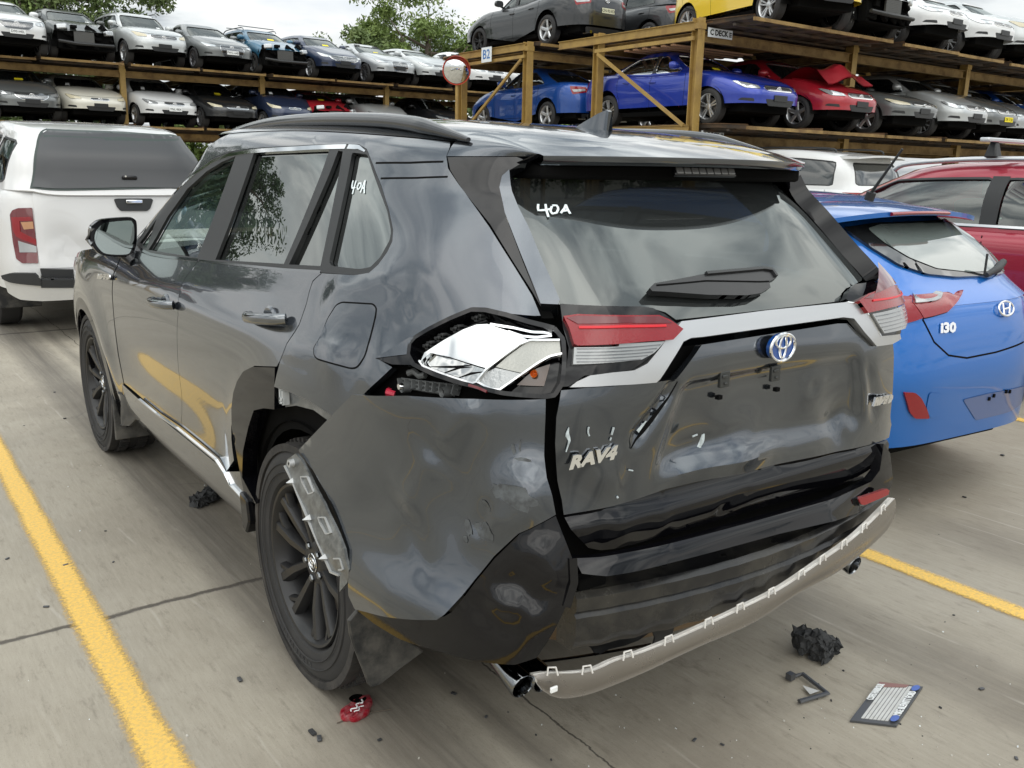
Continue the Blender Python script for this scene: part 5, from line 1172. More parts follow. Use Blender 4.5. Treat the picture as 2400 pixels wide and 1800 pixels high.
SPEC = dict(
 sedan=dict(L=4.55, W=1.78, H=1.46, gc=.20, wf=1.38, wr=-1.28, R=.315, nose=.70, cowl=.97, belt=.95, tail=1.02, cy=.95, ry0=.20, ry1=-.72, dy=-1.55, roofw=.60),
 bigsedan=dict(L=4.82, W=1.83, H=1.47, gc=.19, wf=1.45, wr=-1.33, R=.335, nose=.72, cowl=.98, belt=.96, tail=1.06, cy=1.0, ry0=.22, ry1=-.78, dy=-1.62, roofw=.61),
 coupe=dict(L=4.31, W=1.82, H=1.32, gc=.16, wf=1.32, wr=-1.33, R=.325, nose=.66, cowl=.90, belt=.90, tail=.95, cy=.62, ry0=-.08, ry1=-.60, dy=-1.72, roofw=.55),
 hatch=dict(L=4.2, W=1.76, H=1.48, gc=.19, wf=1.26, wr=-1.34, R=.315, nose=.72, cowl=1.00, belt=.97, tail=1.00, cy=.98, ry0=.28, ry1=-1.50, dy=-1.98, roofw=.61),
 smallhatch=dict(L=3.80, W=1.70, H=1.52, gc=.18, wf=1.20, wr=-1.26, R=.30, nose=.78, cowl=1.05, belt=1.00, tail=1.02, cy=1.10, ry0=.35, ry1=-1.35, dy=-1.78, roofw=.60),
 wagon=dict(L=4.45, W=1.74, H=1.58, gc=.24, wf=1.25, wr=-1.27, R=.33, nose=.82, cowl=1.02, belt=1.02, tail=1.02, cy=.95, ry0=.30, ry1=-1.85, dy=-2.13, roofw=.64),
 suv=dict(L=4.40, W=1.82, H=1.62, gc=.22, wf=1.28, wr=-1.30, R=.345, nose=.88, cowl=1.10, belt=1.08, tail=1.10, cy=1.05, ry0=.35, ry1=-1.62, dy=-2.05, roofw=.62),
 bigsuv=dict(L=4.95, W=1.95, H=1.86, gc=.30, wf=1.50, wr=-1.35, R=.39, nose=1.05, cowl=1.25, belt=1.22, tail=1.22, cy=1.15, ry0=.50, ry1=-2.08, dy=-2.36, roofw=.74),
 pickup=dict(L=5.25, W=1.86, H=1.74, gc=.35, wf=1.62, wr=-1.48, R=.38, nose=1.05, cowl=1.18, belt=1.18, tail=1.18, cy=.95, ry0=.35, ry1=-.95, dy=-1.15, roofw=.64),
)
def car_charts(p):
    L, W, H = p['L'], p['W']/2, p['H']; F, Rr = L/2, -L/2; gc, vs = p['gc'], p['belt']
    fb = pchip([Rr, p['dy'], 0, p['cy'], F-.35, F-.08, F], [p['tail']-.05, p['tail'], vs, p['cowl'], p['nose']+.06, p['nose'], p['nose']-.02])
    def bl(x, y, v): return np.clip((v-.45)/(vs-.45), 0, 1)*(fb(y)-vs)+np.clip((v-vs)/.06, 0, 1)*0
    lo = Chart([(gc-.03, W*.972, Rr+.05, F-.055, gc-.03), (.34, W*.990, Rr+.02, F-.010, .34), (.48, W*.993, Rr+.01, F-.005, .48), (.62, W, Rr, F, .62), (.76, W*.995, Rr+.02, F-.035, .76), (vs-.07, W*.965, Rr+.05, F-.12, vs-.07),
                (vs, W*.925, Rr+.09, F-.22, vs), (vs+.03, W*.87, Rr+.15, F-.32, vs+.022), (vs+.14, W*.62, Rr*.80, F*.76, vs+.050), (vs+.35, W*.3, Rr*.45, F*.45, vs+.07), (vs+.60, .01, -.01, .01, vs+.08)], 0, p.get('n', 4.6), bl)
    rw = p['roofw']*1.0; cy, ry0, ry1, dy = p['cy'], p['ry0'], p['ry1'], p['dy']; h = H-vs
    yc = (ry0+ry1)/2
    def bu(x, y, v):
        return np.clip(1-v, 0, 1)*(fb(y)-vs)+np.clip(v, 0, 1)**2*(-.050*((y-(ry0+ry1)/2-.15)/1.0)**2)
    def L3(a, b, t): return a+(b-a)*t
    rows = [(0, W*.905, dy-.05, cy+.06, vs-.015)]
    for t, bw in ((.15, .012), (.4, .03), (.65, .035), (.85, .02)): rows.append((t, L3(W*.895, rw, t)+bw, L3(dy, ry1, t)-bw*1.3, L3(cy, ry0, t)+bw*1.4, vs+t*(h-.07)))
    er = p.get('er', 1.0); rows += [(1.0, rw, ry1+.02, ry0-.02, H-.062*er), (1.07, rw-.055*er, ry1+.10*er, ry0-.10*er, H-.030*er), (1.25, rw*.7, yc-(yc-ry1)*.62, yc+(ry0-yc)*.62, H-.008), (1.6, .01, yc-.01, yc+.01, H)]
    up = Chart(rows, yc, p.get('nu', 4.6), bu)
    return lo, up, fb
def make_car(kind, label, name='parked_car', cat='car', colour=None, loc=(0, 0, 0), rz=0, group=None, wheels='five', front='plain', hl=HEADL, sticker=None, plate=None, g=.09, roofbars=False, over=None, skip=(), rearlamp='wide', grille_h=.12, grille_w=.40, chart_out=None, tyre_dx=0, handles=True, glassm=None, roofpaint=None, seal=None):
    p = dict(SPEC[kind]); p.update(over or {}); lo, up, fb = car_charts(p); P = colour; L, W, H = p['L'], p['W']/2, p['H']; vs = p['belt']; F = L/2; gc = p['gc']; R = p['R']
    GL = glassm or GLASSB
    root = thing(name, label, cat, (0, 0, 0), 0, group)
    wf, wr = p['wf'], p['wr']; ra = R+.055
    def arch(y0, side, rev):
        t = np.linspace(R_(6), R_(174), 13); 
        q = [(float(lo.sy(y0+ra*math.cos(a), gc+.001+max(0, R+ra*math.sin(a)-gc), side)[0]), max(gc, R+ra*math.sin(a))) for a in t]
        return q if not rev else q[::-1]
    # lower body, seam at the left B pillar
    sB = float(lo.sy(-.1, .5)[0]); nofront = front == 'smashed'
    bot = [(sB, gc)]+arch(wf, -1, True)
    if nofront:
        a0 = float(lo.sx(-W*.90, .5, False)[0]); a1 = float(lo.sx(W*.90, .5, False)[0])
        bot += [(a0-.1, gc), (a0-.06, .40), (a0-.02, .60), (a0+.02, p['belt']-.12), ((a0*.7+a1*.3), p['belt']-.05), ((a0*.4+a1*.6), p['belt']-.06), (a1-.05, p['belt']-.14), (a1+.06, .55), (a1+.1, gc)]
    bot += arch(wf, 1, False)+arch(wr, 1, True)[::1] if False else []
    def sidearch(y0, side):
        # going round in the direction of growing s
        q = arch(y0, side, False); return sorted(q, key=lambda a: a[0])
    bot = [(sB, gc)]+sidearch(wf, -1)
    if nofront:
        bot += [(a0-.1, gc), (a0-.06, .40), (a0-.02, .60), (a0+.02, vs-.12), ((a0*.7+a1*.3), vs-.05), ((a0*.4+a1*.6), vs-.06), (a1-.05, vs-.14), (a1+.06, .55), (a1+.1, gc)]
    bot += sidearch(wf, 1)+sidearch(wr, 1)+[(a[0]+lo.per, a[1]) for a in sidearch(wr, -1)]+[(sB+lo.per, gc)]
    topv = vs+.57
    B = panel('x', lo, np.array(bot+[(sB+lo.per, vs+.1), (sB+lo.per, topv), (sB, topv), (sB, vs+.1)]), None, None, g=g, th=0, build=False)
    # greenhouse shell with holes
    sU = None; A_ = lambda y, v, side=-1: float(up.sy(y, v, side)[0])
    yf = lambda v: float(up.yf(v)); yr = lambda v: float(up.yr(v))
    v0, v1 = .10, .86
    bp = (p['cy']+p['dy'])/2*.0+(p['ry0']+p['ry1'])/2+.22 if kind not in ('pickup',) else -.15
    if kind == 'coupe': bp = -.55
    fe0, fe1 = yf(v0)-.30, yf(v1)-.22
    rk = {'sedan': .42, 'bigsedan': .42, 'coupe': .55, 'hatch': .50, 'smallhatch': .40, 'wagon': .30, 'suv': .42, 'bigsuv': .34, 'pickup': .22}[kind]
    re0, re1 = yr(v0)+rk, yr(v1)+rk*.62
    wins = [('front_window', [(fe0, v0), (fe0-.16, v0+.28), (fe1, v1), (bp+.04, v1), (bp+.04, v0)])]
    if kind in ('wagon', 'bigsuv'):
        c2 = (bp+re0)/2-.22; wins += [('rear_window_side', [(bp-.04, v0), (bp-.04, v1), (c2+.04, v1), (c2+.04, v0)]), ('rear_window_side', [(c2-.04, v0), (c2-.04, v1), (re1, v1), (re0, v0)])]
    elif kind == 'coupe': pass
    else: wins += [('rear_window_side', [(bp-.04, v0), (bp-.04, v1), (re1, v1-.02), (re0*.6+re1*.4, v0+.35), (re0, v0)])]
    if kind == 'coupe': wins = [('side_window', [(fe0, v0), (fe1, v1), (-.5, v1), (-1.0, v0+.3), (-1.1, v0)])]
    if kind == 'pickup': wins = wins
    holes = []; panes = []
    sb = A_(bp, .5)
    norm = lambda s_: s_ if s_ >= sb-.001 else s_+up.per
    for nm, q in wins:
        for side in (-1, 1):
            h = [(A_(y, v, side), v) for y, v in q]; h = [(norm(a) if side > 0 or a > sb else a+up.per, b) for a, b in h]
            h = rnd(h, .05, 3); holes.append(h); panes.append(('side_window', h))
    def fx(x, v, rear): 
        a = float(up.sx(x, v, rear)[0]); return norm(a)
    sides = []
    hw = [(-.84, v0-.04), (-.80, v1+.04), (.80, v1+.04), (.84, v0-.04)]
    def band(k, rear, va, vb):
        pts = []
        for x_ in np.linspace(-1, 1, 9): pts.append((fx(x_*k*float(up.W(va)), va, rear), va))
        for x_ in np.linspace(1, -1, 9): pts.append((fx(x_*k*.97*float(up.W(vb)), vb, rear), vb))
        return pts
    ws = band(.80, False, .05, .90); ws = [((a if a > sb else a+up.per), b) for a, b in ws]
    holes.append(rnd(ws, .05, 3)); panes.append(('windscreen', holes[-1]))
    if 'rearglass' not in skip:
        rg = band(.78, True, .12 if kind not in ('sedan', 'bigsedan') else .08, .86)
        rg = [((a if a > sb else a+up.per), b) for a, b in rg]
        rg = [((a-up.per if a > sb+up.per*1.2 else a), b) for a, b in rg]
        holes.append(rnd(rg, .05, 3)); panes.append(('rear_window', holes[-1]))
    ring = [(s_, 0) for s_ in np.linspace(sb, sb+up.per, 60)]+[(s_, 1.58) for s_ in np.linspace(sb+up.per, sb, 40)]
    ring = np.array([(sb, 0), (sb+up.per, 0), (sb+up.per, 1.58), (sb, 1.58)], float)
    # v is unitless on this chart, so cut it in two bands of comparable grid
    UB = panel('x', ScaleV(up, .5), ring*np.array([1, .5]), None, None, holes=[np.array(h)*np.array([1, .5]) for h in holes], g=g*.85, th=.02, build=False, mb=(B if roofpaint is None else None))
    body = B.build('body', P, root, smooth=50)
    if roofpaint is not None: UB.build('cabin', roofpaint, root, smooth=50)
    su = ScaleV(up, .5); S2 = lambda h: np.array(h)*np.array([1, .5])
    for nm, h in panes: panel(nm, su, S2(h), GL, root, g=.14, off=-.012, th=0)
    if kind not in ('coupe',):
        for side in (-1, 1):
            q = [(A_(bp+.06, v0, side), v0), (A_(bp+.06, v1+.03, side), v1+.03), (A_(bp-.06, v1+.03, side), v1+.03), (A_(bp-.06, v0, side), v0)]
            panel('pillar_trim', su, S2(q), TRIM, root, g=.1, off=.003, th=0)
    # black frames
    k = MB(); 
    for nm, h in panes: strip(su, np.concatenate([S2(h), S2(h)[:1]]), .022, off=.003, h=.008, mb=k, step=.06)
    k.build('window_seals', seal or TRIM, root)
    if chart_out is not None: chart_out.update(lo=lo, up=su, root=root, p=p)
    ll = lambda y, v, side=-1: (float(lo.sy(y, v, side)[0]), v)
    # seams, handles, mirrors
    k = MB(); hd = MB(); 
    for side in (-1, 1):
        ys = (yf(0)-.22, bp, re0+.12 if kind != 'coupe' else None)
        for y_ in ys:
            if y_ is None: continue
            y2 = y_ if y_ > -.5 else max(y_, wr+ra+.0)
            vv = [(y_, vs-.02), (y_, .70), (max(y2, y_), .52), (max(y2, y_), gc+.08)] if y_ < bp else [(y_, vs-.02), (y_, gc+.08)]
            strip(lo, [ll(a, b, side) for a, b in vv], .009, off=.0008, h=.002, mb=k, step=.05)
        strip(lo, [ll(yf(0)-.22, gc+.08, side), ll(wr+ra, gc+.08, side)], .009, off=.0008, h=.002, mb=k, step=.08)
        if handles:
            for y_ in ((bp+.14, bp-.62) if kind not in ('coupe', 'pickup') else (bp+.14,)):
                q = lo([ll(y_, vs-.14, side), ll(y_-.17, vs-.135, side)]); n = np.array([side, 0, 0.])
                hh = MB(); hh.tube([q[0]+n*.004, q[0]+n*.028+(q[1]-q[0])*.2, q[1]+n*.028+(q[0]-q[1])*.2, q[1]+n*.004], .012, 8); hh.build('door_handle', P, root, smooth=60)
        # mirror
        my = yf(.15)-.33; c = up([(float(up.sy(my, .14, side)[0]), .14)])[0]; mm = MB(); 
        V = []; nn = 12
        for (dy, sc) in ((-.07, .90), (-.06, 1), (0, .98), (.05, .75), (.08, .3), (.085, 0)):
            for t in np.linspace(0, 2*math.pi, nn, endpoint=False): V.append((c[0]+side*(.13+.115*sc*math.copysign(abs(math.cos(t))**.7, math.cos(t))), c[1]+dy+.02, c[2]+.09+.075*sc*math.copysign(abs(math.sin(t))**.7, math.sin(t))))
        mm.add(V, [(i*nn+j, i*nn+(j+1) % nn, (i+1)*nn+(j+1) % nn, (i+1)*nn+j) for i in range(5) for j in range(nn)]+[tuple(range(nn))]); mm.bar((c[0]-side*.02, c[1]+.03, c[2]+.02), (c[0]+side*.06, c[1]+.03, c[2]+.05), .06, .03)
        mm.build('door_mirror', P, root, smooth=50)
    # bonnet and boot lines
    hz = vs+.02
    strip(lo, [(float(lo.sx(x_*W*.80, vs-.06, False)[0]), vs-.05) for x_ in np.linspace(-1, 1, 9)], .009, off=.0008, h=.002, mb=k, step=.08)
    k.build('panel_gaps', VOID, root)
    fs = lambda x_, v: float(lo.sx(x_, v, False)[0]); rs = lambda x_, v: (lambda a: a if a < lo.S else a-lo.per)(float(lo.sx(x_, v, True)[0]))
    # ---- front
    zt = .80*vs-.02 if kind not in ('suv', 'bigsuv', 'pickup') else vs-.17
    zl = vs-.15
    if not nofront and 'front' not in skip:
        for sd_ in (-1, 1):
            def hp(x_, v): return (fs(sd_*x_*W, v), v)
            def cp(dy, v): return (float(lo.sy(F-dy, v, sd_)[0]), v)
            q = [hp(.52, zl-.03), hp(.54, zl+.06), hp(.72, zl+.085), cp(.42, zl+.10), cp(.50, zl+.085), cp(.30, zl-.01), hp(.78, zl-.05)]
            panel('headlamp', lo, rnd(q, .03, 3), hl, root, g=.05, off=.006, th=.015)
            k = MB(); strip(lo, np.concatenate([rnd(q, .03, 3), rnd(q, .03, 3)[:1]]), .010, off=.006, h=.01, mb=k, step=.05); k.build('headlamp_surround', CHROMED, root)
            if front != 'spindle':
                q = [hp(.66, .40), hp(.68, .46), hp(.82, .48), hp(.85, .43)]; panel('fog_lamp', lo, rnd(q, .02, 3), TRIM, root, g=.06, off=.004, th=.01)
        gw, gh = grille_w, grille_h
        if front == 'plain': gq = [(-gw, zl-.02), (-gw*.9, zl+gh*.55), (gw*.9, zl+gh*.55), (gw, zl-.02), (gw*.8, zl-.045-gh*.3), (-gw*.8, zl-.045-gh*.3)]
        elif front == 'hex': gq = [(-gw*.95, zl-.10), (-gw*1.05, zl+.06), (gw*1.05, zl+.06), (gw*.95, zl-.10), (gw*.62, zl-.24), (-gw*.62, zl-.24)]
        elif front == 'tall': gq = [(-gw*.72, zl+.07), (gw*.72, zl+.07), (gw*.80, zl-.10), (gw*.62, .36), (-gw*.62, .36), (-gw*.80, zl-.10)]
        else: gq = [(-gw, zl), (-gw*.9, zl+.06), (gw*.9, zl+.06), (gw, zl)]
        G2 = rnd([(fs(x_, v), v) for x_, v in gq], .03, 3)
        panel('grille', lo, G2, TRIM, root, g=.06, off=.005, th=.01)
        k = MB(); strip(lo, np.concatenate([G2, G2[:1]]), .014, off=.010, h=.012, mb=k, step=.05)
        vlo, vhi = min(v for _, v in gq)+.03, max(v for _, v in gq)-.02
        for v in np.arange(vlo, vhi, .035):
            xs = [x_ for x_ in np.linspace(-gw*1.1, gw*1.1, 41) if inside(np.array([(a, b) for a, b in gq]), np.array([[x_, v]]))[0]]
            if len(xs) > 2: strip(lo, [(fs(xs[0], v), v), (fs(xs[-1], v), v)], .007, off=.009, h=.004, mb=k, step=.08)
        k.build('grille_bars', CHROME if front != 'spindle' else TRIM, root)
        q = [(-.40, .455), (.40, .455), (.33, .335), (-.33, .335)]; 
        if front != 'tall': panel('bumper_intake', lo, rnd([(fs(a, b), b) for a, b in q], .04, 3), TRIM, root, g=.08, off=.003, th=.01)
        bz = zl+.0; bp_ = lo([(lo.S, bz)])[0]; k = MB(); emblem_toyota(k, bp_+[0, .012, 0], (-1, 0, 0), (0, 0, 1), .055, .038, .006); k.build('badge', CHROME, root)
        pp = lo([(lo.S, .50)])[0]; k = MB(); k.box(pp+[0, .012, 0], (.37, .012, .11)); 
        pc = {'y': YPAPER, 'w': WPAPER}.get((plate or ('k',))[0], TRIM); o = k.build('number_plate', pc, root, bevel=.004)
        if plate and len(plate) > 1:
            k = MB(); put_text(k, plate[1], pp+[0, .0195, 0], (-1, 0, 0), (0, 0, 1), .085, .002); k.build('plate_text', VOID, o, smooth=0)
    if nofront:
        k = MB(); rsd = np.random.RandomState(int(L*100))
        for i in range(26):
            x_ = (rsd.rand()-.5)*1.4; z_ = .32+rsd.rand()*(vs-.45); y_ = F-.18-.30*rsd.rand()-.10*abs(x_)
            th_ = rsd.rand()*.8; k.box((x_, y_, z_), (.08+.22*rsd.rand(), .05+.12*rsd.rand(), .04+.12*rsd.rand()), np.array([[math.cos(th_), 0, -math.sin(th_)], [0, 1, 0], [math.sin(th_), 0, math.cos(th_)]]))
        k.box((0, F-.42, .52), (1.4, .2, .55)); k.build('engine_bay', VOID, root, bevel=.012)
        k = MB(); k.box((.08, F-.17, .55), (.52, .04, .28)); 
        for i in range(9): k.box((.08, F-.148, .43+.03*i), (.50, .006, .006))
        k.build('radiator', mat('radiator', (.12, .12, .115), .5, metal=.7), root)
        k = MB(); k.tube([(-.70, F-.20, .40), (-.3, F-.10, .38), (.3, F-.09, .37), (.72, F-.22, .42)], .05, 8, flat=.8); k.build('bumper_beam', PLAST, root, smooth=50)
        for sd_ in (-1, 1):
            k = MB(); k.box((0, 0, 0), (.26, .14, .13)); o = k.build('headlamp', HEADL, root, bevel=.03, segs=3); o.location = (sd_*.60, F-.26, vs-.22+.03*sd_); o.rotation_euler = (.15, .1, sd_*-.5)
    # ---- rear
    if 'rear' not in skip:
        for sd_ in (-1, 1):
            wd = dict(wide=.50, small=.68)[rearlamp]
            def cp(dy, v): a = float(lo.sy(-F+dy, v, sd_)[0]); return (a if sd_ < 0 else a-lo.per, v)
            q = [(rs(sd_*wd*W, vs-.05), vs-.05), (rs(sd_*wd*W, vs-.16), vs-.16), (rs(sd_*.80*W, vs-.22), vs-.22), cp(.28, vs-.15), cp(.34, vs-.055)]
            panel('tail_lamp', lo, rnd(q, .03, 3), REDL, root, g=.06, off=.006, th=.015)
            q = [(rs(sd_*wd*1.08*W, vs-.10), vs-.10), (rs(sd_*wd*1.08*W, vs-.14), vs-.14), (rs(sd_*.78*W, vs-.17), vs-.17), (rs(sd_*.80*W, vs-.12), vs-.12)]
            panel('reversing_lamp', lo, rnd(q, .02, 3), CLEARL, root, g=.06, off=.010, th=.01)
        pp = lo([(0, vs-.28)])[0]; k = MB(); k.box(pp+[0, -.012, 0], (.37, .012, .11)); o = k.build('number_plate', {'y': YPAPER, 'w': mat('pale_plate', (.62, .62, .45), .5)}.get((plate or ('k',))[0], TRIM), root, bevel=.004)
        if plate and len(plate) > 1:
            k = MB(); put_text(k, plate[1], pp+[0, -.0195, 0], (1, 0, 0), (0, 0, 1), .085, .002); k.build('plate_text', VOID, o, smooth=0)
        bb = lo([(0, vs-.09)])[0]; k = MB(); emblem_toyota(k, bb+[0, -.012, 0], (1, 0, 0), (0, 0, 1), .055, .038, .006); k.build('badge', CHROME, root)
        panel('bumper_valance', lo, rnd([(rs(-.6*W, gc+.02), gc+.02), (rs(-.62*W, .33), .33), (rs(.62*W, .33), .33), (rs(.6*W, gc+.02), gc+.02)], .03, 3), TRIM, root, g=.08, off=.003, th=.01)
        k = MB(); k.tube([(-.45, -F+.3, gc+.04), (-.45, -F+.04, gc+.04)], .035, 12); k.build('exhaust_pipe', CHROMED, root, smooth=50)
    # ---- underside, wells, cabin
    k = MB(); k.box((0, 0, gc+.10), (W*1.36, L*.74, .16)); k.box((0, (wf+wr)/2, gc+.06), (W*1.80, (wf-wr)-2*ra-.05, .10)); k.box((0, -F+.42, gc+.14), (W*1.4, .4, .2)); k.box((0, F-.52, gc+.14), (W*1.4, .4, .2)); k.build('underbody', VOID, root, bevel=.02)
    for y0 in (wf, wr):
        for sd_ in (-1, 1):
            V = []; k = MB()
            for t in np.linspace(R_(-5), R_(185), 14): 
                for x_ in (W*.965, W-.34): V.append((sd_*x_, y0+ra*math.cos(t), R+ra*math.sin(t)))
            k.add(V, [(2*i, 2*i+1, 2*i+3, 2*i+2) for i in range(13)]); k.add([V[2*i+1] for i in range(14)], [tuple(range(14))])
            k.build('wheel_arch_liner', VOID, root, smooth=50)
    k = MB()
    for y_ in ((bp+.30, bp-.55) if kind not in ('coupe', 'pickup') else (bp+.30,)):
        for x_ in (-.36, .36): k.box((x_, y_, vs+.02), (.46, .13, .42), np.array([[1, 0, 0], [0, .97, -.24], [0, .24, .97]]).T); k.box((x_, y_-.08, vs+.32), (.24, .09, .15))
    k.build('seats', SEAT, root, bevel=.03, segs=2)
    k = MB(); k.box((0, yf(0)-.55, vs-.02), (W*1.5, .5, .10)); k.box((0, (wf+wr)/2, vs-.30), (W*1.6, wf-wr, .03)); k.build('dashboard', TRIM, root, bevel=.02)
    for y0 in (wf, wr):
        for sd_ in (-1, 1): add_wheel(root, R, wheels if not isinstance(wheels, dict) else wheels[(y0 == wf, sd_)], sd_*(W-.135-tyre_dx), y0, sd_)
    if sticker:
        for c_, (sx_, v, w, h) in sticker:
            a = fs(sx_*W, .9); sc = float(up.sx(sx_*W*.8, v, False)[0]); q = [(sc-w, (v-h)*.5), (sc+w, (v-h)*.5), (sc+w*.9, (v+h)*.5), (sc-w, (v+h)*.5)]
            panel('windscreen_sticker', su, q, YPAPER if c_ == 'y' else WPAPER, root, g=.1, off=.002, th=0)
    if roofbars:
        for sd_ in (-1, 1):
            k = MB(); k.tube(spline([(sd_*(p['roofw']-.05), y_, H-.03+h_+float(up([(0., 1.05)])[0][2]-H)*0) for y_, h_ in ((p['ry0']-.10, -.04), (p['ry0']-.22, .035), (p['ry0']-.8, .05), (p['ry1']+.45, .035), (p['ry1']+.25, -.04))], k=4), .016, 8); k.build('roof_rail', CHROMED if roofbars != 'b' else TRIM, root, smooth=60)
        if roofbars == 'x':
            for y_ in (p['ry0']-.35, p['ry1']+.6): k = MB(); k.bar((-p['roofw'], y_, H+.075), (p['roofw'], y_, H+.075), .05, .025, (0, 0, 1)); k.build('roof_bar', CHROMED, root, bevel=.008)
    root.location = loc; root.rotation_euler = (0, 0, rz)
    return root
class ScaleV(Chart):
    """the same chart with v measured in other units"""
    def __init__(s, ch, k):
        s.__dict__.update({a: b for a, b in ch.__dict__.items() if not a.startswith('_g')}); s.ch = ch; s.k = k; s.v0, s.v1 = ch.v0*k, ch.v1*k
    def __call__(s, uv): return s.ch(np.asarray(uv, float).reshape(-1, 2)*np.array([1, 1/s.k]))
    def sy(s, y, v, side=-1): return s.ch.sy(y, np.asarray(v)/s.k, side)
    def sx(s, x, v, rear=True): return s.ch.sx(x, np.asarray(v)/s.k, rear)
# ================================================================ vehicle racks
OCHRE = mat('ochre_steel', (.36, .235, .065), rough=.5, spots=.55, spotcol=(.17, .10, .045), spotscale=3.5, bump=.1, bscale=40)
RUSTT = mat('rusty_tray', (.16, .085, .040), rough=.7, spots=.8, spotcol=(.28, .19, .10), spotscale=4, bump=.3, bscale=30)
DTRAY = mat('dark_tray', (.045, .035, .028), rough=.7, spots=.7, spotcol=(.14, .085, .045), spotscale=3)
SIGNW = mat('sign_white', (.72, .76, .78), rough=.4)
SIGNB = mat('sign_blue', (.05, .16, .42), rough=.4)
ZB, ZC = 2.33, 4.15; ZB2, ZC2 = 2.38, 4.25; ZBL, ZCL = 2.44, 4.13
DOCH = mat('weathered_ochre', (.29, .185, .06), rough=.6, spots=.8, spotcol=(.10, .055, .025), spotscale=3)
def column(x, y, z0, z1, label, group, w=.17):
    k = MB(); k.ibeam((x, y, z0), (x, y, z1), w, w, .016, (0, 1, 0)); 
    for z in np.arange(z1-.30, z1-.02, .06): k.box((x, y-w/2-.004, z), (.03, .006, .022))
    k.box((x, y, z0+.01), (.30, .30, .02)); k.box((x, y, z1-.15), (w+.03, w+.03, .10))
    return props(k.build('rack_column', OCHRE, smooth=0), label, 'rack column', group)
def deck_bay(x0, x1, y0, y1, z, label, group, ncar=2, out=1.1, side=-1):
    """one bay of deck: edge beams, cross beams and a rusty wheel tray for each car; side -1: the trays stick out towards -y"""
    r = thing('rack_deck', label, 'rack deck', (x0, y0, z), 0, group)
    for y in (y0, y1): k = MB(); k.ibeam((x0, y, -.22+z), (x1, y, -.22+z), .12, .18, .012); k.build('edge_beam', DOCH, r, smooth=0)
    for x in (x0+.06, (x0+x1)/2, x1-.06): k = MB(); k.ibeam((x, y0+.07, z-.19), (x, y1-.07, z-.19), .10, .13, .010); k.build('cross_beam', DOCH, r, smooth=0)
    rs = np.random.RandomState(int(abs(x0*31+z*7+y0*13)) % 9999)
    w = (x1-x0)/ncar
    for i in range(ncar):
        c = x0+w*(i+.5); dz = .03+.05*rs.rand(); a, b = (y0-out*(.8+.3*rs.rand()), y1+.3) if side < 0 else (y0-.3, y1+out*(.8+.3*rs.rand())); tilt = .05*(rs.rand()-.5)
        k = MB(); n = 7
        # two corrugated wheel runs with turned-up lips joined by slats
        V = []
        ww = w-.08
        prof = [(-ww/2, .06), (-ww/2+.01, .065), (-ww/2+.03, 0), (-ww/2+.22, 0), (-ww/2+.25, -.03), (-ww/2+.50, -.03), (-ww/2+.53, 0), (-.12, 0), (-.10, -.03), (.10, -.03), (.12, 0), (ww/2-.53, 0), (ww/2-.50, -.03), (ww/2-.25, -.03), (ww/2-.22, 0), (ww/2-.03, 0), (ww/2-.01, .065), (ww/2, .06)]
        for j in range(n):
            y = a+(b-a)*j/(n-1); e = .0
            for (px, pz) in prof: V.append((c+px+.01*(rs.rand()-.5), y, z+dz+pz-.045+tilt*(j/(n-1)-.5)-(.05*(rs.rand()) if j in (0, n-1) else 0)))
        m = len(prof); F = [(j*m+i_, j*m+i_+1, (j+1)*m+i_+1, (j+1)*m+i_) for j in range(n-1) for i_ in range(m-1)]
        k.add(V, F, 0); k.add(np.array(V)-[0, 0, .012], [tuple(reversed(f)) for f in F], 1)
        for yy in (a+.02, b-.02): k.box((c, yy, z+dz-.06-.02*rs.rand()), (ww-.02, .05, .06), None, 2)
        for yy in np.arange(a+.5, b-.3, .62): k.box((c, yy, z+dz-.11), (ww-.1, .06, .04), None, 1)
        k.build('wheel_tray', [RUSTT, DTRAY, DOCH], r, smooth=0)
    rebase(r, (x0, y0, z)) if False else None
    for ch in r.children: ch.matrix_parent_inverse = Matrix.Translation(-Vector((x0, y0, z)))
    return r
def brace(a, b, label, group, w=.06):
    k = MB(); k.bar(a, b, w, w*.8, (1, 0, .01)); return props(k.build('rack_brace', OCHRE, smooth=0), label, 'brace', group)
def sign(txt, p, ex, w, h, label, tm, name='rack_sign', size=None, cat='sign', small=False):
    ex = np.array(ex, float); nz = np.cross(ex, (0, 0, 1.)); r = thing(name, label, cat, p)
    k = MB(); R3 = np.array([ex, -nz, (0, 0, 1)]).T; k.box(p, (w, .012, h), R3); o = k.build('plate', SIGNW, r, bevel=.002)
    k = MB(); put_text(k, txt, np.array(p)+nz*.0075-(ex*w*.06 if small else 0), ex, (0, 0, 1), size or h*.75, .003, bold=.004)
    if small:
        for j in range(3): k.box(np.array(p)+nz*.0075+ex*w*.41+np.array([0, 0, h*(.2-.2*j)]), (w*.10, .003, h*.12), R3)
    k.build('lettering', tm, r, smooth=0)
    for c in r.children: c.matrix_parent_inverse = Matrix.Translation(-Vector(p))
    return r

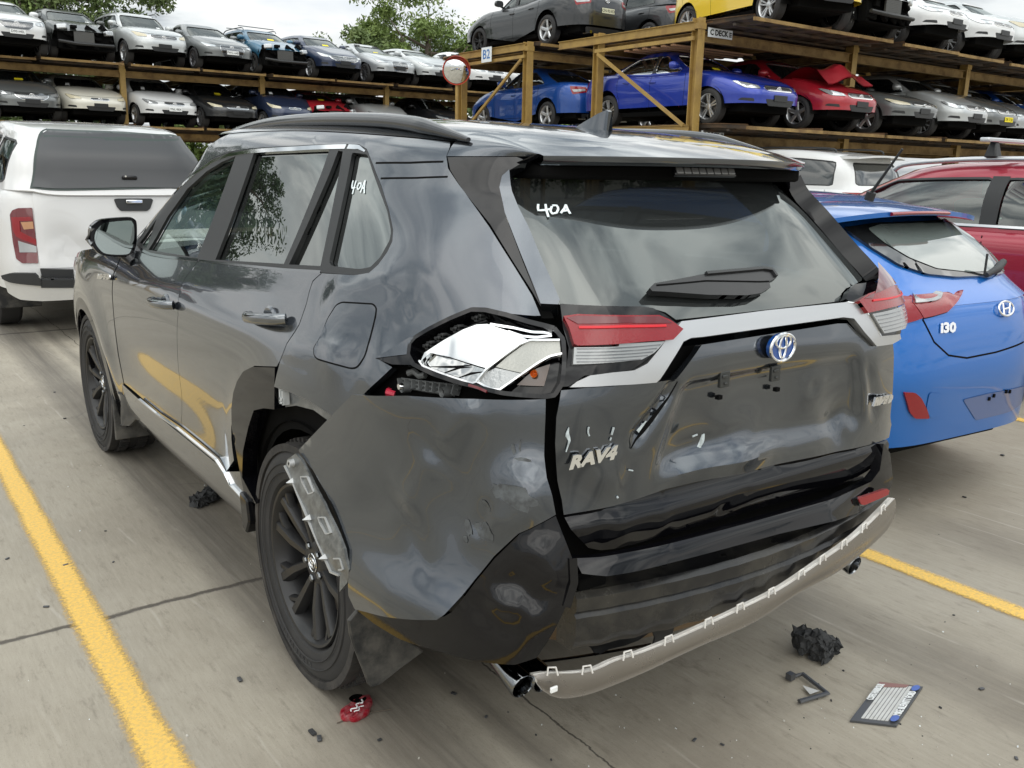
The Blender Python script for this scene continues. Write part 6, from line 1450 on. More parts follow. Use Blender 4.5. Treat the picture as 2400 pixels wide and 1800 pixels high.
# ---- right block: x from 11.2, aisle side y about 10
XR = 11.2; YC, YC1, YB, YB1 = 9.95, 12.70, 15.15, 17.9
bx = [11.2, 15.95, 20.6, 25.2, 29.8, 34.4]
ordn = ['first', 'second', 'third', 'fourth', 'fifth', 'sixth', 'seventh', 'eighth', 'ninth']
for i, x in enumerate(bx):
    for y, nm in ((YC, 'along the front edge of the right rack'), (YC1, 'in the inner line of the right rack'), (YB1, 'along the far edge of the right rack')):
        if y != YC and i > 3: continue
        if y == YB1 and i > 1: continue
        column(x, y, 0, (ZC+.10 if y != YB1 else ZC2-.02), '%s ochre steel column from the left, %s' % (ordn[i], nm), 'columns of the right rack')
column(XR, YB, 0, ZC2+.06, 'ochre steel column right of the blue and white letter plate', 'columns of the right rack')
for i in range(5):
    for z, nm in ((ZB, 'lower'), (ZC, 'upper')):
        deck_bay(bx[i]+.10, bx[i+1]-.10, YC, YC1, z, '%s bay from the left of the %s deck of the right rack, rusty trays' % (ordn[i], nm), 'decks of the right rack')
        if i < 3: deck_bay(bx[i]+.10, bx[i+1]-.10, YB, YB1, (ZB2 if z == ZB else ZC2), '%s bay of the %s deck in the rear half of the right rack' % (ordn[i], nm), 'decks of the right rack', side=1)
# end frames facing the camera
for (ya, yb, z, nm) in ((YC, YC1+1.2, ZC, 'top beam of the right rack end frame'), (YC, YC1, ZB, 'lower beam of the right rack end frame'), (YB, YB1, ZC2, 'top beam under the letter plate'), (YB, YB1, ZB2, 'lower beam beneath the blue saloon')):
    k = MB(); k.ibeam((XR-.10, ya, z-.05), (XR-.10, yb, z-.05), .08, .16); k.bar((XR-.10, ya, z-.26), (XR-.10, min(yb, ya+2.75), z-.26), .05, .07); props(k.build('end_beam', OCHRE, smooth=0), nm+', ochre steel', 'beam', 'end beams of the right rack')
k = MB()
brace((XR-.12, YC1-.10, ZC-.32), (XR-.12, YC+.12, ZB+.02), 'ochre diagonal brace crossing the purple blue saloon', 'diagonal braces of the right rack')
brace((XR-.12, YB+.10, ZC-.22), (XR-.12, YB1-.2, ZB+.02), 'ochre diagonal brace crossing the bright blue saloon', 'diagonal braces of the right rack')
for i in (1, 2, 3): brace((bx[i]+.1, YC1-.1, ZC-.5), (bx[i]+.1, YC1-2.0, ZB+.9), 'slim diagonal brace behind the %s front column of the right rack' % ordn[i], 'diagonal braces of the right rack', .045)
r_ = thing('timber_slats', 'bare pinkish timber slats across the open corner of the top deck', 'slats', (12.2, 11.4, ZC-.30))
for i in range(6):
    k = MB(); k.box((0, 0, 0), (2.3, .085, .03)); o = k.build('slat', mat('new_timber', (.46, .27, .16), .6), r_, smooth=0); o.location = (.2, -.75+.26*i, 0)
sign('C DECK', (XR+.48, YC-.10, ZC-.14), (1, 0, 0), .66, .16, 'white C DECK plate on the front edge of the upper deck', VOID, size=.135, small=True)
sign('B DECK', (XR+.46, YC-.10, ZB-.14), (1, 0, 0), .62, .15, 'white B DECK plate on the front edge of the lower deck', VOID, size=.125, small=True)
sign('B2', (XR-.20, 16.55, ZC2-.12), (0, -1, 0), .42, .34, 'white plate with B2 in blue hung on the end beam', SIGNB, size=.30)
# ---- left row: along y about 26.3
YL, YL1 = 26.3, 29.4
lx = [-8.3, -3.9, .55, 5.05, 9.2, 13.6, 18.2, 22.8]
for i, x in enumerate(lx):
    column(x, YL+.15, 0, ZCL+.02, '%s ochre column from the left on the near edge of the far left rack' % ordn[i], 'columns of the left rack', .15)
    if i < 8: column(x, YL1, 0, ZCL-.1, '%s ochre column from the left on the rear edge of the far left rack' % ordn[i], 'columns of the left rack', .15)
    brace((x+.1, YL1-.05, ZC-.5), (x+.9, YL1-.05, ZB+.9), 'slim brace at the %s rear column of the far left rack' % ordn[i], 'diagonal braces of the left rack', .04)
for i in range(7):
    for z, nm in ((ZBL, 'lower'), (ZCL, 'upper')):
        deck_bay(lx[i]+.05, lx[i+1]-.05, YL+.15, YL1, z, '%s bay from the left of the %s deck of the far left rack' % (ordn[i], nm), 'decks of the left rack', out=.75)

# ================================================================ cars on the racks
pw = lambda n, c, **k: paint(n, c, **k)
P_WHITE = paint('white', (.66, .67, .67), metal=0); P_SILVER = paint('silver', (.42, .44, .45), metal=.6); P_SILV2 = paint('pale_silver', (.50, .52, .52), metal=.5)
P_GREY = paint('mid_grey', (.15, .16, .16), metal=.5); P_DGREY = paint('charcoal', (.022, .024, .026), metal=.4, dust=.05); P_BLACK = paint('black', (.012, .014, .018), metal=.2)
P_NAVY = paint('navy', (.018, .030, .070), metal=.4); P_TEAL = paint('teal', (.020, .110, .190), metal=.5); P_PURP = paint('purple_blue', (.008, .034, .34), metal=.35); P_BLUE = paint('bright_blue', (.002, .060, .30), metal=.35)
P_RED = paint('red', (.36, .010, .022), metal=.2); P_YEL = paint('yellow', (.78, .55, .02), metal=0); P_CREAM = paint('cream_white', (.60, .58, .50), metal=.1); P_SKY = paint('sky_blue', (.02, .20, .48), metal=.2); P_GRN = paint('green_black', (.045, .050, .045), metal=.4)
G_L = 'cars on the far left rack'; G_R = 'cars on the right rack'
def on_left(px, lvl, kind, label, yf=25.35, jig=6, **k):
    z = (ZCL if lvl else ZBL)+.035; L = (k.get('over') or {}).get('L', SPEC[kind]['L']); x = at((px*1.085, 200), 1, yf)[0] if px is not None else k.pop('x')
    return make_car(kind, label, loc=(x, yf+L/2, z), rz=math.pi+R_(jig), group=G_L, **k)
ST = [('y', (-.05, .30, .13, .07))]; ST2 = [('w', (.45, .35, .07, .10))]; ST3 = [('w', (-.55, .22, .06, .05))]
# upper row
on_left(30, 1, 'hatch', 'white hatchback with black hexagonal grille at the left end of the upper row', colour=P_WHITE, front='hex', plate=('w', 'D90-HEL'), sticker=ST3, over=dict(nose=.80), yf=25.0)
on_left(183, 1, 'hatch', 'dark hatchback with its front bumper torn off, second in the upper left row', colour=P_GRN, front='smashed', sticker=ST3, roofpaint=None, yf=25.4)
on_left(345, 1, 'wagon', 'silver boxy wagon with grey lower bumper between two dark cars', colour=P_SILV2, front='plain', hl=YELLOWL, sticker=ST3, over=dict(gc=.30, H=1.60), roofbars=True, yf=25.3)
on_left(490, 1, 'sedan', 'grey saloon with a large black trapezoid grille right of the silver wagon', colour=P_GREY, front='tall', wheels='dark', plate=('w', 'FWC-64B'), sticker=ST3, over=dict(L=4.5), grille_w=.46)
on_left(615, 1, 'hatch', 'teal hatchback with roof bars and a stripped, smashed front', colour=P_TEAL, front='smashed', sticker=ST, roofbars='x')
on_left(735, 1, 'hatch', 'navy hatchback with a wide black grille right of the teal wreck', colour=P_NAVY, front='hex', sticker=ST, grille_w=.52)
on_left(853, 1, 'sedan', 'silver saloon with tall black grille and dark wheels on the upper left row', colour=P_SILVER, front='tall', wheels='dark', sticker=ST, over=dict(H=1.40))
on_left(948, 1, 'hatch', 'old silver hatchback with black wheels left of the round mirror', colour=P_SILV2, front='plain', wheels='black', over=dict(H=1.38), sticker=ST3)
on_left(1062, 1, 'sedan', 'white saloon with twin slot grille just right of the round mirror', colour=P_WHITE, front='plain', sticker=ST)
on_left(1150, 1, 'hatch', 'white hatchback partly hidden behind the letter plate', colour=P_WHITE, front='plain', sticker=ST)
# lower row
on_left(48, 0, 'hatch', 'bronze grey hatchback with black hexagonal grille, left end of the lower row', colour=P_GREY, front='hex', sticker=ST, yf=25.1)
on_left(194, 0, 'bigsedan', 'cream saloon with yellowed headlamps in the lower left row', colour=P_CREAM, front='plain', hl=YELLOWL, sticker=ST2, over=dict(L=4.9, H=1.42), grille_w=.26, grille_h=.08)
on_left(358, 0, 'sedan', 'white saloon with small oval grille, just right of an ochre column', colour=P_WHITE, front='plain', plate=('w', 'YNL-88X'), sticker=ST2, grille_w=.30)
on_left(497, 0, 'sedan', 'dark grey saloon with chrome slatted grille and half torn front', colour=P_DGREY, front='plain', hl=YELLOWL, sticker=ST, grille_w=.36, grille_h=.16)
on_left(625, 0, 'smallhatch', 'small navy hatchback with yellowed headlamps behind an ochre column', colour=P_NAVY, front='plain', hl=YELLOWL, sticker=ST2, grille_w=.22, grille_h=.05)
on_left(722, 0, 'hatch', 'red car with crumpled bonnet on the lower left row', colour=P_RED, front='smashed', sticker=ST, over=dict(H=1.40))
on_left(845, 0, 'hatch', 'pale silver hatchback with dark glass seen over the SUV roof', colour=P_SILV2, front='plain', over=dict(H=1.42), jig=4)
on_left(985, 0, 'sedan', 'black saloon whose roof just shows left of the pole', colour=P_BLACK, front='plain')
# right rack
def on_right(x, lvl, kind, label, yf=8.45, jig=0, **k):
    z = (ZC if lvl else ZB)+.035; L = (k.get('over') or {}).get('L', SPEC[kind]['L'])
    return make_car(kind, label, loc=(x, yf+L/2, z), rz=math.pi+R_(jig), group=G_R, **k)
def on_b2(x, lvl, kind, label, yr, **k):
    z = (ZC2 if lvl else ZB2)+.035; L = (k.get('over') or {}).get('L', SPEC[kind]['L'])
    return make_car(kind, label, loc=(x-.5, yr+L/2, z), rz=0, group=G_R, **k)
on_right(12.25, 0, 'bigsedan', 'purple blue saloon with silver wheels behind the diagonal brace', colour=P_PURP, front='plain', wheels='twin', yf=8.8, g=.07, over=dict(L=4.85, W=1.84, belt=.98, wf=1.45, wr=-1.34), sticker=ST, glassm=GLASSC, seal=CHROME)
on_right(14.35, 0, 'sedan', 'red saloon with its bonnet buckled up beside the purple one', colour=P_RED, front='plain', yf=8.5, wheels='five', sticker=None)
# buckled bonnet sheet standing over the red car's nose
k = MB(); V = []
for i in range(11):
    for j in range(9):
        u, w = i/10, j/8; x = 13.62+1.46*u; y = 9.95-1.15*w; z = ZB+.98+.30*math.sin(min(1, w*1.25)*math.pi*.62)*(1-.35*abs(u-.5)*2)-(.30*max(0, w-.72)*3)+.05*math.sin(u*9+w*4)
        V.append((x, y, z))
k.add(V, [(i*9+j, i*9+j+1, (i+1)*9+j+1, (i+1)*9+j) for i in range(10) for j in range(8)]); k.add(np.array(V)-[0, 0, .015], [(i*9+j+1, i*9+j, (i+1)*9+j, (i+1)*9+j+1) for i in range(10) for j in range(8)])
o = k.build('buckled_bonnet', P_RED, None, smooth=25)
rc_ = [q for q in scene.objects if q.get('label', '').startswith('red saloon with its bonnet')][0]; o.parent = rc_; bpy.context.view_layer.update(); o.matrix_parent_inverse = rc_.matrix_world.inverted()
on_right(16.75, 0, 'coupe', 'dark grey sports coupe with paler nose and five spoke wheels', colour=P_GREY, front='slot', wheels='five', hl=YELLOWL, yf=8.6, over=dict(H=1.32))
on_right(18.9, 0, 'hatch', 'silver hatchback between the sports coupe and a grey car on the lower deck', colour=P_SILV2, front='plain', hl=HEADL, yf=8.6, wheels='ten')
on_right(20.5, 0, 'hatch', 'grey hatchback with a yellow number plate on the lower right deck', colour=P_GREY, front='plain', plate=('y', 'DE 17 JU'), yf=8.7, wheels='ten')
on_right(22.4, 0, 'hatch', 'white and silver hatchback just right of the yellow number plate', colour=P_SILVER, front='plain', yf=9.0)
on_right(24.0, 0, 'hatch', 'bright blue hatchback at the right end of the lower deck', colour=P_BLUE, front='plain', hl=YELLOWL, yf=8.9)
on_right(26.2, 0, 'wagon', 'black wagon at the far right of the lower deck', colour=P_BLACK, front='plain', yf=9.0)
on_right(13.45, 1, 'suv', 'yellow compact SUV on top of the right rack', colour=P_YEL, front='hex', wheels={(True, -1): 'twin', (True, 1): 'twin', (False, -1): 'twin', (False, 1): 'twin'}, yf=8.25, jig=-12, g=.07, grille_w=.46, over=dict(H=1.62, L=4.35))
on_right(15.35, 1, 'sedan', 'white car with a stripped black front end beside the yellow SUV', colour=P_WHITE, front='smashed', yf=8.5, wheels='ten')
on_right(17.4, 1, 'bigsedan', 'white saloon with small black grille on the upper right deck', colour=P_WHITE, front='plain', yf=8.5, wheels='ten', grille_w=.26)
on_right(19.6, 1, 'hatch', 'white hatchback with grey lower grille, fourth on the upper right deck', colour=P_WHITE, front='plain', yf=8.6, wheels='ten')
on_right(21.6, 1, 'suv', 'pale silver pickup style car with yellowed lamps on the upper deck', colour=P_SILV2, front='plain', hl=YELLOWL, yf=8.7, plate=('w', 'BX 41'))
on_right(23.5, 1, 'hatch', 'white hatchback with blue roof at the right edge of the upper deck', colour=P_WHITE, roofpaint=P_SKY, front='plain', yf=8.8, wheels='ten')
on_b2(13.1, 1, 'bigsedan', 'dark grey saloon with pale number plate, rear to the aisle on the top deck', 14.05, colour=P_DGREY, wheels={(True, -1): 'black', (True, 1): 'black', (False, -1): 'five', (False, 1): 'five'}, plate=('w', 'CN-92-ED'), g=.07, over=dict(L=4.9, W=1.86))
on_b2(13.1, 0, 'sedan', 'bright blue saloon under the letter plate', 14.1, colour=P_BLUE, wheels='five', g=.07, over=dict(L=4.6, W=1.80, H=1.47), glassm=GLASSD)
on_b2(15.3, 1, 'hatch', 'dark grey hatchback with rear spoiler beside the dark grey saloon', 13.4, colour=P_DGREY)
on_b2(17.5, 1, 'wagon', 'grey wagon with side window showing between the hatchback and yellow SUV', 13.2, colour=P_SILVER)
on_b2(15.4, 0, 'hatch', 'white and red hatchback behind the bright blue saloon', 13.4, colour=P_WHITE)
on_b2(17.4, 0, 'sedan', 'silver saloon deep inside the lower right deck', 13.4, colour=P_SILVER)
# red compact hidden deeper behind the purple one
on_b2(19.6, 0, 'hatch', 'dark red hatchback deep inside the lower right deck', 13.4, colour=P_RED)
# ---- traffic mirror on its pole
mp = at((986*1.085, 152*1.085), 0, 10.7); mr = thing('convex_mirror', 'round convex traffic mirror with red hood on an ochre post', 'mirror', (mp[0], mp[1], 0))
md = np.array([-.52, -.82, -.22]); md /= np.linalg.norm(md); k = MB(); V = []
prof = [(.32*t, .09*(1-t*t)) for t in np.linspace(0, 1, 10)]
k.lathe([(h, r) for r, h in prof], 40, (0, 0, 0), md); o = k.build('mirror_face', mat('convex_mirror', (.80, .82, .82), .02, metal=1), mr, smooth=80); o.location = (0, 0, mp[2])
k = MB(); k.lathe([(-.03, 0), (-.02, .34), (.015, .345), (.012, .32)], 40, (0, 0, 0), md); o = k.build('mirror_rim', mat('orange_red', (.50, .045, .02), .45), mr, smooth=40); o.location = (0, 0, mp[2])
k = MB(); e1 = np.cross(md, (0, 0, 1)); e1 /= np.linalg.norm(e1); e2 = np.cross(e1, md); e2 = e2 if e2[2] > 0 else -e2; V = []
for t in np.linspace(R_(25), R_(200), 24):
    d_ = math.cos(t)*-e1*-1+math.sin(t)*e2; L_ = .16*math.sin((t-R_(25))/R_(175)*math.pi)
    V += [d_*.345, d_*.352+md*L_]
k.add(V, [(2*i, 2*i+2, 2*i+3, 2*i+1) for i in range(23)]); o = k.build('mirror_hood', MATS['orange_red'], mr, smooth=40); o.location = (0, 0, mp[2])
k = MB(); k.tube([(.10, .12, 0), (.10, .12, mp[2]+.2)], .05, 10); k.bar((.10, .12, mp[2]), (.0, .0, mp[2]), .05, .05); k.build('post', OCHRE, mr, smooth=50)
# ================================================================ neighbours on the ground
def tt(ch, key, pts): return ch.trace(zp(key, pts))
def solid_glass(): return mat('dark_glazing', (.035, .04, .04), rough=.03, coat=1, spec=1.0)
P_I = paint('i_blue', (.001, .135, .50), metal=.45, dust=.05)
co = {}; X0, Y0, YAW = 2.37, 1.80, R_(-4)
i3 = make_car('hatch', 'blue hatchback with red wedge lamps parked close beside the grey SUV', name='blue_hatchback', cat='hatchback', colour=P_I, loc=(X0, Y0, 0), rz=YAW, skip=('rear', 'rearglass'), g=.045, wheels='ten',
              over=dict(L=4.30, W=1.78, H=1.43, belt=.94, tail=.98, ry1=-1.62, dy=-2.02, R=.31), chart_out=co)
lo, up = co['lo'], co['up']; LO = XChart(lo, X0, Y0, 0, YAW); UP = XChart(up, X0, Y0, 0, YAW)
def wpan(nm, ch, lch, pts, m_, off, th=.01, g=.03, r=.0, key='W', par=i3):
    P = tt(ch, key, pts); P = rnd(P, r) if r else P
    return panel(nm, lch, P, m_, par, g=g, off=off, th=th)
su = ScaleV(up, .5)
def upan(nm, pts, m_, off, th=.0, r=.0, g=.03, par=i3, ch=None, su_=None, key='W'):
    P = tt(ch or UP, key, pts)*np.array([1, .5]); P = rnd(P, r) if r else P
    return panel(nm, su_ or su, P, m_, par, g=g, off=off, th=th)
upan('rear_window', [(150, 490), (300, 470), (500, 462), (690, 462), (740, 470), (860, 560), (940, 665), (950, 690), (930, 712), (860, 724), (700, 730), (560, 716), (420, 670), (290, 590)], mat('window_border', (.012, .013, .014), .12, coat=1), .012, .02, .02)
upan('rear_glass', [(268, 500), (330, 480), (520, 474), (690, 470), (730, 490), (820, 590), (880, 680), (870, 704), (760, 708), (600, 690), (470, 640), (350, 570)], mat('rear_glazing', (.16, .19, .18), .04, coat=1, spec=1), .015, .0, .02)
wpan('tail_lamp', LO, lo, [(458, 772), (520, 772), (740, 795), (720, 830), (660, 895), (545, 925), (490, 850)], REDL, .008, .02)
wpan('tail_lamp', LO, lo, [(380, 800), (452, 772), (486, 850), (540, 925), (440, 955), (390, 950)], REDL, .008, .02)
wpan('reversing_lamp', LO, lo, [(480, 800), (520, 790), (640, 808), (625, 835), (600, 845), (500, 855)], CLEARL, .012, .01, r=.01)
wpan('reflector', LO, lo, [(447, 1282), (500, 1284), (530, 1310), (560, 1370), (570, 1410), (500, 1410), (475, 1380)], REDL, .010, .02, r=.012)
k = MB()
for pts in ([(545, 930), (600, 1040), (670, 1105), (760, 1118), (900, 1090), (1035, 1040)], [(350, 672), (450, 760), (458, 772)], [(545, 925), (660, 893), (700, 850)]): strip(lo if pts[0][1] > 800 else lo, tt(LO, 'W', pts), .010, off=.001, h=.004, mb=k)
k.build('tailgate_gap', VOID, i3)
wpan('bumper_recess', LO, lo, [(575, 1285), (640, 1290), (660, 1330), (640, 1400), (580, 1412), (560, 1360)], P_I, .003, .0, r=.02)
wpan('plate_recess', LO, lo, [(738, 1320), (860, 1290), (1000, 1262), (1040, 1250), (1040, 1330), (960, 1380), (800, 1420)], paint('i_blue_dusty', (.05, .10, .27), metal=.2, dust=.6, rough=.5), .003, .0, r=.02)
k = MB()
for a in ((862, 1315), (885, 1300), (945, 1280), (962, 1280)): p = lo(tt(LO, 'W', [a]))[0]; k.box(p, (.012, .02, .016))
k.build('plate_hole', VOID, i3)
P = tt(LO, 'W', [(938, 880)]); c_ = lo(P)[0]; n_ = lo.normal(P)[0]; ex = np.cross((0, 0, 1), n_); ex /= np.linalg.norm(ex); ex = ex if ex[0] > 0 else -ex; ez = np.cross(n_, ex); ez = ez if ez[2] > 0 else -ez
k = MB(); t = np.linspace(0, 2*math.pi, 41); k.tube([c_+n_*.012+ex*.062*math.cos(q)+ez*.034*math.sin(q) for q in t], .0055, 8, False, up=n_)
for s_ in (-1, 1): k.tube([c_+n_*.012+ex*(s_*.030+.010)+ez*.026, c_+n_*.012+ex*(s_*.022-.006)-ez*.026], .0055, 8)
k.tube([c_+n_*.013+ex*-.022-ez*.002, c_+n_*.013+ex*.026+ez*.002], .005, 8); k.build('badge', CHROME, i3, smooth=60)
P = tt(LO, 'W', [(620, 975), (698, 972)]); a_, b_ = lo(P); k = MB(); V, F = text_mesh('i30', .060, .002, bold=.003, shear=.15); ww = np.ptp(V[:, 0]); V[:, 0] *= np.linalg.norm(b_-a_)/ww
ex = (b_-a_)/np.linalg.norm(b_-a_); n_ = lo.normal(P).mean(0); ez = np.cross(n_, ex); ez = ez if ez[2] > 0 else -ez; k.add((a_+b_)/2+n_*.006+V[:, :1]*ex+V[:, 1:2]*ez+V[:, 2:3]*n_, F); k.build('badge', CHROME, i3, smooth=0)
# spoiler with its brake light
def spoiler(par, sp, half, yb, zt, over, thick, m_, m2, bow=.10, drop=.02):
    k = MB(); V = []; nu = 30
    for i in range(nu+1):
        x = -half+2*half*i/nu; a = abs(x)/half
        for j in range(6):
            t = j/5; y = yb+.28-(over+.28)*t+bow*a**2.4*t; V.append((x, y, zt-.035*a**2.2-drop*t*t))
    F = [(i*6+j, i*6+j+1, (i+1)*6+j+1, (i+1)*6+j) for i in range(nu) for j in range(5)]; V = np.array(V); Vb = V-[0, 0, thick]; tt_ = np.tile(np.linspace(0, 1, 6), nu+1); Vb[:, 2] -= .03*(1-tt_)
    k.add(V, F); k.add(Vb, [tuple(reversed(f)) for f in F], 1)
    e = [i*6+5 for i in range(nu+1)]; k.add(np.concatenate([V[e], Vb[e]]), [(i, i+nu+1, i+nu+2, i+1) for i in range(nu)])
    for q in (0, nu): k.add(np.concatenate([V[q*6:q*6+6], Vb[q*6:q*6+6]]), [(j, j+1, j+7, j+6) for j in range(5)])
    return k.build('roof_spoiler', [m_, m2], par, smooth=35), V[e]
o, ed = spoiler(i3, None, .55, -1.62, 1.385, .15, .022, P_I, BLACKG, bow=.07, drop=.03)
k = MB(); k.tube(ed[9:22]-[0, .004, .010], .013, 8, flat=.7); k.build('high_brake_light', REDL, i3, smooth=60)
M_ = lambda p: (np.array(p)-[X0, Y0, 0]) @ np.array([[math.cos(YAW), -math.sin(YAW), 0], [math.sin(YAW), math.cos(YAW), 0], [0, 0, 1]])
b0 = M_(at(zp('W', [(285, 328)])[0], 2, 1.425)); b1 = b0+np.array([0, -.14, .20])
k = MB(); k.tube([b0-[0, 0, .02], b0+[0, -.01, .015]], .022, 10); k.tube([b0, b1], [.008, .005], 8); k.build('roof_aerial', PLAST, i3, smooth=60)
p0, p1 = [up(tt(UP, 'W', [a]))[0] for a in ((825, 712), (925, 655))]; k = MB(); k.tube([p0+[0, -.03, 0], (p0+p1)/2+[0, -.05, .0], p1+[0, -.04, 0]], [.012, .02, .018], 8); k.tube([p0+[0, -.02, 0], p0+[0, -.02, .10]], .006, 6); k.build('rear_wiper', PLAST, i3, smooth=60)

# ---- white utility with canopy
P_U = paint('ute_white', (.66, .66, .655), metal=0, dust=.15); UX, UY = .06, 8.60
co = {}
ute = make_car('bigsuv', 'white canopy utility with muddy bumper, rear to the camera, on the left', name='canopy_utility', cat='utility', colour=P_U, loc=(UX, UY, 0), skip=('rear', 'rearglass'), g=.06, wheels='ten',
               over=dict(L=5.25, W=1.92, H=1.865, belt=1.27, tail=1.27, cowl=1.22, nose=1.10, gc=.40, wf=1.60, wr=-1.42, R=.39, cy=1.2, ry0=.55, ry1=-2.33, dy=-2.56, roofw=.68, n=8, nu=7.5, er=.55), chart_out=co, tyre_dx=.0)
lo, up = co['lo'], co['up']; LO = XChart(lo, UX, UY); UP = XChart(up, UX, UY); su = ScaleV(up, .5)
upan('canopy_glass_seal', [(195, 530), (215, 420), (240, 220), (262, 165), (300, 145), (500, 155), (800, 165), (1100, 182), (1190, 190), (1240, 225), (1330, 330), (1420, 520), (1300, 530), (1100, 530)], mat('green_black_seal', (.03, .045, .04), .5), .006, .01, par=ute, ch=UP, su_=su, key='G')
upan('canopy_glass', [(212, 524), (235, 400), (258, 215), (280, 175), (310, 160), (600, 172), (1000, 190), (1170, 198), (1215, 235), (1300, 330), (1395, 514), (1250, 524), (900, 524)], mat('canopy_glazing', (.055, .057, .060), .30, spec=.4), .010, .0, par=ute, ch=UP, su_=su, key='G')
G3 = lambda pts, ch=None: (ch or LO).trace(zp('G', pts))
c_ = up(tt(UP, 'G', [(835, 460)]))[0]; k = MB(); k.box((0, 0, 0), (.125, .03, .034)); o = k.build('canopy_handle', BLACKG, ute, bevel=.012, segs=3); o.location = c_+np.array([0, -.02, 0])
k = MB(); k.lathe([(0, 0), (0, .008), (.01, .008)], 12, c_+[-.035, -.04, .012], (0, 1, 0)); k.build('handle_lock', CHROME, ute)
# tailgate and its handle
def gpan(nm, pts, m_, off, th=.01, r=0, g=.04): 
    P = tt(LO, 'G', pts); P = rnd(P, r) if r else P
    return panel(nm, lo, P, m_, ute, g=g, off=off, th=th, disp=TD if nm == 'tailgate' else None)
TD = Dents(); q_ = lambda a: lo(tt(LO, 'G', [a]))[0]
TD.bump(q_((430, 860)), .07, -.014).bump(q_((540, 800)), .09, .010).ridge(q_((300, 960)), q_((470, 850)), .03, .010).bump(q_((500, 960)), .10, -.012).ridge(q_((470, 850)), q_((640, 830)), .03, .008)
gpan('tailgate', [(214, 542), (1130, 542), (1400, 545), (1400, 1020), (1000, 1035), (500, 1040), (262, 1045), (240, 900), (225, 700)], P_U, .010, .012)
gpan('tailgate_handle', [(735, 600), (760, 596), (975, 596), (988, 606), (970, 660), (950, 676), (780, 676), (755, 650)], PLAST, .022, .014, .01)
k = MB(); c_ = lo(tt(LO, 'G', [(864, 614)]))[0]; k.box((0, 0, 0), (.135, .02, .030)); o = k.build('handle_pull', CHROME, ute, bevel=.006); o.location = c_+np.array([0, -.03, 0])
gpan('tail_lamp', [(70, 700), (85, 672), (120, 658), (210, 655), (222, 760), (240, 900), (250, 1015), (150, 1015), (110, 985), (90, 880), (78, 780)], REDD, .010, .014, .01)
gpan('lamp_bar', [(82, 716), (200, 714), (212, 738), (132, 742), (138, 808), (236, 860), (238, 896), (150, 862), (110, 840), (92, 800)], REDL, .014, .01)
gpan('indicator_lamp', [(140, 748), (215, 744), (220, 790), (160, 796)], mat('amber_clear', (.45, .22, .10), .15, coat=1), .014, .01)
gpan('reversing_lamp', [(124, 868), (238, 905), (240, 944), (134, 944)], CLEARL, .014, .01)
# bumper: pressed step bar
def bar_panel(pts, m_, off, nm, th=.05): return gpan(nm, pts, m_, off, th)
gpan('bumper', [(90, 1085), (110, 1072), (270, 1090), (272, 1150), (480, 1158), (1400, 1158), (1400, 1262), (470, 1262), (280, 1256), (180, 1235), (120, 1190)], paint('muddy_white', (.50, .49, .46), metal=0, dust=.8), .10, .12, .01)
gpan('bumper_step', [(262, 1048), (1400, 1038), (1400, 1088), (275, 1100)], PLAST, .04, .05)
gpan('bumper_step', [(88, 1080), (130, 1066), (240, 1068), (272, 1100), (275, 1142), (130, 1120), (95, 1100)], PLAST, .112, .05)
gpan('bumper_step', [(275, 1104), (1400, 1092), (1400, 1150), (275, 1156)], PLAST, .106, .05)
k = MB(); k.box((0, 0, 0), (.34, .03, .42)); o = k.build('mud_flap', DIRTP, ute, bevel=.01); o.location = (-.76, -1.88, .42)
k = MB(); k.box((.0, -2.2, .45), (1.3, .6, .16)); k.build('spare_wheel_carrier', VOID, ute)

# ---- red SUV two bays to the right
P_R = paint('wine_red', (.30, .010, .030), metal=.35, dust=.08); co = {}
RX, RY = 5.52, 1.42
rs_ = make_car('suv', 'wine red SUV with silver roof rail and crossbar behind the blue hatchback', name='red_suv', cat='suv', colour=P_R, loc=(RX, RY, 0), g=.05, wheels='ten', over=dict(L=4.70, W=1.88, H=1.64, belt=1.13, tail=1.14, cowl=1.13, cy=1.25, ry0=.45, ry1=-1.85, dy=-2.2, roofw=.68), glassm=GLASSC, chart_out=co, handles=True, rearlamp='small')
up = co['up']; su = ScaleV(up, .5)
k = MB(); strip(su, [(float(up.sy(y, .055)[0]), .0275) for y in np.linspace(-1.9, 1.0, 12)], .022, off=.012, h=.014, mb=k); strip(su, [(float(up.sy(y, v)[0]), v/2) for y, v in ((1.12, .06), (.88, .35), (.62, .66), (.38, .90), (.1, .95), (-.6, .96), (-1.4, .93))], .026, off=.016, h=.014, mb=k); k.build('window_trim_strip', CHROME, rs_)
for s_ in (-1, 1):
    k = MB(); k.tube(spline([(s_*.64, .40, 1.56), (s_*.645, .25, 1.61), (s_*.65, -.4, 1.645), (s_*.64, -1.3, 1.625), (s_*.62, -1.7, 1.58)], k=4), .024, 8, flat=.8); k.build('roof_rail', SILVER, rs_, smooth=60)
k = MB(); k.bar((-.80, -.36, 1.775), (.80, -.36, 1.775), .07, .03); k.build('roof_bar', SILVER, rs_, bevel=.008)
for s_ in (-1, 1):
    k = MB(); k.box((s_*.65, -.36, 1.71), (.10, .09, .11), None, 0, .5); k.build('bar_foot', TRIM, rs_, bevel=.01)
# ---- white car beyond it, seen through its windows
make_car('hatch', 'white hatchback glimpsed through the red SUV windows', colour=P_WHITE, loc=(8.15, 3.35, 0), g=.08, over=dict(H=1.50, tail=1.05))
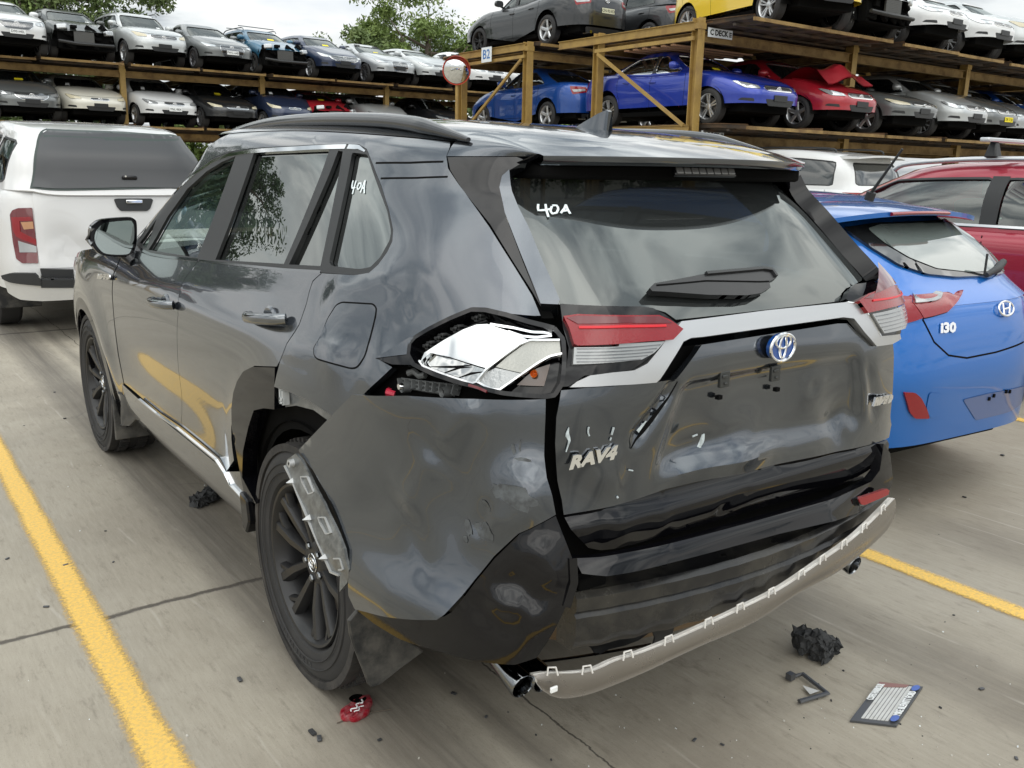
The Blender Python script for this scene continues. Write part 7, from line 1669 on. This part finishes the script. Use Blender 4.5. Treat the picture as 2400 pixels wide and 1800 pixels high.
# ---- white wagon under the rack
lc = make_car('suv', 'large white four wheel drive with black roof rails under the rack', name='white_four_wheel_drive', cat='suv', colour=P_WHITE, loc=(12.8, 9.25, 0), g=.07, roofbars='b', glassm=solid_glass(), over=dict(L=4.95, W=1.95, H=1.95, gc=.30, wf=1.5, wr=-1.35, R=.39, nose=1.05, cowl=1.25, belt=1.27, tail=1.27, cy=1.25, ry0=.6, ry1=-2.10, dy=-2.36, roofw=.76, n=7, nu=6, er=.6))
spoiler(lc, None, .70, -2.20, 1.86, .20, .03, P_WHITE, P_WHITE)
# ================================================================ trees and bushes
def leaf_mat(name, col, col2):
    m = mat(name, col, rough=.55, spots=.9, spotcol=col2, spotscale=1.4); b = m.node_tree.nodes['Principled BSDF']; b.inputs['Subsurface Weight'].default_value = 0
    b.inputs['Transmission Weight'].default_value = .0; return m
LEAF1 = leaf_mat('leaf_olive', (.10, .15, .045), (.19, .24, .08)); LEAF2 = leaf_mat('leaf_dark', (.045, .085, .035), (.085, .13, .05)); LEAF3 = leaf_mat('leaf_bright', (.14, .21, .05), (.24, .31, .09))
BARK = mat('bark', (.16, .13, .10), rough=.8, bump=.5, bscale=20)
def make_tree(name, label, cat, loc, h, crown, n_cl, leaf, seed, lm, group=None, per=150, r_cl=.9, zlow=.35, trunk=.16, size=.11, droop=0, sparse=1.0):
    """crown: (rx, ry, rz) ellipsoid radii about 0.66 h; leaves hang in clumps on real limbs"""
    rs = np.random.RandomState(seed); r = thing(name, label, cat, loc, 0, group); T = MB()
    cz = h-crown[2]; cl = []
    while len(cl) < n_cl:
        p = rs.randn(3); p /= np.linalg.norm(p); q = rs.rand()**.45; p = p*np.array(crown)*q*(1+.18*math.sin(5*math.atan2(p[1], p[0])+seed)); p[2] += cz
        if p[2] < h*zlow: continue
        cl.append(p)
    cl = np.array(cl)
    T.tube([(0, 0, -.05), (.05, .03, h*.25), (-.08, .06, h*.5), (.03, -.04, h*.72)], [trunk, trunk*.85, trunk*.6, trunk*.3], 9)
    for p in cl[:max(14, n_cl//3)]:
        z0 = h*(.22+.45*rs.rand()); a = np.array([.0, .02, min(z0, p[2]-.2)]); m_ = (a+p)/2+rs.randn(3)*.18; T.tube(spline([a, m_, p], k=3), np.linspace(trunk*.38, .012, 7), 5)
    T.build('trunk', BARK, r, smooth=50)
    V = []; 
    for p in cl:
        k = int(per*(.5+rs.rand())*sparse); rr = r_cl*(.6+.7*rs.rand())
        c = rs.randn(k, 3); c /= np.linalg.norm(c, axis=1)[:, None]; c *= (rs.rand(k, 1)**.55)*rr*np.array([1, 1, .62]); c += p
        a = rs.randn(k, 3); a[:, 2] -= droop; a /= np.linalg.norm(a, axis=1)[:, None]; b = np.cross(a, rs.randn(k, 3)); b /= np.linalg.norm(b, axis=1)[:, None]
        L_ = size*(.7+.8*rs.rand(k, 1)); W_ = L_*.40
        V.append(np.stack([c-a*L_, c+b*W_, c+a*L_, c-b*W_], 1).reshape(-1, 3))
    V = np.concatenate(V); n = len(V)//4
    B = MB(); B.v = [V]; B.n = len(V); B.f = np.arange(n*4).reshape(n, 4).tolist(); B.fm = [0]*n
    o = B.build('crown', lm, r, smooth=0)
    return r
make_tree('broad_tree', 'tall dense olive green tree rising behind the left rack', 'tree', (4.6, 36, 0), 12.0, (4.4, 2.6, 5.4), 150, 0, 3, LEAF1, per=420, r_cl=1.0, size=.09, trunk=.28)
make_tree('broad_tree', 'shorter yellowish green tree at the top left edge', 'tree', (1.6, 36, 0), 8.6, (2.6, 2.2, 3.0), 55, 0, 5, LEAF3, per=260, r_cl=.9, size=.085, trunk=.2, sparse=.8)
make_tree('gum_tree', 'tall airy gum tree with open gaps behind the round mirror', 'tree', (21.2, 36.5, 0), 10.8, (3.5, 2.4, 3.7), 72, 0, 8, LEAF3, per=330, r_cl=.85, size=.09, trunk=.22)
make_tree('gum_tree', 'lower gum tree leaning left of the tall airy one', 'tree', (17.4, 36.0, 0), 7.6, (2.3, 1.8, 1.9), 34, 0, 9, LEAF1, per=130, r_cl=.75, size=.12, trunk=.16)
make_tree('gum_tree', 'thin bare twigged tree left of the gum trees', 'tree', (15.4, 35.5, 0), 7.4, (1.3, 1.2, 1.7), 26, 0, 13, LEAF1, per=26, r_cl=.6, size=.09, trunk=.12)
make_tree('gum_tree', 'gum tree just right of the tall airy one', 'tree', (24.6, 36.0, 0), 8.3, (2.0, 1.8, 2.6), 40, 0, 15, LEAF2, per=160, r_cl=.8, size=.12, trunk=.18)
lab = ['dark', 'olive', 'pale', 'dark', 'olive', 'dark', 'olive', 'pale', 'olive', 'dark', 'pale', 'olive', 'dark']
ORD = ['first', 'second', 'third', 'fourth', 'fifth', 'sixth', 'seventh', 'eighth', 'ninth', 'tenth', 'eleventh', 'twelfth', 'thirteenth', 'fourteenth', 'fifteenth', 'sixteenth']
for i, x in enumerate(np.linspace(-6, 40, 16)):
    make_tree('bush', '%s leafy bush from the left in the hedge behind the racks' % ORD[i], 'bush', (x+.5*math.sin(i*3), 34.5+.8*math.sin(i*1.7), 0), 4.5+.5*math.sin(i*2.3), (2.1, 1.2, 2.1), 34, 0, 40+i, (LEAF2, LEAF1, LEAF3)[(i*2+1) % 3], 'bushes in the hedge behind the far left rack', per=130, r_cl=.8, zlow=.05, size=.12, trunk=.1)
make_tree('broad_tree', 'tall dark tree left of the yard, seen mirrored in the SUV windows', 'tree', (-9.0, 35, 0), 13.0, (3.4, 2.6, 5.0), 90, 0, 21, LEAF2, per=420, r_cl=1.0, size=.085, trunk=.3)

# ================================================================ litter on the concrete
def jag(n, r, seed, h, rough=.35):
    rs = np.random.RandomState(seed); return rs
FOAMM = mat('black_foam', (.022, .023, .024), rough=.75, bump=1.0, bscale=140, spots=.6, spotcol=(.07, .07, .07), spotscale=60)
def chunk(parts, name, label, cat, loc, seed, amp=.006, rz=0):
    import bmesh
    bm = bmesh.new(); rs = np.random.RandomState(seed)
    for c, d, rot in parts:
        m4 = Matrix.Translation(Vector(c)) @ Matrix.Rotation(rot, 4, 'Z') @ Matrix.Diagonal((*d, 1)); (bmesh.ops.create_icosphere(bm, subdivisions=1, radius=.62, matrix=m4) if len(bm.verts) == 0 else bmesh.ops.create_cube(bm, size=1, matrix=m4))
    bmesh.ops.subdivide_edges(bm, edges=bm.edges[:], cuts=4, use_grid_fill=True)
    for v in bm.verts: v.co += Vector(rs.randn(3)*amp)
    for v in bm.verts: v.co.z = max(v.co.z, .001)
    me = bpy.data.meshes.new(name); bm.to_mesh(me); bm.free(); me.materials.append(FOAMM); o = bpy.data.objects.new(name, me); COL.objects.link(o); o.location = loc; o.rotation_euler = (0, 0, rz)
    return props(o, label, cat)
p = at((1760*1.085, 1412*1.085), 2, 0)
chunk([((0, 0, .040), (.085, .10, .075), .3), ((-.025, .035, .05), (.06, .045, .065), .7), ((.055, .005, .026), (.045, .03, .045), .5), ((.042, -.045, .022), (.04, .04, .04), .2), ((-.03, -.025, .03), (.06, .05, .05), -.3)], 'foam_block', 'torn chunk of black bumper foam on the concrete', 'foam block', (p[0], p[1], 0), 3, .0048, .4)
p = at((447*1.085, 1085*1.085), 2, 0)
chunk([((0, 0, .03), (.12, .08, .05), .1), ((.05, .02, .03), (.06, .06, .055), .5), ((-.05, -.01, .022), (.05, .06, .04), 0)], 'rubber_scrap', 'lump of black rubber lying beside the SUV doors', 'scrap', (p[0], p[1], 0), 5, .005, .3)
PLM = mat('frame_grey', (.06, .062, .065), rough=.35)
Z0 = lambda a: at(zp('P', [a])[0], 2, .004)
c4 = [Z0(a) for a in ((1140, 950), (1462, 985), (1215, 1352), (922, 1235))]
pr = thing('number_plate_frame', 'grey dealer plate frame with white plastic sheet lying flat on the ground', 'plate frame', tuple((c4[0]+c4[2])/2*[1, 1, 0]))
o3 = c4[0]; e1 = c4[3]-c4[0]; e2 = c4[1]-c4[0]; Lx, Ly = np.linalg.norm(e1), np.linalg.norm(e2); e1 = e1/Lx; e2 = e2/Ly
def flat(nm, uv, z, m_, th=.003): k = MB(); P3 = [o3+e1*u+e2*v for u, v in uv]; k.prism([(q[0], q[1]) for q in P3], (0, 0, z), (1, 0, 0), (0, 1, 0), th); o = k.build(nm, m_, None, smooth=0); o.parent = pr; o.matrix_parent_inverse = Matrix.Translation(-Vector(pr.location)); return o
flat('frame', [(0, 0), (Lx, 0), (Lx, Ly), (0, Ly)], .008, PLM, .006)
sheet_m = mat('ribbed_sheet', (.56, .56, .54), rough=.35, spots=.5, spotcol=(.44, .43, .40), spotscale=30)
for i in range(7):
    v0 = .19*Ly+(.60*Ly)*i/7; flat('plastic_sheet', [(.04*Lx, v0), (.93*Lx, v0), (.93*Lx, v0+.60*Ly/7-.002), (.04*Lx, v0+.60*Ly/7-.002)], .0095, sheet_m, .0012)
flat('red_corner', [(.02*Lx, .02*Ly), (.16*Lx, .02*Ly), (.09*Lx, .66*Ly), (.02*Lx, .70*Ly)], .0112, mat('wine_translucent', (.24, .12, .10), .4), .001)
for txt, u, v, ln in (('COFFS HARBOUR', .30, .105, .42), ('MIKE BLEWITT FORD', .50, .885, .62)):
    k = MB(); V, F = text_mesh(txt, .028, .0008, bold=.0006); V[:, 0] *= ln*Lx/np.ptp(V[:, 0]); c_ = o3+e1*Lx*u+e2*Ly*v+np.array([0, 0, .0092]); k.add(c_+V[:, :1]*-e1+V[:, 1:2]*-e2*1.0+V[:, 2:3]*np.array([0, 0, 1]), F); o = k.build('lettering', WPAPER, None, smooth=0); o.parent = pr; o.matrix_parent_inverse = Matrix.Translation(-Vector(pr.location))
for u in (.10, .88):
    k = MB(); c_ = o3+e1*Lx*u+e2*Ly*.885+np.array([0, 0, .010]); t = np.linspace(0, 2*math.pi, 24, endpoint=False); k.add([c_+e1*.020*math.cos(q)+e2*.011*math.sin(q) for q in t], [tuple(range(24))]); o = k.build('oval_badge', mat('oval_blue', (.06, .12, .40), .3), None, smooth=0); o.parent = pr; o.matrix_parent_inverse = Matrix.Translation(-Vector(pr.location))
# broken bracket, a small black frame with a white tongue
c5 = [Z0(a) for a in ((480, 925), (570, 905), (755, 1045), (545, 1105))]
br_ = thing('broken_bracket', 'small black open frame with a white strip near the foam chunk', 'bracket', tuple(c5[2]*[1, 1, 0]))
k = MB(); k.tube([c5[0]+[0, 0, .008], c5[1]+[0, 0, .010], c5[2]+[0, 0, .008], c5[3]+[0, 0, .008]], .0085, 6, flat=.7); k.box(c5[0]+[0, 0, .012], (.022, .02, .02)); o = k.build('frame', PLM, br_, smooth=30); o.matrix_parent_inverse = Matrix.Translation(-Vector(br_.location))
k = MB(); q5 = [Z0(a) for a in ((570, 980), (700, 1022), (625, 1048))]; k.add([q+np.array([0, 0, .006]) for q in q5], [(0, 1, 2)]); o = k.build('strip', sheet_m, br_, smooth=0); o.matrix_parent_inverse = Matrix.Translation(-Vector(br_.location))
# crushed can
cn = at((772*1.085, 1537*1.085), 2, 0); can = thing('crushed_can', 'flattened red drink can beside the mud flap', 'drink can', (cn[0], cn[1], 0), R_(30))
rs = np.random.RandomState(4); t = np.linspace(0, 2*math.pi, 28, endpoint=False); k = MB(); V = []
for lv, sc in ((0, .96), (.006, 1.0), (.013, .97), (.016, .80), (.012, .5), (.017, .2)):
    for q in t: rr = (1+.10*math.sin(3*q+1)+.05*math.sin(7*q)); V.append((.062*sc*rr*math.cos(q), .036*sc*rr*math.sin(q), lv+.003*math.sin(9*q+sc*20)*(sc < .95)+.002*rs.rand()))
k.add(V, [(i*28+j, i*28+(j+1) % 28, (i+1)*28+(j+1) % 28, (i+1)*28+j) for i in range(5) for j in range(28)]+[tuple(range(140, 168))]); k.build('can_body', mat('can_red', (.42, .012, .03), .3, metal=.5, spots=.5, spotcol=(.5, .35, .35), spotscale=55), can, smooth=30)
k = MB(); k.tube([(-.03+.004*i, .006*math.sin(i*.9), .0195) for i in range(16)], .0022, 5); k.tube([(-.028+.004*i, -.012+.004*math.sin(i*1.1+1), .0185) for i in range(10)], .0018, 5); k.build('can_script', WPAPER, can)
k = MB(); k.lathe([(0, .0), (.002, .022), (.0, .025)], 20, (.035, .022, .016), (.1, 0, 1)); k.build('can_end', CHROMED, can)
k = MB(); a = at((728*1.085, 1562*1.085), 2, .003); b = at((845*1.085, 1532*1.085), 2, .003); k.tube(spline([a, (a+b)/2+[0, .01, 0], b], k=5), .0016, 5); props(k.build('twig', mat('twig', (.10, .08, .06), .8)), 'thin dark twig lying under the crushed can', 'twig')
bits = [(675, 1585, .014), (690, 1598, .013), (2165, 985, .016), (2083, 1075, .010), (2120, 1490, .010), (16, 1208, .008), (228, 1148, .006), (142, 1222, .010), (100, 1312, .009), (140, 905, .010), (52, 920, .006), (118, 848, .010), (2110, 1720, .012), (1545, 905, .008), (518, 1470, .012), (2060, 1330, .006), (2195, 1640, .008), (245, 1215, .006), (980, 1500, .010), (1500, 1600, .008), (1560, 1610, .006), (820, 1600, .008), (1050, 1550, .007)]
WH = ['left of the red can', 'below the red can', 'far right beyond the foam chunk', 'right of the foam chunk', 'right of the plate frame', 'left of the near yellow line', 'between the yellow line and the joint', 'just left of the joint crossing', 'on the left yellow line', 'ahead of the front wheel at left', 'at the far left picture edge', 'near the utility mud flap', 'beyond the plate frame at right', 'near the skid panel tip', 'at the foot of the left yellow line', 'near the right yellow line', 'right edge near the plate frame', 'beside the front of the grey SUV', 'in front of the exhaust tip', 'left of the broken bracket', 'left of the plate frame', 'between the can and the bracket', 'under the skid panel end']
for i, (x, y, s_) in enumerate(bits):
    if y > 1659: continue
    p = at((x*1.085, y*1.085), 2, .0); rs = np.random.RandomState(i); k = MB(); th = rs.rand()*3
    k.box((0, 0, s_*.3), (s_*(1.2+rs.rand()), s_, s_*.5), np.array([[math.cos(th), -math.sin(th), 0], [math.sin(th), math.cos(th), .2*rs.randn()], [0, 0, 1]])); o = k.build('debris_chip', PLM if i % 3 else FOAMM, None, bevel=s_*.15); o.location = (p[0], p[1], .001)
    props(o, 'small black plastic chip on the concrete, %s' % WH[i % len(WH)], 'debris', 'plastic chips scattered on the concrete')

# ---- further cars left of the frame, mirrored in the SUV's windows: copies of cars already built
bpy.context.view_layer.update()
def copy_tree(o, parent=None):
    c = o.copy(); COL.objects.link(c)
    if parent is not None: c.parent = parent; c.matrix_parent_inverse = o.matrix_parent_inverse.copy()
    for ch in list(o.children): copy_tree(ch, c)
    return c
src = sorted([q for q in scene.objects if q.get('group') == G_L and q.parent is None], key=lambda q: (q.location.z, q.location.x))
lowr, upr = [q for q in src if q.location.z < 3], [q for q in src if q.location.z > 3]
for row, nm in ((lowr, 'lower'), (upr, 'upper')):
    for i, q in enumerate(row[1:6]):
        c = copy_tree(q); c.location.x = .2-2.15*i; c['label'] = '%s car left of the picture edge on the %s left deck' % (ORD[i], nm)

# ---- grit and glass crumbs
rs = np.random.RandomState(11); k = MB()
for i in range(300):
    x, y = (rs.rand()*5.5-2.6, rs.rand()*5.0-2.2) if i % 2 else (rs.randn()*.5-.1, rs.randn()*.35-1.05)
    s_ = .0014+.0030*rs.rand()**3; a = rs.rand()*3; k.box((x, y, s_*.45), (s_*(1+rs.rand()), s_, s_*.8), np.array([[math.cos(a), -math.sin(a), 0], [math.sin(a), math.cos(a), .3], [0, -.3, 1]]), i % 3)
props(k.build('grit', [FOAMM, mat('pale_grit', (.45, .43, .38), .7), mat('glass_crumb', (.75, .78, .78), .15, spec=.8)], smooth=0), 'fine grit and glass crumbs scattered over the concrete', kind='stuff')
